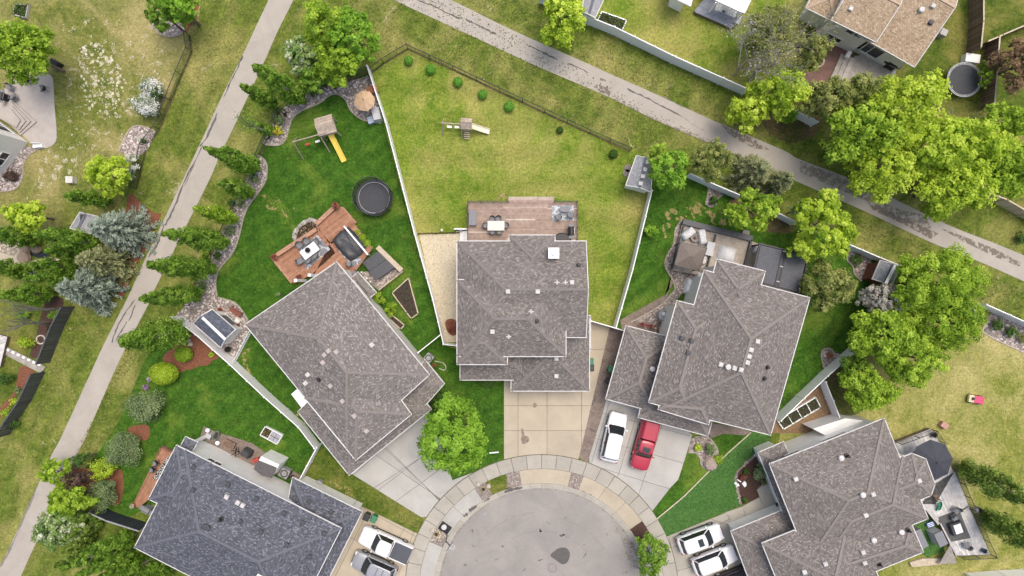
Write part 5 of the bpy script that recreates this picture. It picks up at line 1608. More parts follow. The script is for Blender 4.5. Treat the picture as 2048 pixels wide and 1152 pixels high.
# red trailer frame and clutter beside garage
o = thing('trailer_frame', 'red metal trailer frame behind the right garage', 'trailer', wpt('N', '350,270').xy.to_3d(), R(-12), local=True)
m = MB()
for y in (-.12, .12): m.bar((-.8, y, .3), (.85, y, .3), .07, .08)
for k in range(5): m.bar((-.7 + k * .35, -.12, .3), (-.7 + k * .35, .12, .3), .05, .05)
m.build('frame', plain('red_paint', (.42, .05, .03), .5), o)
for sx in (-.4, .5): MB().tube((sx, -.2, .18), (sx, .2, .18), .17, .17, 14).build('wheel', M_BLACK, o)
o = MB()
for k in range(8):
    p = wpt('N', '435,290'); o.box(p.x + random.uniform(-.5, .5), p.y + random.uniform(-.5, .5), .12, random.uniform(.15, .4), random.uniform(.1, .3), .24, random.random())
o.solo('log_pile', M_FWOOD, wpt('N', '435,290').xy.to_3d(), 'pile of cut logs beside the red trailer frame', 'log pile')
def bin_(label, t, s_, mat, rz=0, lid=None):
    c = wpt(t, s_, .5)
    o = thing('wheelie_bin', label, 'bin', (c.x, c.y, .06), rz, local=True, group='household wheeled bins')
    MB().loft([[(a * r, b * r * 1.1, z) for a, b in ((-1, -1), (1, -1), (1, 1), (-1, 1))] for r, z in ((.22, .06), (.29, .95))]).build('body', mat, o)
    MB().loft([[(a * r, b * r * 1.15, z) for a, b in ((-1, -1), (1, -1), (1, 1), (-1, 1))] for r, z in ((.31, .955), (.31, 1.0), (.24, 1.06))]).build('lid', lid or mat, o)
    for sx in (-1, 1): MB().tube((sx * .24, -.28, .1), (sx * .3, -.28, .1), .1, .1, 12).build('wheel', M_DARK, o)
    MB().bar((-.22, -.36, .92), (.22, -.36, .92), .03, .03).build('handle', mat, o)
M_BINB, M_BING = plain('bin_black', (.03, .032, .036), .45), plain('bin_green', (.045, .20, .10), .5)
bin_('green wheeled bin beside the right garage', 'N', '83,602', M_BING, R(-15))
bin_('black wheeled bin beside the right garage', 'N', '65,690', M_BINB, R(-15))
bin_('green wheeled bin beside the middle garage', 'M', '1458,545', M_BING)
bin_('black wheeled bin beside the middle garage', 'M', '1463,592', M_BINB)
bin_('black wheeled bin by the slate blue garage', 'S', '1287,688', M_BINB, R(-25))
bin_('green wheeled bin by the slate blue garage', 'S', '1342,702', M_BING, R(-25))
def ac(label, t, s_, rz=0, s=.85):
    c = wpt(t, s_, .5)
    o = thing('air_conditioner', label, 'air conditioner', (c.x, c.y, .03), rz, local=True)
    MB().box(0, 0, .4, s, s, .78).build('cabinet', plain('ac_grey', (.30, .31, .31), .5), o, bevel=.03)
    MB().ring((0, 0), s * .30, s * .42, .79, .82, 22).build('fan_ring', M_DARK, o)
    m = MB()
    for k in range(5): m.box(.12 * math.cos(k * 1.257), .12 * math.sin(k * 1.257), .80, .26, .1, .02, k * 1.257)
    m.build('fan', M_MET, o)
ac('grey air conditioner outside the left house', 'M', '222,520', R(-40))
ac('grey air conditioner against the white wall of slate blue house', 'S', '655,358', R(-27), .95)
o = MB(); L = cr([tuple(P(*p).xy) for p in q('M', '265,545 330,560 352,590 340,615 300,600')], 6, False)
o.path([(x, y, .05) for x, y in L], .04, 6); o.solo('garden_hose', plain('hose_pale', (.55, .58, .48), .6), wpt('M', '330,560'), 'pale garden hose curled beside the left house', 'hose')
# raised beds
def raised(label, pts_px, mat, h=.35, div=0, plants=300, fol=None, soil=None, name='raised_bed'):
    w_ = W2(pts_px, h); c = cen2(w_)
    root = thing(name, label, 'raised bed', (c.x, c.y, 0))
    for a, b in zip(w_, w_[1:] + w_[:1]):
        d = (b - a).normalized() * .05
        MB().bar((a.x - d.x, a.y - d.y, h / 2 + .01), (b.x + d.x, b.y + d.y, h / 2 + .01), .1, h).build('timber', mat, root)
    for k in range(div):
        u = (k + 1) / (div + 1)
        a, b = w_[0].lerp(w_[1], u), w_[3].lerp(w_[2], u)
        MB().bar((a.x, a.y, h * .55), (b.x, b.y, h * .55), .07, h * .9).build('divider', mat, root)
    MB().prism(inset(w_, .06), .015, h * .75).build('soil', soil or M_SOIL, root)
    if plants:
        X, Y = scatter(w_, plants)
        tag(put('vegetables', leafquads('vegetables', np.stack([X, Y, rng.uniform(h * .8, h + .2, len(X))], 1), rng.normal(size=(len(X), 3)) * .6 + np.array([0, 0, 1.]), rng.uniform(.1, .25, len(X)), rng.uniform(0, 1, len(X)), fol or F_MIDG, ORG[root]), root), kind='stuff')
    return root
raised('dark soiled raised bed with pale timber beside left house', px('817,556 836,627 822,637 784,586'), M_TIMB, .3, 0, 90)
raised('white framed raised bed with dividers by the diagonal fence', q('N', '1365,1000 1613,860')[:1] + q('O', '120,825 160,900') + q('N', '1410,1070'), M_WHITE, .35, 3, 500)
raised('white framed raised bed behind the top white fence', q('D', '15,88 205,155 165,240 -20,165'), M_WHITE, .35, 0, 500)
raised('pale framed raised bed in the top left corner', q('A', '115,30 213,35 195,135 100,110'), plain('grey_timber', (.42, .40, .36), .8), .35, 0, 300)
raised('small timber bed below the left house eave', q('L', '1470,190 1570,270 1540,300 1450,215'), M_TIMB, .25, 0, 0, soil=M_SOIL)
# cold frame on the lower left lawn
cf = q('S', '500,5 632,72 590,140 460,70')
root = thing('cold_frame', 'white cold frame with glass panes on the lower left lawn', 'cold frame', wpt('S', '545,75').xy.to_3d())
w_ = W2(cf, .4)
m = MB()
for a, b in zip(w_, w_[1:] + w_[:1]): m.bar((a.x, a.y, .22), (b.x, b.y, .22), .07, .4)
mid = (w_[0].lerp(w_[1], .45), w_[3].lerp(w_[2], .45)); m.bar((*mid[0], .24), (*mid[1], .24), .06, .4)
m.build('frame', M_WHITE, root)
for i in range(2):
    for j in range(2):
        u0, u1 = .47 + .265 * i + .01, .47 + .265 * (i + 1) - .01; v0, v1 = .5 * j + .03, .5 * (j + 1) - .03
        pt = lambda u, v: w_[0].lerp(w_[1], u).lerp(w_[3].lerp(w_[2], u), v)
        MB().prism([pt(u0, v0), pt(u1, v0), pt(u1, v1), pt(u0, v1)], .42, .44).build('pane', plain('frame_glass', (.36, .36, .38), .2, .1, 3), root)
MB().prism(inset(w_, .05), .01, .2).build('soil', M_SOIL, root)
X, Y = scatter(W2(q('S', '500,15 555,40 530,90 475,65'), .4), 200)
tag(put('plants', leafquads('plants', np.stack([X, Y, rng.uniform(.2, .45, len(X))], 1), rng.normal(size=(len(X), 3)), rng.uniform(.1, .25, len(X)), rng.uniform(0, 1, len(X)), tinted('leaf_straw', [(.06, .08, .02), (.2, .16, .06), (.42, .32, .12)], .8, .2), ORG[root]), root), kind='stuff')
# ================================================================== umbrellas
def umbrella(label, c, r, n, z, h, mat, rz=0, tilt=0.0, lift=.45):
    t = thing('umbrella', label, 'umbrella', (c.x, c.y, z), rz, local=True)
    for k in range(n):
        a0, a1 = 2 * math.pi * k / n, 2 * math.pi * (k + 1) / n
        m = MB()
        pts = [(0, 0, h + lift)]
        L0 = [(r * f * math.cos(a0), r * f * math.sin(a0), h + lift * (1 - f) ** .9 ) for f in (.33, .66, 1)]
        L1 = [(r * f * math.cos(a1), r * f * math.sin(a1), h + lift * (1 - f) ** .9 ) for f in (.33, .66, 1)]
        mid = [((a[0] + b[0]) / 2, (a[1] + b[1]) / 2, (a[2] + b[2]) / 2 - .05 * (i + 1) / 3) for i, (a, b) in enumerate(zip(L0, L1))]
        m.add(pts + L0 + mid + L1, [(0, 1, 4), (0, 4, 7), (1, 2, 5, 4), (4, 5, 8, 7), (2, 3, 6, 5), (5, 6, 9, 8)])
        m.build('canopy_panel', mat, t)
        MB().bar((0, 0, h + lift + .012), (r * 1.01 * math.cos(a0), r * 1.01 * math.sin(a0), h + .015), .03, .02).build('rib', mat, t)
    MB().tube((0, 0, 0), (0, 0, h + lift + .1), .03, .025, 10).build('pole', M_DARK, t)
    MB().lathe([(.35, 0), (.35, .06), (.1, .1)], 16).build('base', M_DARK, t)
    MB().lathe([(.05, h + lift), (.06, h + lift + .06), (.01, h + lift + .12)], 8).build('finial', M_DARK, t)
    return t
umbrella('tan octagonal umbrella in the rock bed by the white fence', P(727.6, 200, 2.4), 21.5 * mpx(2.4), 8, .03, 2.1, plain('tan_canvas', (.52, .36, .22), .8, .06, 3), R(15), lift=.5)
umbrella('large dark octagonal umbrella on pale grey deck', P(1867, 922, 3.2), 42 * mpx(3.2), 8, D5Z, 2.3, plain('navy_canvas', (.045, .05, .065), .8, .08, 3), R(5), lift=.7)
c = P(727.6, 200, .5)
table_thing('side_table', 'wooden table under the tan umbrella', c + Vector((.9, 1.0, 0)), .03, 1.2, .8, R(15), M_TERRA, M_DARK)
# sectional, fire table and toys on the pale deck
def sofa(label, c, z, rz, L=1.9, mat=None):
    o = thing('sofa', label, 'sofa', (c.x, c.y, z), rz, local=True)
    mat = mat or plain('sofa_grey', (.12, .125, .13), .85, .1, 5)
    MB().box(0, 0, .2, L, .85, .36).build('base', mat, o, bevel=.03)
    for k in range(2): MB().box((-.25 + .5 * k) * L * .96, .05, .44, L * .46, .7, .12).build('cushion', mat, o, bevel=.04)
    MB().box(0, -.37, .55, L, .14, .5).build('backrest', mat, o, bevel=.04)
    for sx in (-1, 1): MB().box(sx * (L / 2 - .07), 0, .46, .14, .8, .25).build('armrest', mat, o, bevel=.03)
    return o
rug('dark grey rug on pale grey deck', 'W', '1060,700 1220,640 1310,860 1160,890', D5Z, plain('rug_dark', (.11, .11, .108), .95, .1, 6))
c = wpt('W', '1205,785', D5Z + .4)
o = thing('fire_table', 'dark fire table with white top on the pale grey deck', 'table', (c.x, c.y, D5Z), R(20), local=True)
MB().box(0, 0, .28, 1.25, 1.25, .56).build('body', M_CHAR, o, bevel=.02); MB().box(0, 0, .59, .75, .95, .05).build('top', M_WHITE, o, bevel=.01)
chair(CH_G, wpt('W', '1165,690', D5Z), R(200), 'dark chair above the fire table on pale deck', 'chairs round the fire table')
chair(CH_G, wpt('W', '1180,635', D5Z), R(150), 'dark chair at the top end of pale deck rug', 'chairs round the fire table')
chair(CH_G, wpt('W', '1258,905', D5Z), R(20), 'dark chair below the fire table on pale deck', 'chairs round the fire table')
chair(CH_B, wpt('W', '1330,630', D5Z), R(110), 'black folded chair at right railing of pale deck')
o = storage_box('grey cabinet standing beside the turf patio', 'W', '1085,870', .03, .95, 1.5, 1.3, R(25), M_LGREY, M_GREYP)
o = storage_box('low grey cabinet along the wall by the turf patio', 'W', '930,870', .03, .9, 2.0, .9, R(25), M_GREYP)
o = thing('water_table', 'blue striped water toy on the turf patio', 'toy', wpt('W', '1000,755', .3).xy.to_3d(), R(20), local=True)
MB().box(0, 0, .3, .75, .5, .14).build('tray', plain('toy_blue', (.07, .14, .48), .5), o, bevel=.03)
for k in range(3): MB().box(0, -.17 + .17 * k, .378, .68, .06, .02).build('stripe', M_WHITE, o)
for sx in (-1, 1):
    for sy in (-1, 1): MB().tube((sx * .3, sy * .18, 0.02), (sx * .3, sy * .18, .24), .03).build('leg', M_WHITE, o)
o = thing('toy_slide', 'green toddler slide with brown steps on pale deck', 'slide', wpt('W', '1050,570', D5Z + .3).xy.to_3d() + Vector((0, 0, D5Z)), R(15), local=True)
M_GRT = plain('toy_green', (.05, .27, .14), .5)
m = MB()
L = [(.1 * math.sin(k * .9), -.1 - k * .26, .62 - .14 * k) for k in range(5)]
for a, b in zip(L[:-1], L[1:]):
    m.bar(a, b, .36, .04)
    for sx in (-.18, .18): m.bar((a[0] + sx, a[1], a[2] + .07), (b[0] + sx, b[1], b[2] + .07), .04, .12)
m.build('chute', M_GRT, o)
for k in range(4): MB().box(.05, .1 + .13 * k, .5 - .13 * k, .4, .12, .06).build('step', M_FWOOD, o)
for sx in (-.16, .2): MB().bar((sx, .05, .0), (sx, .05, .8), .05, .05).build('side_rail', M_FWOOD, o)
# pink ride-on car and pink box on the far right lawn
o = thing('toy_car', 'pink and cream ride on toy car on the right lawn', 'toy car', wpt('O', '1330,835').xy.to_3d(), R(-10), local=True)
M_PINK, M_CRT = plain('toy_pink', (.60, .07, .16), .45), plain('toy_cream', (.66, .58, .38), .5)
MB().box(.25, 0, .35, 1.05, .8, .34).build('body', M_PINK, o, bevel=.08)
MB().box(-.5, 0, .34, .6, .78, .3).build('bonnet', M_CRT, o, bevel=.06)
MB().box(-.42, .02, .55, .26, .3, .1).build('dashboard', M_BLACK, o)
MB().bar((-.28, .42, .5), (-.28, .42, .95), .06, .06).build('door', plain('toy_red', (.5, .03, .04), .5), o)
for sx in (-.5, .5):
    for sy in (-.4, .4): MB().tube((sx, sy - .06, .17), (sx, sy + .06, .17), .17, .17, 14).build('wheel', M_BLACK, o)
storage_box('small pink toy chest on the right lawn', 'O', '1115,1042', .01, .75, .6, .5, R(-35), plain('dusty_pink', (.50, .26, .22), .6))
rug('white trellis patterned rug on blue grey deck', 'D', '880,75 905,15 1055,90 1035,135', .5, pattern('rug_white', (.40, .41, .43), (.68, .68, .68), 3.0))
c = wpt('D', '965,68', .9); o = thing('round_table', 'small round pale table on the white trellis rug', 'table', (c.x, c.y, .5), local=True)
MB().lathe([(.28, .4), (.28, .44)], 18).build('table_top', M_COVER, o); MB().tube((0, 0, 0), (0, 0, .4), .04).build('leg', M_DARK, o); MB().lathe([(.2, 0), (.2, .03)], 14).build('base', M_DARK, o)
o = MB(); L = W2(q('D', '880,0 905,-60 1180,-40 1110,105 1060,85'), 2.7); o.prism(L, 2.65, 2.75)
c = cen2(L); t = thing('patio_canopy', 'white patio canopy over blue grey deck at the top edge', 'canopy', (c.x, c.y, 0)); o.build('roof_sheet', M_WHITE, t)
for s_ in ('890,20', '1095,100'): p = wpt('D', s_, 2.6); MB().box(p.x, p.y, 1.3, .12, .12, 2.64).build('post', M_WHITE, t)
storage_box('small pale bench box at the corner of blue grey deck', 'D', '1065,150', .5, .4, .9, .45, R(-25), M_LGREY)
# top-left patio furniture
chair(CH_B, wpt('A', '235,625', .06), R(60), 'black chair near the top of the stone patio')
chair(CH_B, wpt('A', '358,692', .06), R(100), 'black chair at the right side of stone patio')
chair(CH_G, wpt('A', '100,680', .06), R(150), 'grey folded chair on stone patio, upper of two', 'grey chairs on the stone patio')
chair(CH_G, wpt('A', '130,755', .06), R(20), 'grey folded chair on stone patio, lower of two', 'grey chairs on the stone patio')
bbq('dark grill at the left edge of stone patio', wpt('A', '15,740', .8), .06, R(80), 1.4)
c = wpt('A', '292,1120', .4); o = thing('garden_bench', 'white bench at lower end of the stone patio', 'bench', (c.x, c.y, .06), R(3), local=True)
for k in range(3): MB().box(0, -.13 + .13 * k, .42, 1.0, .11, .03).build('seat_slat', M_WHITE, o)
MB().box(0, .22, .65, 1.0, .03, .3).build('backrest', M_WHITE, o)
for sx in (-.42, .42): MB().box(sx, .02, .2, .06, .4, .4).build('leg', M_WHITE, o)
# fire ring on the brick patio
c = wpt('E', '133,470', .2); o = thing('fire_ring', 'round stone fire ring on the brick patio', 'fire pit', (c.x, c.y, .02), local=True)
for k in range(14):
    a = 2 * math.pi * k / 14; MB().box(.62 * math.cos(a), .62 * math.sin(a), .16, .2, .26, .32, a).build('stone', plain('ring_stone', (.42, .35, .26), .9, .15, 5, rand=.2), o)
MB().lathe([(.5, .02), (.5, .06)], 20).build('ash', M_SOIL, o)
MB().lathe([(.22, 0), (.25, .35), (.15, .4)], 14, wpt('E', '640,490', .35)).solo('round_stool', M_WHITE, wpt('E', '640,490', .35), 'small white round stool beside the covered grill', 'stool')
storage_box('white cooler at the corner of the wooden deck, upper right', 'E', '378,415', .35, .7, .4, .45, R(60), M_WHITE, M_SIDING)
# red glider bench by the shed
c = wpt('L', '270,170', .5); o = thing('garden_bench', 'red garden bench beside the blue roofed shed', 'bench', (c.x, c.y, .03), R(-35), local=True)
M_RB = plain('red_bench', (.26, .085, .06), .7, .1, 4)
for k in range(4): MB().box(0, -.2 + .13 * k, .42, 1.4, .11, .03).build('seat_slat', M_RB, o)
for k in range(3): MB().box(0, .32 + .03 * k, .55 + .13 * k, 1.4, .03, .1).build('back_slat', M_RB, o)
for sx in (-.62, .62): MB().box(sx, .05, .22, .06, .6, .42).build('leg', M_DARK, o)
storage_box('pale step box beside red garden bench', 'L', '283,238', .03, .5, .35, .25, R(-40), M_SIDING)
# white picket fence between shed and left house
pf = [P(*p, .5) for p in q('L', '390,312 265,548')]
o = thing('picket_fence', 'white picket fence between blue roofed shed and left house', 'fence', (pf[0].x, pf[0].y, 0))
d = pf[1] - pf[0]; n = int(d.length / .2)
for k in range(n):
    p = put('picket', boxmesh('picket', .11, .03, 1.05, M_WHITE), o); p.location = d * (k + .5) / n; p.rotation_euler.z = math.atan2(d.y, d.x)
m = MB(); m.bar((pf[0].x + .04, pf[0].y, .35), (pf[1].x + .04, pf[1].y, .35), .04, .09); m.bar((pf[0].x + .04, pf[0].y, .85), (pf[1].x + .04, pf[1].y, .85), .04, .09); m.build('rail', M_WHITE, o)
# things along the white wall of the blue-grey house
struct('gravel_strip', MB().sheet(W2(q('S', '30,0 110,40 400,130 500,200 640,300 780,380 770,420 400,320 0,90')), .03), M_PAVER)
c = wpt('S', '355,210', .6); tarp('dark covered kettle grill by the long white wall', c, .03, 1.1, .9, 1.0, R(-27), plain('cover_dark', (.06, .06, .062), .7, .15, 4), seed=21, cat='barbecue', name='covered_barbecue')
c = wpt('S', '122,75', .4); o = thing('planter_tub', 'long oval green planter tub by the white wall', 'planter', (c.x, c.y, .03), R(65), local=True)
m = MB(); m.lathe([(.3, 0), (.36, .4), (.3, .4), (.28, .3)], 16); m.v = [(x * 1.6, y * .85, z) for x, y, z in m.v]; m.build('tub', plain('tub_green', (.14, .18, .16), .6), o); MB().box(0, 0, .3, .7, .36, .02).build('soil', M_SOIL, o)
for s_, lab in (('70,28', 'white round pot nearest the wall end, lower left house'), ('145,125', 'white round pot below the oval planter tub')):
    MB().lathe([(.14, 0), (.22, .35), (.16, .36), (.14, .25)], 14, wpt('S', s_, .03)).solo('flower_pot', M_WHITE, wpt('S', s_, .03), lab, 'flower pot')
storage_box('grey box at the far end of the long white wall', 'S', '60,80', .03, .6, .5, .5, R(-27), M_LGREY)
storage_box('red cooler between dark grill and the wall bay', 'S', '425,265', .03, .7, .45, .45, R(20), plain('cooler_red', (.42, .06, .05), .5))
MB().box(*wpt('S', '225,140', .3).xy, .2, 1.2, .7, .36, R(-27)).solo('log_store', M_FWOOD, wpt('S', '225,140'), 'low brown crate beside the kettle grill', 'crate')
for k, (s_, lab) in enumerate((('290,190', 'black folded bicycle parts leaning by the white wall'), ('705,375', 'dark garden tools leaning beside the air conditioner'))):
    p = wpt('S', s_); m = MB()
    for j in range(9):
        a = random.uniform(0, 6.28); m.bar((p.x + random.uniform(-.3, .3), p.y + random.uniform(-.2, .2), .04), (p.x + .6 * math.cos(a), p.y + .5 * math.sin(a), random.uniform(.3, 1.0)), .05, .05)
    m.solo('garden_tools', M_BLACK, p, lab, 'tools')
MB().box(*wpt('S', '925,425', 1.0).xy, 1.0, .5, .2, .6, R(-27)).solo('meter_box', M_MET, wpt('S', '925,425', 1.0) - Vector((0, 0, .3)), 'grey meter box on the slate blue garage wall', 'meter box')
m = MB(); a = wpt('S', '1190,590', .0); m.tube(a, a + Vector((0, 0, 2.4)), .04); m.bar(a + Vector((0, 0, 2.3)), a + Vector((1.2, 1.6, 2.5)), .04, .04); m.solo('flag_pole', M_DARK, a, 'thin dark pole leaning from the slate blue garage corner', 'pole')
chair(CH_B, wpt('V', '1355,592', .13), R(200), 'black chair by the front door, lower right house')
storage_box('grey box on the rock edge above turf lawn', 'V', '1225,180', .03, .5, .35, .3, R(20), M_LGREY)
m = MB()
for k in range(9):
    p = wpt('V', f'{1060 + random.uniform(-25, 50)},{430 + random.uniform(-50, 30)}'); m.box(p.x, p.y, .1 + .02 * k, random.uniform(.2, .5), random.uniform(.1, .3), .12, random.random() * 3)
m.solo('white_stones', M_WHITE, wpt('V', '1075,425'), 'heap of white boards in the dark mulch bed', 'boards')
m = MB(); p = wpt('U', '730,203'); m.bar(p + Vector((-.6, -.05, .05)), p + Vector((.4, .05, .05)), .12, .08); m.solo('downspout', M_WHITE, p, 'white downspout piece on lawn beside the driveway tree', 'downspout')
for s_, lab in (('640,485', 'round brass valve box in gravel beside the driveway tree'), ('280,830', 'round brass valve box in gravel beside basketball hoop')):
    c = wpt('U', s_, .1); o = thing('valve_box', lab, 'valve box', (c.x, c.y, .08), local=True)
    MB().ring((0, 0), .2, .27, 0, .14, 20).build('ring', plain('brass', (.36, .28, .14), .5, .2, 6), o); MB().lathe([(.19, .0), (.19, .05)], 18).build('lid', M_SOIL, o)
for s_, lab in (('600,445', 'pale boulder beside valve box near grass patch, left'), ('680,460', 'pale boulder beside valve box near grass patch, right'), ('250,800', 'pale boulder beside valve box near basketball hoop')):
    c = wpt('U', s_, .1); MB().lathe([(.2, 0), (.26, .1), (.2, .24), (.06, .3)], 7, c).solo('boulder', plain('boulder', (.55, .50, .43), .9, .15, 5), c, lab, 'boulder')
# ponds/rock feature at far left
struct('pond_patio', MB().sheet(W2(q('F', '-20,800 160,820 200,900 380,860 470,880 240,940 -20,930')), .02), M_BEIGE)
bed(q('F', '-20,740 110,750 170,770 150,850 0,820'), .03, M_BEDBASE, M_WROCK, 30)
for s_, r_, lab in (('195,865', .75, 'big brown boulder beside left pond'), ('205,800', .6, 'brown boulder above the big one beside left pond'), ('290,800', .5, 'flat pinkish boulder at the left pond')):
    c = wpt('F', s_); MB().lathe([(r_ * .8, 0), (r_, .15), (r_ * .8, .4), (r_ * .3, .5)], 9, c).solo('boulder', plain('boulder_brown', (.30, .23, .18), .9, .2, 4), c, lab, 'boulder')
p_ = struct('pond', MB().sheet(W2(cr(q('F', '240,830 300,815 365,830 380,860 300,865 250,850'))), .034), plain('pond_water', (.012, .014, .012), .08, .1, 2, spec=.6))
for s_, sz in (('1420,395', .22), ('1455,385', .16), ('1465,415', .22)):
    c = wpt('K', s_); MB().lathe([(sz, 0), (sz * 1.2, .1), (sz * .8, .25)], 8, c).solo('boulder', plain('boulder', (.55, .50, .43), .9, .15, 5), c, {'1420,395': 'leftmost', '1455,385': 'uppermost, smallest', '1465,415': 'lower right'}[s_] + ' pink boulder of three in red mulch by the white fence', 'boulder', 'three pink boulders in the red mulch')
c = wpt('K', '320,380'); MB().ring(c, .38, .5, .03, .16, 20).solo('stone_ring', plain('boulder', (.55, .50, .43), .9), c, 'pale round stone ring in the left mulch bed', 'stone ring')
for s_ in ('215,180', '205,215'):
    c = wpt('I', s_); m = MB(); m.lathe([(.42, .01), (.42, .06), (.38, .07)], 12, c); m.solo('stepping_stone', M_BEDBASE, c, ('upper' if s_[0:3] == '215' else 'lower') + ' brown stepping stone of two beside the light grey shed', 'stepping stone', 'stepping stones by the light grey shed')
# ================================================================== play equipment
M_NET = None
def net_mat():
    m, nt, b = nodes('trampoline_net')
    b.inputs['Base Color'].default_value = (.02, .02, .024, 1); b.inputs['Roughness'].default_value = .8
    t = nn(nt, 'ShaderNodeBsdfTransparent'); mx = nn(nt, 'ShaderNodeMixShader'); mx.inputs[0].default_value = .55
    nt.links.new(t.outputs[0], mx.inputs[1]); nt.links.new(b.outputs[0], mx.inputs[2]); nt.links.new(mx.outputs[0], nt.nodes['Material Output'].inputs[0])
    return m
M_NET = net_mat()
M_MAT = plain('trampoline_mat', (.055, .058, .066), .8, .08, 4)
def trampoline(label, c, r, padmat, net=True, h=.85, hoop=None, springs=False):
    t = thing('trampoline', label, 'trampoline', (c.x, c.y, 0), R(20), local=True)
    MB().lathe([(r * (.86 if not springs else .88), h - .02), (r * (.86 if not springs else .88), h)], 40).build('mat', M_MAT, t)
    if not springs:
        MB().ring((0, 0), r * .84, r, h + .006, h + .05, 40).build('pad', padmat, t)
    else:
        m = MB()
        for k in range(72):
            a = 2 * math.pi * k / 72; m.bar((r * .875 * math.cos(a), r * .875 * math.sin(a), h), (r * .985 * math.cos(a), r * .985 * math.sin(a), h), .05, .02)
        m.build('springs', plain('spring_white', (.66, .68, .70), .4), t)
    m = MB(); m.ring((0, 0), r * .98, r * 1.01, h - .05, h + .03, 40); m.build('frame', M_LGREY if springs else M_DARK, t)
    for k in range(6):
        a = 2 * math.pi * k / 6
        x, y = r * math.cos(a), r * math.sin(a)
        m = MB(); m.tube((x, y, h - .04), (x * 1.04, y * 1.04, 0), .03); m.build('leg', M_MET if springs else M_DARK, t)
        if net: MB().tube((x * 1.02, y * 1.02, .3), (x * 1.0, y * 1.0, 2.5), .04, .04, 8).build('pole', M_DARK, t)
    if net:
        n = 40
        m = MB(); m.loft([[(r * .99 * math.cos(2 * math.pi * i / n), r * .99 * math.sin(2 * math.pi * i / n), z) for i in range(n)] for z in (h + .06, 1.6, 2.45)], cap=False); m.build('net', M_NET, t)
        m = MB(); m.ring((0, 0), r * .985, r * 1.005, 2.44, 2.49, 40); m.build('top_hoop', M_DARK, t)
        MB().ring((0, 0), r * .835, r * .855, h + .052, h + .066, 40).build('pad_trim', M_MET, t)
    return t
trampoline('black netted trampoline on the dark green left lawn', P(*q('G', '1338,405')[0], .85), 36.5 * mpx(.85), plain('pad_dark', (.035, .038, .046), .6))
trampoline('open trampoline with white springs beside the plank fence', P(*q('E', '1262,612')[0], .85), 34.5 * mpx(.85), M_WHITE, net=False, springs=True)
def playset(name, label, c, rz, s, slide, wood, seat, beamL=2.6, deckw=1.2, slideL=2.2, slide_dir=0.0, bo=.3):
    """origin under the tower; swing beam along -x, slide leaves at angle slide_dir"""
    t = thing(name, label, 'playset', (c.x, c.y, .01), rz, local=True)
    w = deckw / 2; H_ = 2.5 * s
    for sx in (-1, 1):
        for sy in (-1, 1): MB().bar((sx * w, sy * w, 0), (sx * w, sy * w, H_ - .5), .1, .1).build('post', wood, t)
    for k in range(6): MB().box(-w + (k + .5) * deckw / 6, 0, 1.2 * s, deckw / 6 - .02, deckw, .05).build('floor_board', wood, t)
    for sy in (-1, 1):
        for k in range(5):
            y0, y1 = sy * (w + .15) * (1 - k / 5), sy * (w + .15) * (1 - (k + 1) / 5)
            z0, z1 = H_ - .55 + .55 * k / 5, H_ - .55 + .55 * (k + 1) / 5
            m = MB(); m.bar((-w - .15, (y0 + y1) / 2, (z0 + z1) / 2), (w + .15, (y0 + y1) / 2, (z0 + z1) / 2), 0.01, 0.01); m = MB()
            m.add([(-w - .15, y0, z0), (w + .15, y0, z0), (w + .15, y1 * .97, z1), (-w - .15, y1 * .97, z1), (-w - .15, y0, z0 - .03), (w + .15, y0, z0 - .03), (w + .15, y1 * .97, z1 - .03), (-w - .15, y1 * .97, z1 - .03)],
                  [(0, 1, 2, 3), (7, 6, 5, 4), (0, 4, 5, 1), (1, 5, 6, 2), (2, 6, 7, 3), (3, 7, 4, 0)])
            m.build('roof_board', wood, t)
    for sy in (-1, 1):
        m = MB()
        for z in (1.45 * s, 1.75 * s): m.bar((-w, sy * w, z), (w, sy * w, z), .04, .09)
        m.build('guard_rail', wood, t)
    zb = 2.1 * s
    by = -w * bo
    MB().bar((-w + .6 * bo, by, zb), (-w - beamL, by, zb), .1, .14).build('swing_beam', wood, t)
    for sy in (-1, 1): MB().bar((-w - beamL * .97, by, zb), (-w - beamL * 1.02, by + sy * 1.05 * s, 0), .09, .09).build('beam_leg', wood, t)
    for sy in (-1,): MB().bar((-w - .05, by, zb), (-w - .1, by + sy * 1.1 * s, 0), .09, .09).build('beam_leg', wood, t)
    for k in range(2):
        x = -w - beamL * (.3 + .38 * k)
        o = MB().box(x, by, .55, .5, .22, .04).build('swing_seat', seat[k], t)
        m = MB()
        for d in (-.24, .24): m.tube((x + d, by, .55), (x + d, by, zb), .012, .012, 4)
        m.build('chain', M_MET, o)
    # slide
    m = MB(); n = 8; ca, sa = math.cos(slide_dir), math.sin(slide_dir)
    prof = [(w + slideL * k / n, 1.2 * s * (1 - (k / n)) ** 1.15 + .12) for k in range(n + 1)]
    for (x0, z0), (x1, z1) in zip(prof[:-1], prof[1:]):
        a = Vector((x0 * ca, x0 * sa, z0)); b = Vector((x1 * ca, x1 * sa, z1))
        m.bar(a, b, .52, .04)
        nrm = Vector((-sa, ca, 0)) * .26
        for sg in (-1, 1): m.bar(a + nrm * sg + Vector((0, 0, .07)), b + nrm * sg + Vector((0, 0, .07)), .05, .14)
    m.build('slide', slide, t)
    # ladder opposite the slide
    for k in range(5): 
        x = -(w + .1 + .12 * (4 - k)); 
        MB().box(x * math.sin(0) + .0, -(w + .12 + .16 * (4 - k)), .2 + .22 * k, .6, .1, .04).build('rung', wood, t)
    return t
M_YEL, M_CRM = plain('slide_yellow', (.78, .60, .10), .4, .05, 3), plain('slide_cream', (.74, .68, .52), .4, .05, 3)
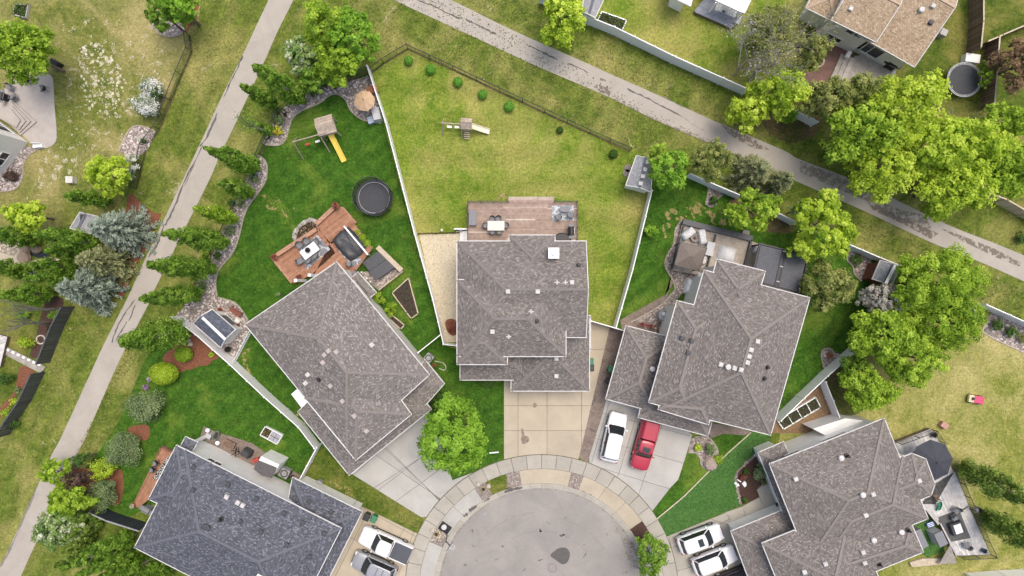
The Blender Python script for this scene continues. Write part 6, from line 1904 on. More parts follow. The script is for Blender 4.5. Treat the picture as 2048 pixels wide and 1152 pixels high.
playset('playset', 'wooden playset with long yellow slide on the dark green lawn', P(*q('B', '985,980')[0], 1.4), R(16), 1.15, M_YEL, M_WPLAY, (M_WHITE, plain('swing_red', (.42, .04, .03), .5)), 2.9, 1.55, 2.7, R(-84), 1.0)
playset('playset', 'small wooden playset with cream slide in the middle yard', P(*q('C', '513,958')[0], 1.2), R(-3), .85, M_CRM, M_WPLAY, (M_WHITE, M_WHITE), 2.1, .85, 1.9, R(-8))
# basketball hoop at the kerb
c = P(*q('U', '345,782')[0], .15)
o = thing('basketball_hoop', 'portable basketball hoop with black base at the kerb', 'basketball hoop', (c.x, c.y, .12), R(-35), local=True)
MB().loft([[(a * r, b * r * .75, z) for a, b in ((-1, -1), (1, -1), (1, 1), (-1, 1))] for r, z in ((.6, 0), (.58, .15), (.45, .24))]).build('base', M_BLACK, o)
MB().lathe([(.22, .2), (.3, .28), (.26, .4), (.05, .44)], 9, (-.15, .1, 0)).build('sandbag', M_COVER, o)
MB().tube((.3, 0, .15), (.55, 0, 2.9), .045, .045, 10).build('pole', M_DARK, o)
MB().bar((.5, 0, 2.6), (1.0, 0, 3.0), .08, .08).build('arm', M_DARK, o)
MB().box(1.05, 0, 3.15, .05, 1.1, .75).build('backboard', M_LGREY, o)
MB().ring((1.32, 0), .215, .24, 2.9, 2.93, 20).build('rim', plain('rim_white', (.7, .7, .7), .4), o)
m = MB(); n = 10
for k in range(n):
    a = 2 * math.pi * k / n; m.bar((1.32 + .22 * math.cos(a), .22 * math.sin(a), 2.9), (1.32 + .13 * math.cos(a + .4), .13 * math.sin(a + .4), 2.5), .015, .015)
m.build('net', M_WHITE, o)

# ================================================================== vehicles
def carpaint(name, col, metal=0.0):
    m, nt, b = nodes(name)
    b.inputs['Base Color'].default_value = (*col, 1); b.inputs['Roughness'].default_value = .32; b.inputs['Metallic'].default_value = metal
    b.inputs['Coat Weight'].default_value = .6; b.inputs['Coat Roughness'].default_value = .05
    f = noise_out(nt, 3.0, 3, .6, 'obj')
    c = mixc(nt, ramp(nt, f, .3, .7, 0, .12), col, tuple(x * .8 for x in col))
    nt.links.new(c, b.inputs['Base Color'])
    return m
P_WHITE, P_RED, P_SILV, P_BLK, P_GREY = carpaint('paint_white', (.78, .78, .79)), carpaint('paint_red', (.40, .025, .05)), carpaint('paint_silver', (.36, .37, .39), .3), carpaint('paint_black', (.03, .018, .03)), carpaint('paint_slate', (.075, .08, .095))
M_TYRE, M_RIM = plain('tyre', (.02, .02, .021), .85), plain('alloy', (.38, .39, .40), .35, .08, 6, metal=.6)
M_LAMP, M_TAIL = plain('head_lamp', (.70, .72, .74), .15, .05, 5), plain('tail_lamp', (.32, .015, .015), .25)
M_CGL = plain('car_glass', (.018, .022, .026), .06, .15, 1.0, spec=.9)
def vehicle(kind, label, cpx, dirpx, Lpx, paint, L=None, bedmat=None, sunroof=False, rails=False, W=1.9, Ht=1.68, topbox=None):
    c = P(*cpx, .9)
    L = L or Lpx * mpx(.9)
    rz = math.atan2(-dirpx[1], dirpx[0])
    t = thing('parked_' + ('pickup_truck' if kind == 'pickup' else 'suv'), label, 'pickup truck' if kind == 'pickup' else 'car', (c.x, c.y, .08), rz, local=True, group='vehicles parked on the driveways')
    hw = W / 2
    belt = 1.05 if kind == 'pickup' else 1.0
    if kind == 'pickup':
        st = [(-.5, .86, .62), (-.495, .94, 1.02), (-.46, .97, 1.1), (-.2, .99, 1.1), (0, 1, 1.08), (.2, 1, 1.1), (.26, .99, 1.12), (.40, .96, 1.06), (.465, .90, 1.0), (.49, .80, .92), (.5, .68, .7)]
        xr, xf, tr, tf = -.135, .245, -.115, .12
    else:
        st = [(-.5, .72, .66), (-.49, .86, .95), (-.46, .93, 1.02), (-.3, .99, 1.02), (-.1, 1, 1.0), (.1, 1, 1.0), (.2, .995, 1.02), (.27, .98, 1.0), (.38, .95, .95), (.455, .88, .86), (.487, .76, .76), (.5, .6, .6)]
        xr, xf, tr, tf = -.455, .25, -.39, .09
    rings = []
    for x, w_, zt in st:
        X = x * L; w2 = w_ * hw
        rings.append([(X, -w2 * .93, .26), (X, -w2, .42), (X, -w2, zt - .22), (X, -w2 * .955, zt - .05), (X, -w2 * .86, zt), (X, -w2 * .4, zt + .03), (X, 0, zt + .038), (X, w2 * .4, zt + .03), (X, w2 * .86, zt), (X, w2 * .955, zt - .05), (X, w2, zt - .22), (X, w2, .42), (X, w2 * .93, .26)])
    m = MB(); m.loft(rings); body = m.build('body', paint, t, smooth=True)
    # glasshouse
    def ring(x0, x1, w0, w1, z, rc=.16):
        pts = []
        for (sx, sy) in ((1, -1), (1, 1), (-1, 1), (-1, -1)):
            X = (x1 if sx > 0 else x0) * L; Y = (w1 if sx > 0 else w0) * hw * sy
            bulge = .05 if sx > 0 else .03
            if (sx, sy) == (1, -1): pts += [(X - rc, Y, z), (X, Y + rc, z), (X + bulge, 0, z)]
            elif (sx, sy) == (1, 1): pts += [(X, Y - rc, z), (X - rc, Y, z)]
            elif (sx, sy) == (-1, 1): pts += [(X + rc, Y, z), (X, Y - rc, z), (X - bulge, 0, z)]
            else: pts += [(X, Y + rc, z), (X + rc, Y, z)]
        return pts
    zb = belt - .03
    g0 = ring(xr, xf, .90, .90, zb); g1 = ring(tr, tf, .74, .74, Ht - .05)
    m = MB(); m.loft([g0, g1]); m.build('window_glass', M_CGL, t, smooth=False)
    r0 = ring(tr - .006, tf + .006, .77, .77, Ht - .07); r1 = ring(tr + .004, tf - .004, .735, .735, Ht - .01); r2 = ring(tr + .04, tf - .04, .6, .6, Ht + .025)
    m = MB(); m.loft([r0, r1, r2]); rp = m.build('roof_panel', paint, t, smooth=True)
    for s in (-1, 1):
        for xa, xb in ((xf, tf), (xr, tr), ((xr * .55 + xf * .45), (tr * .5 + tf * .5))):
            wa, wb = .905, .755
            MB().bar((xa * L - (.1 if xa == xf else -.1 if xa == xr else 0), s * wa * hw, zb + .02), (xb * L - (.06 if xa == xf else -.06 if xa == xr else 0), s * wb * hw, Ht - .06), .085, .07).build('pillar', paint if xa != (xr * .55 + xf * .45) else M_BLACK, t)
        mx = xf * L - .32
        m = MB(); m.box(mx, s * (hw + .09), belt + .06, .14, .22, .15); m.build('mirror', paint, t, bevel=.03)
        MB().box(L * .468, s * hw * .66, .80 if kind != 'pickup' else .9, .16, hw * .34, .14).build('headlight', M_LAMP, t, bevel=.03)
        MB().box(-L * .488, s * hw * .80, .86 if kind != 'pickup' else .92, .10, hw * .2, .3).build('taillight', M_TAIL, t, bevel=.02)
        for xw in (.31, -.30):
            o = MB().tube((xw * L, s * (hw - .23), .345), (xw * L, s * (hw + .015), .345), .345, .345, 20).build('wheel', M_TYRE, t)
            m = MB(); m.tube((xw * L, s * (hw + .005), .345), (xw * L, s * (hw + .03), .345), .22, .2, 16); m.build('rim', M_RIM, o)
        MB().bar((-.3 * L + .36, s * (hw + .005), .30), (.31 * L - .36, s * (hw + .005), .30), .06, .09).build('side_sill', M_BLACK, t)
        if rails: MB().bar(((tr + .05) * L, s * .66 * hw, Ht + .05), ((tf - .04) * L, s * .66 * hw, Ht + .05), .05, .05).build('roof_rail', M_MET, t)
        for xd in ((xr * .55 + xf * .45),):
            m = MB(); m.bar((xd * L, s * (hw * 1.003), .4), (xd * L, s * (hw * .965), belt - .05), .012, .015); m.build('door_seam', M_BLACK, t)
    MB().box(L * .492, 0, .68, .06, hw * 1.0, .2).build('grille', M_BLACK, t, bevel=.02)
    MB().box(L * .485, 0, .40, .1, hw * 1.5, .18).build('bumper', M_BLACK if kind != 'pickup' else M_MET, t, bevel=.03)
    MB().box(-L * .492, 0, .42, .1, hw * 1.6, .2).build('bumper', M_BLACK, t, bevel=.03)
    for s in (-1, 1):
        m = MB(); m.bar((xf * L + .02, s * .02, belt + .03), (xf * L + .12 - .25, s * hw * .6, belt + .05), .02, .02); m.build('wiper', M_BLACK, t)
    if sunroof:
        MB().box((tf * .75 + tr * .25) * L - .05, 0, Ht + .026, .55, .8, .03).build('sunroof', M_CGL, t, bevel=.01)
    if rails:
        for u in (.35, .62): MB().bar(((tr * (1 - u) + tf * u) * L, -.64 * hw, Ht + .075), ((tr * (1 - u) + tf * u) * L, .64 * hw, Ht + .075), .04, .03).build('roof_bar', M_BLACK, t)
    if kind == 'pickup':
        m = MB(); m.box((-.5 * L + xr * L) / 2 - .01, 0, 1.15, (xr + .5) * L - .12, W * .86, .07); m.build('bed_cover', bedmat, t, bevel=.03)
        m = MB()
        for s in (-1, 1): m.bar((-.485 * L, s * hw * .92, 1.13), (xr * L - .04, s * hw * .92, 1.13), .1, .06)
        m.build('bed_rail', paint, t)
    if topbox:
        m = MB()
        m.loft([[(x * L, y * hw, z) for x, y in ((xr + .01, -1), (-.485, -1), (-.485, 1), (xr + .01, 1))] for y in (1,) for z in (1.1,)] if False else [[(a * L, b * r * hw, z) for a, b in ((xr - .006, -1), (-.487, -1), (-.487, 1), (xr - .006, 1))] for r, z in ((.93, 1.1), (.9, 1.35), (.78, Ht - .08), (.66, Ht))])
        m.build('canopy', topbox, t, bevel=.04)
    return t
vehicle('suv', 'white SUV parked on the driveway beside the red pickup', (1228, 874), (23, -100), 101, P_WHITE, W=1.98, Ht=1.75)
vehicle('pickup', 'red pickup truck with red bed canopy on the grey driveway', (1290, 890), (-26, 99), 102, P_RED, bedmat=P_RED, sunroof=True, W=1.95, Ht=1.75, topbox=P_RED)
vehicle('pickup', 'white pickup truck with dark bed cover, lower left driveway', q('S', '1425,912')[0], (-38, -17), 109, P_WHITE, bedmat=plain('tonneau', (.075, .08, .095), .6, .06, 3), W=2.0, Ht=1.85)
vehicle('suv', 'silver grey SUV with black roof bars, lower left driveway', q('S', '1335,1085')[0], (-34, -15), 93, P_SILV, rails=True, sunroof=False)
vehicle('suv', 'white SUV with sunroof, upper one of two on lower right driveway', q('V', '772,868')[0], (345, -125), 93, P_WHITE, sunroof=True, rails=False, Ht=1.62)
vehicle('suv', 'white SUV without sunroof beside the black car, lower right driveway', q('V', '880,1032')[0], (345, -130), 91, P_WHITE, Ht=1.62)
vehicle('suv', 'black car cut off by the bottom edge, lower right driveway', q('V', '1040,1185')[0], (345, -130), 91, P_BLK, Ht=1.5)
# ================================================================== vegetation
def fol(name, cols, trans=.45): return tinted('leaf_' + name, cols, .65, trans, spec=.25)
F_BRIGHT = fol('bright', [(.09, .22, .016), (.26, .48, .04), (.46, .70, .10)])
F_FRESH = fol('fresh', [(.11, .22, .016), (.32, .49, .035), (.60, .77, .11)])
F_LIME = fol('lime', [(.19, .32, .018), (.46, .62, .045), (.74, .86, .14)])
F_YELL = fol('yellowgreen', [(.26, .38, .025), (.50, .64, .05), (.74, .86, .16)])
F_ASPEN = fol('aspen', [(.06, .155, .014), (.205, .37, .038), (.40, .57, .10)])
F_OLIVE = fol('olive', [(.10, .14, .03), (.26, .30, .07), (.46, .47, .15)], .3)
F_SPRB = fol('blue_spruce', [(.08, .11, .080), (.21, .265, .20), (.40, .46, .37)], .1)
F_SPRG = fol('green_spruce', [(.07, .10, .04), (.20, .23, .10), (.38, .38, .18)], .1)
F_SILV = fol('silver', [(.065, .105, .035), (.17, .24, .095), (.33, .41, .19)], .2)
F_GREYB = fol('grey_willow', [(.22, .20, .16), (.42, .39, .33), (.60, .58, .52)], .2)
F_WHITEF = fol('white_blossom', [(.08, .15, .04), (.30, .36, .22), (.75, .75, .74), (.85, .85, .85)], .2)
F_HALFW = fol('half_blossom', [(.07, .15, .03), (.16, .28, .06), (.30, .40, .13), (.72, .74, .62)], .25)
F_PURP = fol('purple_bloom', [(.10, .09, .10), (.32, .22, .36), (.50, .38, .55)], .2)
F_MAROON = fol('maroon', [(.035, .02, .018), (.09, .055, .045), (.16, .11, .07)], .15)
F_BROWN = fol('brown_leaf', [(.10, .07, .035), (.26, .16, .09), (.34, .26, .12)], .2)
F_DARKG = fol('cedar', [(.06, .12, .016), (.17, .27, .038), (.32, .43, .085)], .2)
F_YSHR = fol('yellow_shrub', [(.30, .30, .02), (.58, .55, .05), (.72, .68, .10)], .3)
def crownpts(c, rx, ry, rz, nc, nl, crad, zmin=-.55, shell=.45, spread=.16):
    k = np.arange(nc) + .5
    zz = 1 - (1 - zmin) * k / nc
    ph = k * 2.399963 + rng.uniform(0, 6.28)
    d = np.stack([np.cos(ph) * np.sqrt(1 - zz * zz), np.sin(ph) * np.sqrt(1 - zz * zz), zz], 1) + rng.normal(size=(nc, 3)) * .16
    d /= np.linalg.norm(d, axis=1)[:, None]
    rad = rng.uniform(shell, 1, nc) ** .8
    R3 = np.array([rx, ry, rz])
    wob = 1 + .18 * np.sin(3 * np.arctan2(d[:, 1], d[:, 0]) + rng.uniform(0, 6)) * rng.uniform(.5, 1.2)
    cc = np.array(c) + d * R3 * (rad * .84 * np.clip(wob, .7, 1.15))[:, None]
    cr_ = crad * rng.uniform(.65, 1.35, nc)
    pos, nrm, tint = [], [], []
    n = rng.poisson(nl, nc) + 3
    idx = np.repeat(np.arange(nc), n)
    e = rng.normal(size=(len(idx), 3)); e /= np.linalg.norm(e, axis=1)[:, None]
    rr = rng.uniform(0, 1, len(idx)) ** (1 / 2.2)
    pos = cc[idx] + e * (rr * cr_[idx])[:, None] * np.array([1, 1, .8])
    nrm = e * .55 + d[idx] * .5 + np.array([0, 0, .75]) + rng.normal(size=e.shape) * .35
    ct = rng.normal(.5, spread * 1.15, nc)
    tint = np.clip(ct[idx] + rng.normal(0, .17, len(idx)), 0, 1)
    return pos, nrm, tint
def trunkmesh(base, top, r, limbs, crown, mat, root, name='trunk'):
    m = MB()
    b, t = Vector(base), Vector(top)
    mid = b.lerp(t, .5) + Vector((random.uniform(-.1, .1), random.uniform(-.1, .1), 0))
    m.tube(b, mid, r, r * .75, 8); m.tube(mid, t, r * .75, r * .35, 8)
    for k in range(limbs):
        s = b.lerp(t, random.uniform(.35, .9))
        a = random.uniform(0, 6.28); u = random.uniform(.45, .75)
        e = Vector((t.x + crown[0] * u * math.cos(a), t.y + crown[1] * u * math.sin(a), t.z + crown[2] * random.uniform(-.35, .15)))
        k1 = s.lerp(e, .5) + Vector((0, 0, .25))
        m.tube(s, k1, r * .42, r * .25, 6); m.tube(k1, e, r * .25, r * .06, 5)
    return m.build(name, mat, root)
def tree(label, cpx, r, h, mat, ry=None, dens=1.0, leaf=.27, group=None, name='tree', cat='tree', spread=.16, bark=None, crad=.26, shell=.45, zc=.62, vz=.42, limbs=8):
    """cpx and r: crown centre and radius in photo pixels; the trunk stands on the ground under the crown"""
    zc_ = h * zc
    c = P(*cpx, zc_)
    rx = r * mpx(zc_); ryy = (ry or r) * mpx(zc_); rz = h * vz
    root = thing(name, label, cat, (c.x, c.y, 0), group=group)
    trunkmesh((c.x, c.y, 0), (c.x, c.y, zc_), max(.06, .022 * h), limbs, (rx, ryy, rz), bark or M_TRUNK, root)
    if shell < .5: rx *= .9; ryy *= .9
    rm = (rx * ryy) ** .5
    A = 4 * math.pi * rm * rm * .8
    nc = int(max(40, 105 * (rm / 2.5) ** 1.35))
    nl = min(1.0, .35 + dens * .6) * 4.2 * math.pi * rx * ryy / (leaf * leaf * .35) / nc
    pos, nrm, tint = crownpts((c.x, c.y, zc_), rx, ryy, rz, nc, nl, crad * .62 * max(rm, .8) * (2.5 / max(rm, 2.5)) ** .4, shell=shell, spread=spread)
    if shell < .5 and rm > 1.2:
        a0 = random.uniform(0, 6.28)
        PP, NN, TT = [pos], [nrm], [tint]
        for k in range(5):
            a = a0 + k * 1.257 + random.uniform(-.35, .35); f = random.uniform(.36, .52); o_ = random.uniform(.66, .86)
            a1, a2, a3 = crownpts((c.x + math.cos(a) * rx * o_, c.y + math.sin(a) * ryy * o_, zc_ - rz * random.uniform(-.1, .45)), rx * f, ryy * f, rz * f, max(10, int(nc * f * f * 1.1)), nl, crad * .6 * max(rm, .8) * (2.5 / max(rm, 2.5)) ** .4, shell=.3, spread=spread)
            PP.append(a1); NN.append(a2); TT.append(np.clip(a3 + random.uniform(-.08, .08), 0, 1))
        pos, nrm, tint = np.concatenate(PP), np.concatenate(NN), np.concatenate(TT)
    pos[:, 2] = np.maximum(pos[:, 2], .15)
    put('crown', leafquads('crown', pos, nrm, rng.uniform(.7, 1.3, len(pos)) * leaf, tint, mat, ORG[root], .7), root)
    return root
def shrub(label, cpx, r, mat, h=None, ry=None, leaf=.14, group=None, name='shrub', dens=1.0, ball=False):
    rm = r * mpx(.5)
    h = h or rm * 1.5
    c = P(*cpx, h * .5)
    rx = r * mpx(h * .5); ryy = (ry or r) * mpx(h * .5)
    root = thing(name, label, 'shrub', (c.x, c.y, 0), group=group)
    m = MB()
    for k in range(5):
        a = 1.257 * k; m.tube((c.x + .05 * math.cos(a), c.y + .05 * math.sin(a), 0), (c.x + rx * .5 * math.cos(a), c.y + ryy * .5 * math.sin(a), h * .6), .03, .01, 5)
    m.build('stem', M_TRUNK, root)
    A = 2 * math.pi * rx * ryy + 3 * rx * h
    if ball:
        n = int(A * 3.5 / (leaf * leaf * .5) * dens)
        d = rng.normal(size=(n, 3)); d /= np.linalg.norm(d, axis=1)[:, None]; d[:, 2] = np.where(d[:, 2] < -.5, -d[:, 2], d[:, 2])
        pos = np.array([c.x, c.y, h * .5]) + d * np.array([rx, ryy, h * .5]) * rng.uniform(.78, 1.0, (n, 1))
        nrm = d + rng.normal(size=d.shape) * .45
        tint = np.clip(rng.normal(.5, .2, n), 0, 1)
    else:
        nc = int(max(14, 22 * (rm / 1.0) ** 1.1))
        pos, nrm, tint = crownpts((c.x, c.y, h * .5), rx, ryy, h * .52, nc, A * 3.0 / (leaf * leaf * .55) / nc * dens * .45, .32 * max(rm, .25), shell=.4)
    pos[:, 2] = np.maximum(pos[:, 2], .05)
    put('foliage', leafquads('foliage', pos, nrm, rng.uniform(.7, 1.3, len(pos)) * leaf, tint, mat, ORG[root], .65), root)
    return root
def columnar(label, bpx, tpx, mat, r=1.0, group='columnar trees in a row', dens=1.0, name='columnar_tree', h=None, bark=None, z0=.06, leaf=.22):
    """base and top pixels fix the height: the top is the base pushed outward from the point below the camera"""
    rb = math.hypot(bpx[0] - 1024, bpx[1] - 576); rt = math.hypot(tpx[0] - 1024, tpx[1] - 576)
    h = h or min(12.5, max(3.0, CAMH * (1 - rb / rt)))
    r *= .86
    c = P(*bpx); top = P(tpx[0], tpx[1], h)
    root = thing(name, label, 'tree', (c.x, c.y, 0), group=group)
    m = MB(); m.tube((c.x, c.y, 0), (top.x, top.y, h * .95), .02 * h, .02, 8)
    for k in range(14):
        s = Vector((c.x, c.y, 0)).lerp(Vector((top.x, top.y, h)), random.uniform(.1, .8)); a = random.uniform(0, 6.28)
        m.tube(s, s + Vector((math.cos(a) * r * .6, math.sin(a) * r * .6, h * .14)), .04, .012, 5)
    m.build('trunk', bark or M_TRUNKG, root)
    nc = int(14 * h)
    u = rng.uniform(z0, 1, nc)
    prof = r * np.clip(np.minimum(1, (u + .05) / .28), .35, 1) * np.clip((1.03 - u) / .5, .12, 1) ** .7
    a = rng.uniform(0, 6.28, nc); rr = prof * rng.uniform(.35, .95, nc)
    cc = np.stack([c.x + (top.x - c.x) * u + np.cos(a) * rr, c.y + (top.y - c.y) * u + np.sin(a) * rr, u * h], 1)
    nl = 44 * dens
    idx = np.repeat(np.arange(nc), rng.poisson(nl, nc) + 2)
    e = rng.normal(size=(len(idx), 3)); e /= np.linalg.norm(e, axis=1)[:, None]
    pos = cc[idx] + e * (rng.uniform(0, 1, len(idx)) ** .45 * .38 * (prof[idx] * .6 + .2) * 1.2)[:, None] * np.array([1, 1, 1.5])
    pos[:, 2] = np.maximum(pos[:, 2], .1)
    nrm = e * .7 + np.stack([np.cos(a), np.sin(a), np.full(nc, .5)], 1)[idx] * .7 + rng.normal(size=e.shape) * .4
    tint = np.clip(rng.normal(.5, .17, nc)[idx] + rng.normal(0, .17, len(idx)), 0, 1)
    put('crown', leafquads('crown', pos, nrm, rng.uniform(.7, 1.3, len(pos)) * leaf, tint, mat, ORG[root], .7), root)
    return root
def spruce(label, cpx, r, h, mat, group=None, tipcol=None, droop=.25, name='spruce_tree', zc=.3, fork=1.0):
    """cpx: centre of the lower crown"""
    c = P(*cpx, h * zc)
    Rm = r * mpx(h * zc)
    root = thing(name, label, 'tree', (c.x, c.y, 0), group=group)
    MB().tube((c.x, c.y, 0), (c.x, c.y, h), .02 * h, .02, 8).build('trunk', M_TRUNK, root)
    P_, N_, S_, T_, D_ = [], [], [], [], []
    lev = int(h / .38)
    for k in range(lev):
        z = .25 + (h - .3) * k / lev
        Rz = Rm * (1 - z / h) ** .72 + .08
        nb = max(4, int(5 + 10 * Rz / Rm))
        for b in range(nb):
            a = rng.uniform(0, 6.28); L = Rz * rng.uniform(.75, 1.08)
            bt = rng.normal(.5, .15)
            n = int(9 + 15 * L)
            u = rng.uniform(.2, 1, n) ** .8
            lat = rng.normal(0, .11 + .12 * L / 2, n) * (1.08 - u * .75)
            x = c.x + math.cos(a) * u * L - math.sin(a) * lat; y = c.y + math.sin(a) * u * L + math.cos(a) * lat
            zz = z - droop * L * u ** 1.5 + .12 * L * u ** 4 + rng.normal(0, .05, n)
            P_.append(np.stack([x, y, zz], 1))
            ang = a + np.sign(lat) * rng.uniform(.2, .8, n)
            D_.append(np.stack([np.cos(ang), np.sin(ang), rng.uniform(-.2, .35, n)], 1))
            S_.append(rng.uniform(.22, .42, n)); T_.append(np.clip(bt + rng.normal(0, .14, n) + .22 * (u - .5), 0, 1))
    pos = np.concatenate(P_); d = np.concatenate(D_); sz = np.concatenate(S_)[:, None]; T = np.concatenate(T_)
    pos[:, 2] = np.maximum(pos[:, 2], .12)
    d /= np.linalg.norm(d, axis=1)[:, None]
    side = np.cross(d, np.array([0, 0, 1.]) + rng.normal(size=d.shape) * .5); side /= np.linalg.norm(side, axis=1)[:, None]
    V = np.stack([pos - d * sz * .5, pos + side * sz * .17, pos + d * sz * .5, pos - side * sz * .17], 1).reshape(-1, 3)
    put('crown', npmesh('crown', V, 4, T, mat, ORG[root]), root)
    return root
def bare(label, bpx, tpx, h, spread, mat, leafmat=None, leaves=800, leaf=.16, levels=4, bark=None, lean=None, name='bare_tree'):
    c = P(*bpx); t = P(tpx[0], tpx[1], h)
    root = thing(name, label, 'tree', (c.x, c.y, 0))
    m = MB(); tips = []
    def grow(p, d, L, r, lev):
        e = p + d * L
        m.tube(p, e, r, r * .6, 6 if lev < 2 else 4, caps=False)
        tips.append(e)
        if lev >= levels: return
        for k in range(3 if lev < 2 else 3):
            nd = (d + Vector((random.gauss(0, spread), random.gauss(0, spread), random.gauss(.1, spread * .6)))).normalized()
            grow(p.lerp(e, random.uniform(.55, 1)), nd, L * random.uniform(.6, .85), r * .55, lev + 1)
    d0 = (Vector((t.x, t.y, h)) - c); L0 = d0.length * .36
    grow(c, d0.normalized(), L0, .018 * h, 0)
    m.build('trunk', bark or M_TRUNKG, root)
    if leafmat:
        tp = np.array([tuple(v) for v in tips]); k = rng.integers(0, len(tp), leaves)
        pos = tp[k] + rng.normal(size=(leaves, 3)) * .3
        pos[:, 2] = np.maximum(pos[:, 2], .2)
        put('crown', leafquads('crown', pos, rng.normal(size=(leaves, 3)) + np.array([0, 0, .8]), rng.uniform(.6, 1.3, leaves) * leaf, rng.uniform(0, 1, leaves), leafmat, ORG[root], .7), root)
    return root
# ---- trees by the cul-de-sac
tree('full round green tree in front of the left house by the sidewalk', (907, 872), 80, 8.5, F_BRIGHT, 92, 1.25, .26, crad=.22, shell=.6)
shrub('small green leafy shrub at its upper left edge by the left porch', (873, 800), 22, F_MIDG, 1.6)
tree('dark green oval tree between sidewalk and road, lower right', (1303, 1112), 35, 4.2, F_ASPEN, 50, 1.2, .22, crad=.3, shell=.6)
# ---- cluster at the top of the corner yard
tree('dense bright green round tree, rightmost of the cluster by white fence', (710, 75), 56, 8, F_BRIGHT, 58, 1.2, crad=.22, shell=.6)
tree('yellow green tree at the top of the cluster beside the path', (652, 48), 52, 9, F_FRESH, 50)
tree('white flowering tree at left of the cluster beside the path', (605, 112), 38, 6.5, F_HALFW, 42)
tree('mid green tree in the centre of the cluster', (668, 125), 52, 7.5, F_FRESH, 45)
tree('leafy tree at lower edge of the cluster over the rock bed', (628, 158), 32, 5, F_ASPEN, 30)
# ---- columnar aspens along the path
G1 = 'columnar trees along the left path'
for b, t, lab, r_ in ((q('B', '800,775')[0], (508, 132), 'tall columnar tree, topmost in the row by the path', 1.35), (q('B', '590,815')[0], (483, 171), 'slim columnar tree below the topmost one', .95),
                      (q('G', '465,190')[0], (415, 297), 'columnar tree crossing the path edge below the bare birch', 1.2), (q('G', '400,370')[0], (436, 365), 'short columnar tree between rock bed and path', 1.0),
                      (q('G', '215,750')[0], (328, 467), 'columnar tree left of the cedar deck, upper of three', 1.3), (q('G', '120,950')[0], (297, 530), 'columnar tree left of the cedar deck, middle of three', 1.3),
                      ((406, 586), (281, 598), 'columnar tree left of the blue roofed shed', 1.15), (q('K', '1450,310')[0], (237, 684), 'broad columnar tree by the white fence corner', 1.9)):
    columnar(lab, b, t, F_ASPEN, r_, G1)
columnar('half bare yellow columnar tree beside the rock bed', q('G', '290,575')[0], (388, 416), F_FRESH, .95, G1, .55)
bare('thin bare birch beside yellow shrub near the path', q('B', '555,1040')[0], q('B', '305,890')[0], 7.5, .12, None, F_ASPEN, 350, .16)
columnar('low leafy sapling at foot of thin bare birch', q('B', '550,1020')[0], q('B', '430,960')[0], F_ASPEN, .7, G1, .8)
for s_, r_, mt, lab in (('610,915', 13, F_SILV, 'blue grey ball shrub in upper rock bed'), ('595,1005', 12, F_YSHR, 'bright yellow shrub in upper rock bed'), ('870,720', 7, F_MIDG, 'small green shrub in rock bed under the cluster'), ('1040,660', 7, F_MAROON, 'small dark shrub in rock bed near tan umbrella'), ('655,875', 6, F_MAROON, 'tiny dark shrub beside the blue grey ball')):
    shrub(lab, q('B', s_)[0], r_, mt)
for s_, r_, mt, lab in (('410,255', 12, F_SILV, 'silvery shrub in left rock bed, topmost of the run'), ('310,440', 11, F_SILV, 'silvery shrub in left rock bed, second of the run'), ('225,660', 11, F_SILV, 'pale shrub in left rock bed, third of the run'), ('135,850', 9, F_MIDG, 'green shrub in left rock bed near middle columnar tree'), ('20,1080', 11, F_SILV, 'silvery shrub in left rock bed, lowest of the run'), ('40,840', 11, F_FRESH, 'bright shrub beside fence below upper columnar tree'), ('240,440', 9, F_MIDG, 'green shrub beside the half bare columnar tree')):
    shrub(lab, q('G', s_)[0], r_, mt)
for k, s_ in enumerate(('1190,625', '1210,670', '1247,712', '1282,755', '1312,795')):
    shrub(('first', 'second', 'third', 'fourth', 'fifth')[k] + ' round shrub from the top along the white deck rail', q('G', s_)[0], (4.5, 7, 8.5, 8.5, 5.5)[k], F_FRESH, group='shrubs along the white deck rail', ball=True, leaf=.1)
shrub('leafy shrub by the right wall of left house, upper', (758, 597), 15, F_FRESH); shrub('leafy shrub by right wall of left house, lower', (781, 620), 15, F_FRESH)
shrub('green hedge shrub under the front eave of the middle house', (975, 764), 22, F_MIDG, 1.0, 8)
shrub('tiny grey shrub at back corner of left house', q('L', '600,35')[0], 5, F_SILV)
# ---- ball shrubs in the middle yard
for k, (x, y, r_) in enumerate(((817, 121, 8), (861, 139, 9), (915.5, 164, 9), (965, 189, 8.5), (1018, 213, 9.5), (1120, 260, 6), (1227, 308, 8))):
    shrub(('first', 'second', 'third', 'fourth', 'fifth', 'sixth', 'seventh')[k] + ' clipped ball shrub from the left along the black fence', (x, y), r_ + 1.2, fol('ball', [(.09, .26, .03), (.20, .48, .06), (.32, .62, .12)]) if k < 5 else F_MIDG, group='clipped ball shrubs along the black fence', ball=True, leaf=.1, h=.85)
shrub('dry reddish shrub on pale gravel yard', q('M', '400,290')[0], 12, F_RED, .6)
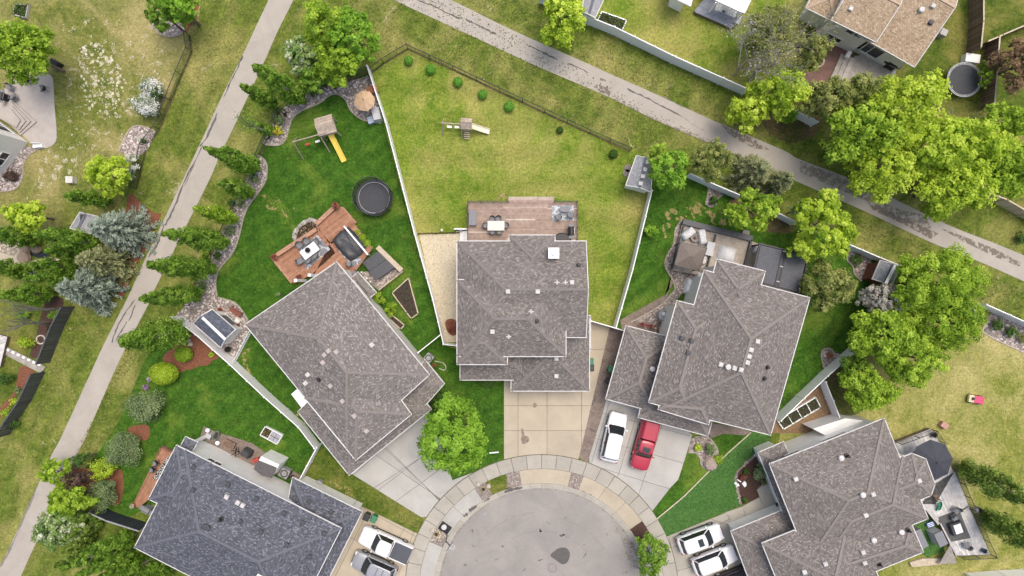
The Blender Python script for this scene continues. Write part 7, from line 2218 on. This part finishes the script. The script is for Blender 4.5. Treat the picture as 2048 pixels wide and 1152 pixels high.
# ---- right yards
tree('dense round green tree beside the light grey shed', (1338, 343), 44, 7, F_BRIGHT, 46, 1.2, crad=.24, shell=.6)
tree('small bright tree poking above the round tree by shed', (1315, 303), 24, 5.5, F_FRESH, 18)
shrub('bright leafy shrub against white fence in the right yard', q('I', '395,655')[0], 16, F_BRIGHT, 1.7)
tree('olive pine nearest the round green tree by the path', (1422, 316), 42, 8, F_OLIVE, 42, 1.2, .2, spread=.2, name='pine_tree')
spruce('yellow tipped spruce in the middle of three by the path', (1500, 346), 48, 6, F_SPRG)
spruce('olive spruce at right of three by the path', (1550, 366), 36, 5.5, F_SPRG)
tree('bright lime green tree behind the taupe deck', (1508, 421), 50, 7, F_FRESH, 44, 1.1, spread=.2)
tree('open yellow green tree above the black pergola', (1645, 455), 62, 8, F_LIME, 72, .6, spread=.2, crad=.2)
tree('white flowering shrub tree left of the yellow green tree', (1598, 420), 24, 4, F_HALFW, 20, .7)
tree('dense olive yellow pine right of the black pergola', (1662, 572), 54, 7.5, F_OLIVE, 50, 1.3, .2, spread=.22, name='pine_tree')
tree('silver grey leaved tree beside the small brown shed', (1772, 602), 46, 6.5, F_GREYB, 38, .75, .2)
tree('large fine leaved green tree over the white fence at right', (1880, 565), 92, 9.5, F_FRESH, 78, 1.0, .2)
tree('feathery green tree right of the silver tree', (1890, 645), 88, 8.5, F_FRESH, 58, .9, .2)
tree('dark leafy green tree above the right house dirt corner', (1772, 675), 74, 8, F_FRESH, 66, 1.0, .26)
tree('leafy green tree over the far right lawn', (1830, 715), 66, 7.5, F_FRESH, 68, .9, .22)
tree('loose green tree nearest the lower right house', (1738, 780), 58, 6.5, F_FRESH, 52, .8, .2)
tree('drooping green tree beside the diagonal fence', (1715, 745), 34, 5, F_ASPEN, 40, .7, .2)
columnar('upper dark columnar tree beside pale grey deck', q('W', '1230,310')[0], (2075, 1010), F_DARKG, 1.7, 'dark columnar trees by the pale grey deck', 1.2)
columnar('lower dark columnar tree beside pale grey deck', q('W', '1395,680')[0], (2090, 1100), F_DARKG, 1.5, 'dark columnar trees by the pale grey deck', 1.2)
for s_, r_, lab in (('1520,270', 14, 'round green shrub in right rock bed, upper'), ('1625,320', 14, 'round green shrub in right rock bed, lower'), ('1400,200', 12, 'dark shrub at the end of right rock bed')): shrub(lab, q('O', s_)[0], r_, F_MIDG if 'dark' not in lab else F_DARKG)
shrub('olive shrub at the right picture edge in rock bed', q('O', '1715,370')[0], 11, F_OLIVE)
shrub('small green shrub in the tongue shaped rock bed', q('I', '870,425')[0], 11, F_MIDG); shrub('low green shrub in rock bed by the brown shed', q('J', '435,885')[0], 12, F_MIDG)
shrub('yellow leaved shrub in front rock bed', q('V', '755,165')[0], 9, F_YELL); shrub('dark blue green shrub in front rock bed', q('V', '850,180')[0], 13, F_SILV); shrub('bright green shrub at edge of turf lawn', q('V', '910,255')[0], 11, F_FRESH)
MB().lathe([(.7, 0), (.8, .2), (.6, .5), (.2, .6)], 9, wpt('V', '845,285')).solo('boulder', plain('boulder_pink', (.36, .29, .25), .9, .2, 4), wpt('V', '845,285'), 'large pinkish boulder in front rock bed', 'boulder')
shrub('leafy shrub along mulch bed by front walk, lower right', q('V', '1235,360')[0], 16, F_SILV, 1.0, 24); shrub('small shrub at top of mulch bed, lower right', q('V', '1125,350')[0], 8, F_MIDG); shrub('small shrub at bottom of mulch bed, lower right', q('V', '1115,570')[0], 7, F_MIDG); shrub('orange shrub beside white boards in mulch bed', q('V', '1100,390')[0], 8, F_RED)
tree('bright yellow green tree in front of top white fence', (1126, 38), 47, 7, F_LIME, 54, 1.2, spread=.2)
# ---- upper right woods
bare('grey leafless birch above the top white fence end', (1500, 160), (1560, 60), 10, .45, None, F_OLIVE, 900, .18, 5)
bare('second grey leafless birch by the top fence end', (1470, 150), (1490, 110), 8, .55, None, F_GREYB, 700, .16, 5)
bare('pale bare birch leaning to the top edge', (1545, 130), (1625, 15), 10, .35, None, F_OLIVE, 300, .16, 5)
tree('yellow green tree at the end of top white fence', (1565, 182), 56, 8, F_LIME, 50, .8, spread=.2)
tree('yellow green tree hanging over the top path', (1500, 222), 46, 6.5, F_YELL, 40, .8, spread=.2)
tree('loose olive tree above the grey birches', (1548, 60), 55, 8, F_OLIVE, 62, .55, .2)
tree('olive tree left of the tan house', (1625, 100), 36, 7, F_OLIVE, 42, .6, .2)
shrub('dense green cedar shrub by white fence stub', (1580, 233), 17, F_BRIGHT, 2.4)
tree('brownish olive pine below the wooden deck, left', (1655, 200), 48, 8.5, F_OLIVE, 46, 1.0, .2, spread=.2, name='pine_tree')
tree('brownish olive pine below the wooden deck, right', (1710, 190), 52, 9, F_OLIVE, 48, 1.0, .2, spread=.2, name='pine_tree')
tree('large bright yellow tree beside the wooden deck', (1802, 215), 86, 11, F_YELL, 76, 1.0, spread=.18)
tree('green tree left of the large bright yellow tree', (1722, 265), 78, 10, F_FRESH, 66, .8, spread=.2)
tree('lime green tree overhanging the right path', (1765, 335), 72, 9, F_YELL, 72, .7, spread=.2)
tree('yellow topped tree below the large bright yellow one', (1868, 295), 76, 10, F_LIME, 66, .8, spread=.2)
tree('green tree overhanging the path at right', (1908, 375), 76, 9, F_LIME, 66, .8, spread=.2)
tree('leafy green tree left of the right trampoline post', (1952, 300), 66, 9.5, F_LIME, 60, .8, spread=.2)
tree('light green tree at the right edge below trampoline', (2008, 245), 52, 8, F_FRESH, 44, .8)
tree('light green tree at right edge near pale plank fence', (2025, 335), 52, 9, F_FRESH, 70, .7)
tree('reddish brown tree at the right edge', (2040, 130), 42, 7, F_BROWN, 55, .8, .2)
bare('grey bare shrub amid the right edge trees', (1915, 245), (1925, 250), 5, .5, None, None, 0, .1, 4)
tree('green saplings beside the right trampoline', (1968, 150), 12, 3, F_FRESH, 40, .7, .18)
shrub('small olive bush at right edge above the path', (2045, 475), 14, F_MIDG)
# ---- top left
tree('big leafy green tree at the left edge above stone patio', (40, 100), 72, 9, F_FRESH, 66, 1.0, spread=.18)
tree('bright green tree at top beside the red mulch', (352, 10), 42, 7, F_BRIGHT, 32, 1.0)
tree('feathery green tree over the stone bed at top', (325, 30), 38, 5.5, F_ASPEN, 34, 1.0, .18)
shrub('white blossoming lilac in top left yard, lower clump', q('A', '1120,810')[0], 29, F_WHITEF, 2.6, 27, .16); shrub('white blossoming lilac in top left yard, upper clump', q('A', '1160,670')[0], 25, F_WHITEF, 2.4, 20, .16); shrub('green leaves between the white lilac clumps', q('A', '1200,720')[0], 14, F_MIDG, 2.4)
shrub('white blossoming shrub behind bright tree, left yard', q('F', '1010,150')[0], 15, F_WHITEF, 2.2, 26, .15)
tree('bright lime green tree in the left yard near utility box', q('F', '830,225')[0], 47, 6.5, F_LIME, 44, 1.0, spread=.18)
tree('bright lime green tree at left above dark columnar trees', q('F', '190,535')[0], 40, 6, F_LIME, 36, 1.0, spread=.18)
shrub('dark brown shrub beside white house at left edge', q('F', '80,235')[0], 17, F_MAROON, 1.0, 14); shrub('small green plant in stone bed, left yard', q('A', '1100,1080')[0], 7, F_MIDG); shrub('reddish bush at top by the path', q('A', '1470,120')[0], 12, F_RED, .8, 22)
spruce('large blue spruce, uppermost of three beside left path', (243, 459), 60, 6.5, F_SPRB)
spruce('yellow green spruce, middle of three beside left path', (217, 522), 48, 6.5, F_SPRG)
spruce('large blue spruce, lowest of three beside left path', (183, 576), 60, 6.5, F_SPRB)
G2 = 'columnar trees at the far left'
for bx, by, tx, ty, lab, r_ in ((222, 403, 128, 390, 'columnar tree below the bright lime tree, far left', 1.0), (195, 488, 66, 468, 'columnar tree left of the upper blue spruce', 1.35), (78, 482, -40, 462, 'columnar tree at left edge above the pond', 1.2), (172, 507, 90, 500, 'columnar tree right above the pond', 1.0),
                                (68, 545, -30, 530, 'columnar tree at left edge below the pond', 1.1), (160, 537, 62, 528, 'columnar tree right of the pond boulders', 1.1), (158, 552, 48, 553, 'columnar tree left of the lowest blue spruce, upper', 1.1), (108, 586, 0, 592, 'columnar tree left of the lowest blue spruce, lower', 1.3)):
    columnar(lab, (bx, by), (tx, ty), F_ASPEN, r_, G2)
bare('grey bare willow at left edge, upper', (120, 618), (20, 622), 9, .12, None, F_ASPEN, 60, .15, 4); bare('grey bare willow at left edge, lower', (100, 645), (0, 652), 9, .12, None, None, 0, .15, 4)
for s_, r_, mt, lab in (('180,195', 14, F_ASPEN, 'green shrub between the grey willows, left'), ('430,195', 18, F_ASPEN, 'green shrub above dark left fence'), ('190,400', 18, F_LIME, 'pale green ground shrub left of stone ring'), ('30,680', 18, F_MIDG, 'leafy green shrub at left edge below boardwalk'), ('40,945', 12, F_FRESH, 'bright shrub at left edge near lower dark fence'), ('105,860', 9, F_YELL, 'yellow shrub in lower left mulch bed'), ('140,770', 8, F_SILV, 'grey shrub in lower left mulch bed'), ('90,1030', 14, F_MIDG, 'green shrub at end of lower dark fence'), ('370,280', 9, F_MAROON, 'dark shrub above the stone ring')):
    shrub(lab, q('K', s_)[0], r_, mt, ry=r_ * .6 if r_ > 13 else None)
# ---- lower left shrubs and hedge
shrub('large yellow green ball shrub on lower left lawn', (327, 747), 29, F_LIME, 2.0, 23, .13, ball=True); shrub('smaller yellow green ball shrub in red mulch', (367, 709), 18, F_FRESH, 1.2, 16, .12, ball=True)
shrub('big silvery willow shrub, upper of the lawn edge', (288, 815), 41, F_SILV, 2.6, 36, .15, dens=1.2); shrub('big silvery willow shrub, middle of the lawn edge', (247, 900), 38, F_SILV, 2.6, 36, .15, dens=1.2); shrub('silvery willow shrub, lowest of the lawn edge', (205, 988), 32, F_SILV, 2.4, 32, .15, dens=1.2)
shrub('yellow green shrub between two silvery willows', (207, 938), 26, F_LIME, 2.2, 22, .15)
shrub('purple flowering shrub above silvery willow, upper', q('K', '1150,683')[0], 7, F_PURP); shrub('purple flowering shrub above silvery willow, lower', q('K', '1120,750')[0], 7, F_PURP)
shrub('small yellow shrub in red mulch beside white fence', q('L', '85,495')[0], 6, F_YELL)
tree('green tree beside the lower left path', (112, 945), 32, 4.5, F_FRESH, 32, 1.1, .2); tree('bright green tree above the white flowering one, lower left', (135, 1003), 45, 5.5, F_FRESH, 34, 1.1, .22); tree('small green tree at top of lower left shrubbery', (162, 918), 20, 3.5, F_MIDG, 16, 1.0, .2)
tree('dark maroon tree amid lower left shrubbery', (155, 957), 28, 4, F_MAROON, 24, 1.0, .2); tree('white flowering tree at lower left by the path', (112, 1060), 44, 5.5, F_HALFW, 44, 1.0, .22)
G3 = 'columnar hedge trees in the lower left corner'
for k, s_ in enumerate(('800,680 560,725', '790,740 520,850', '740,830 475,965', '745,900 420,1080', '1040,830 620,985', '1050,880 480,1090', '1080,940 560,1170', '1090,1000 740,1190', '1180,1010 850,1210', '1260,1050 960,1260', '1330,1100 1060,1280')):
    b, t = q('Q', s_)
    columnar(('first', 'second', 'third', 'fourth', 'fifth', 'sixth', 'seventh', 'eighth', 'ninth', 'tenth', 'eleventh')[k] + ' columnar hedge tree counting down from the dark blue fence', b, t, F_DARKG if k < 4 else F_ASPEN, (.62, .7, .66, .74)[k] if k < 4 else .8 + .12 * (k % 3), G3)
# weeds and tufts in the rougher grass
def tufts(name, polys, n, mat, label):
    P_ = []
    for pl in polys:
        X, Y = scatter(W2(pl), n); P_.append(np.stack([X, Y, rng.uniform(.03, .10, len(X))], 1))
    pos = np.concatenate(P_); k = len(pos)
    o = put(name, leafquads(name, pos, rng.normal(size=(k, 3)) * .5 + np.array([0, 0, 1.]), rng.uniform(.08, .22, k), rng.uniform(0, 1, k), mat, (0, 0, 0), .5))
    return tag(o, label, 'grass', None, 'stuff')
M_TUFT = tinted('grass_tuft', [(.04, .07, .012), (.10, .14, .03), (.20, .21, .06), (.30, .27, .11)], .9, .2)
tufts('grass_tufts', [px('590,0 900,0 1250,190 1400,270 1300,310 815,95 770,120 760,60'), px('930,0 1080,0 1480,190 1600,300 1400,225 1170,120'), px('400,0 530,0 300,500 200,660 60,900 20,950 150,600 280,420'), px('300,610 400,620 240,760 180,960 100,1000 200,810'), px('1600,380 1700,470 1850,540 1960,600 2040,640 2048,580 1800,470')], 9000, M_TUFT, 'rough tufts of weedy grass beside both paths')
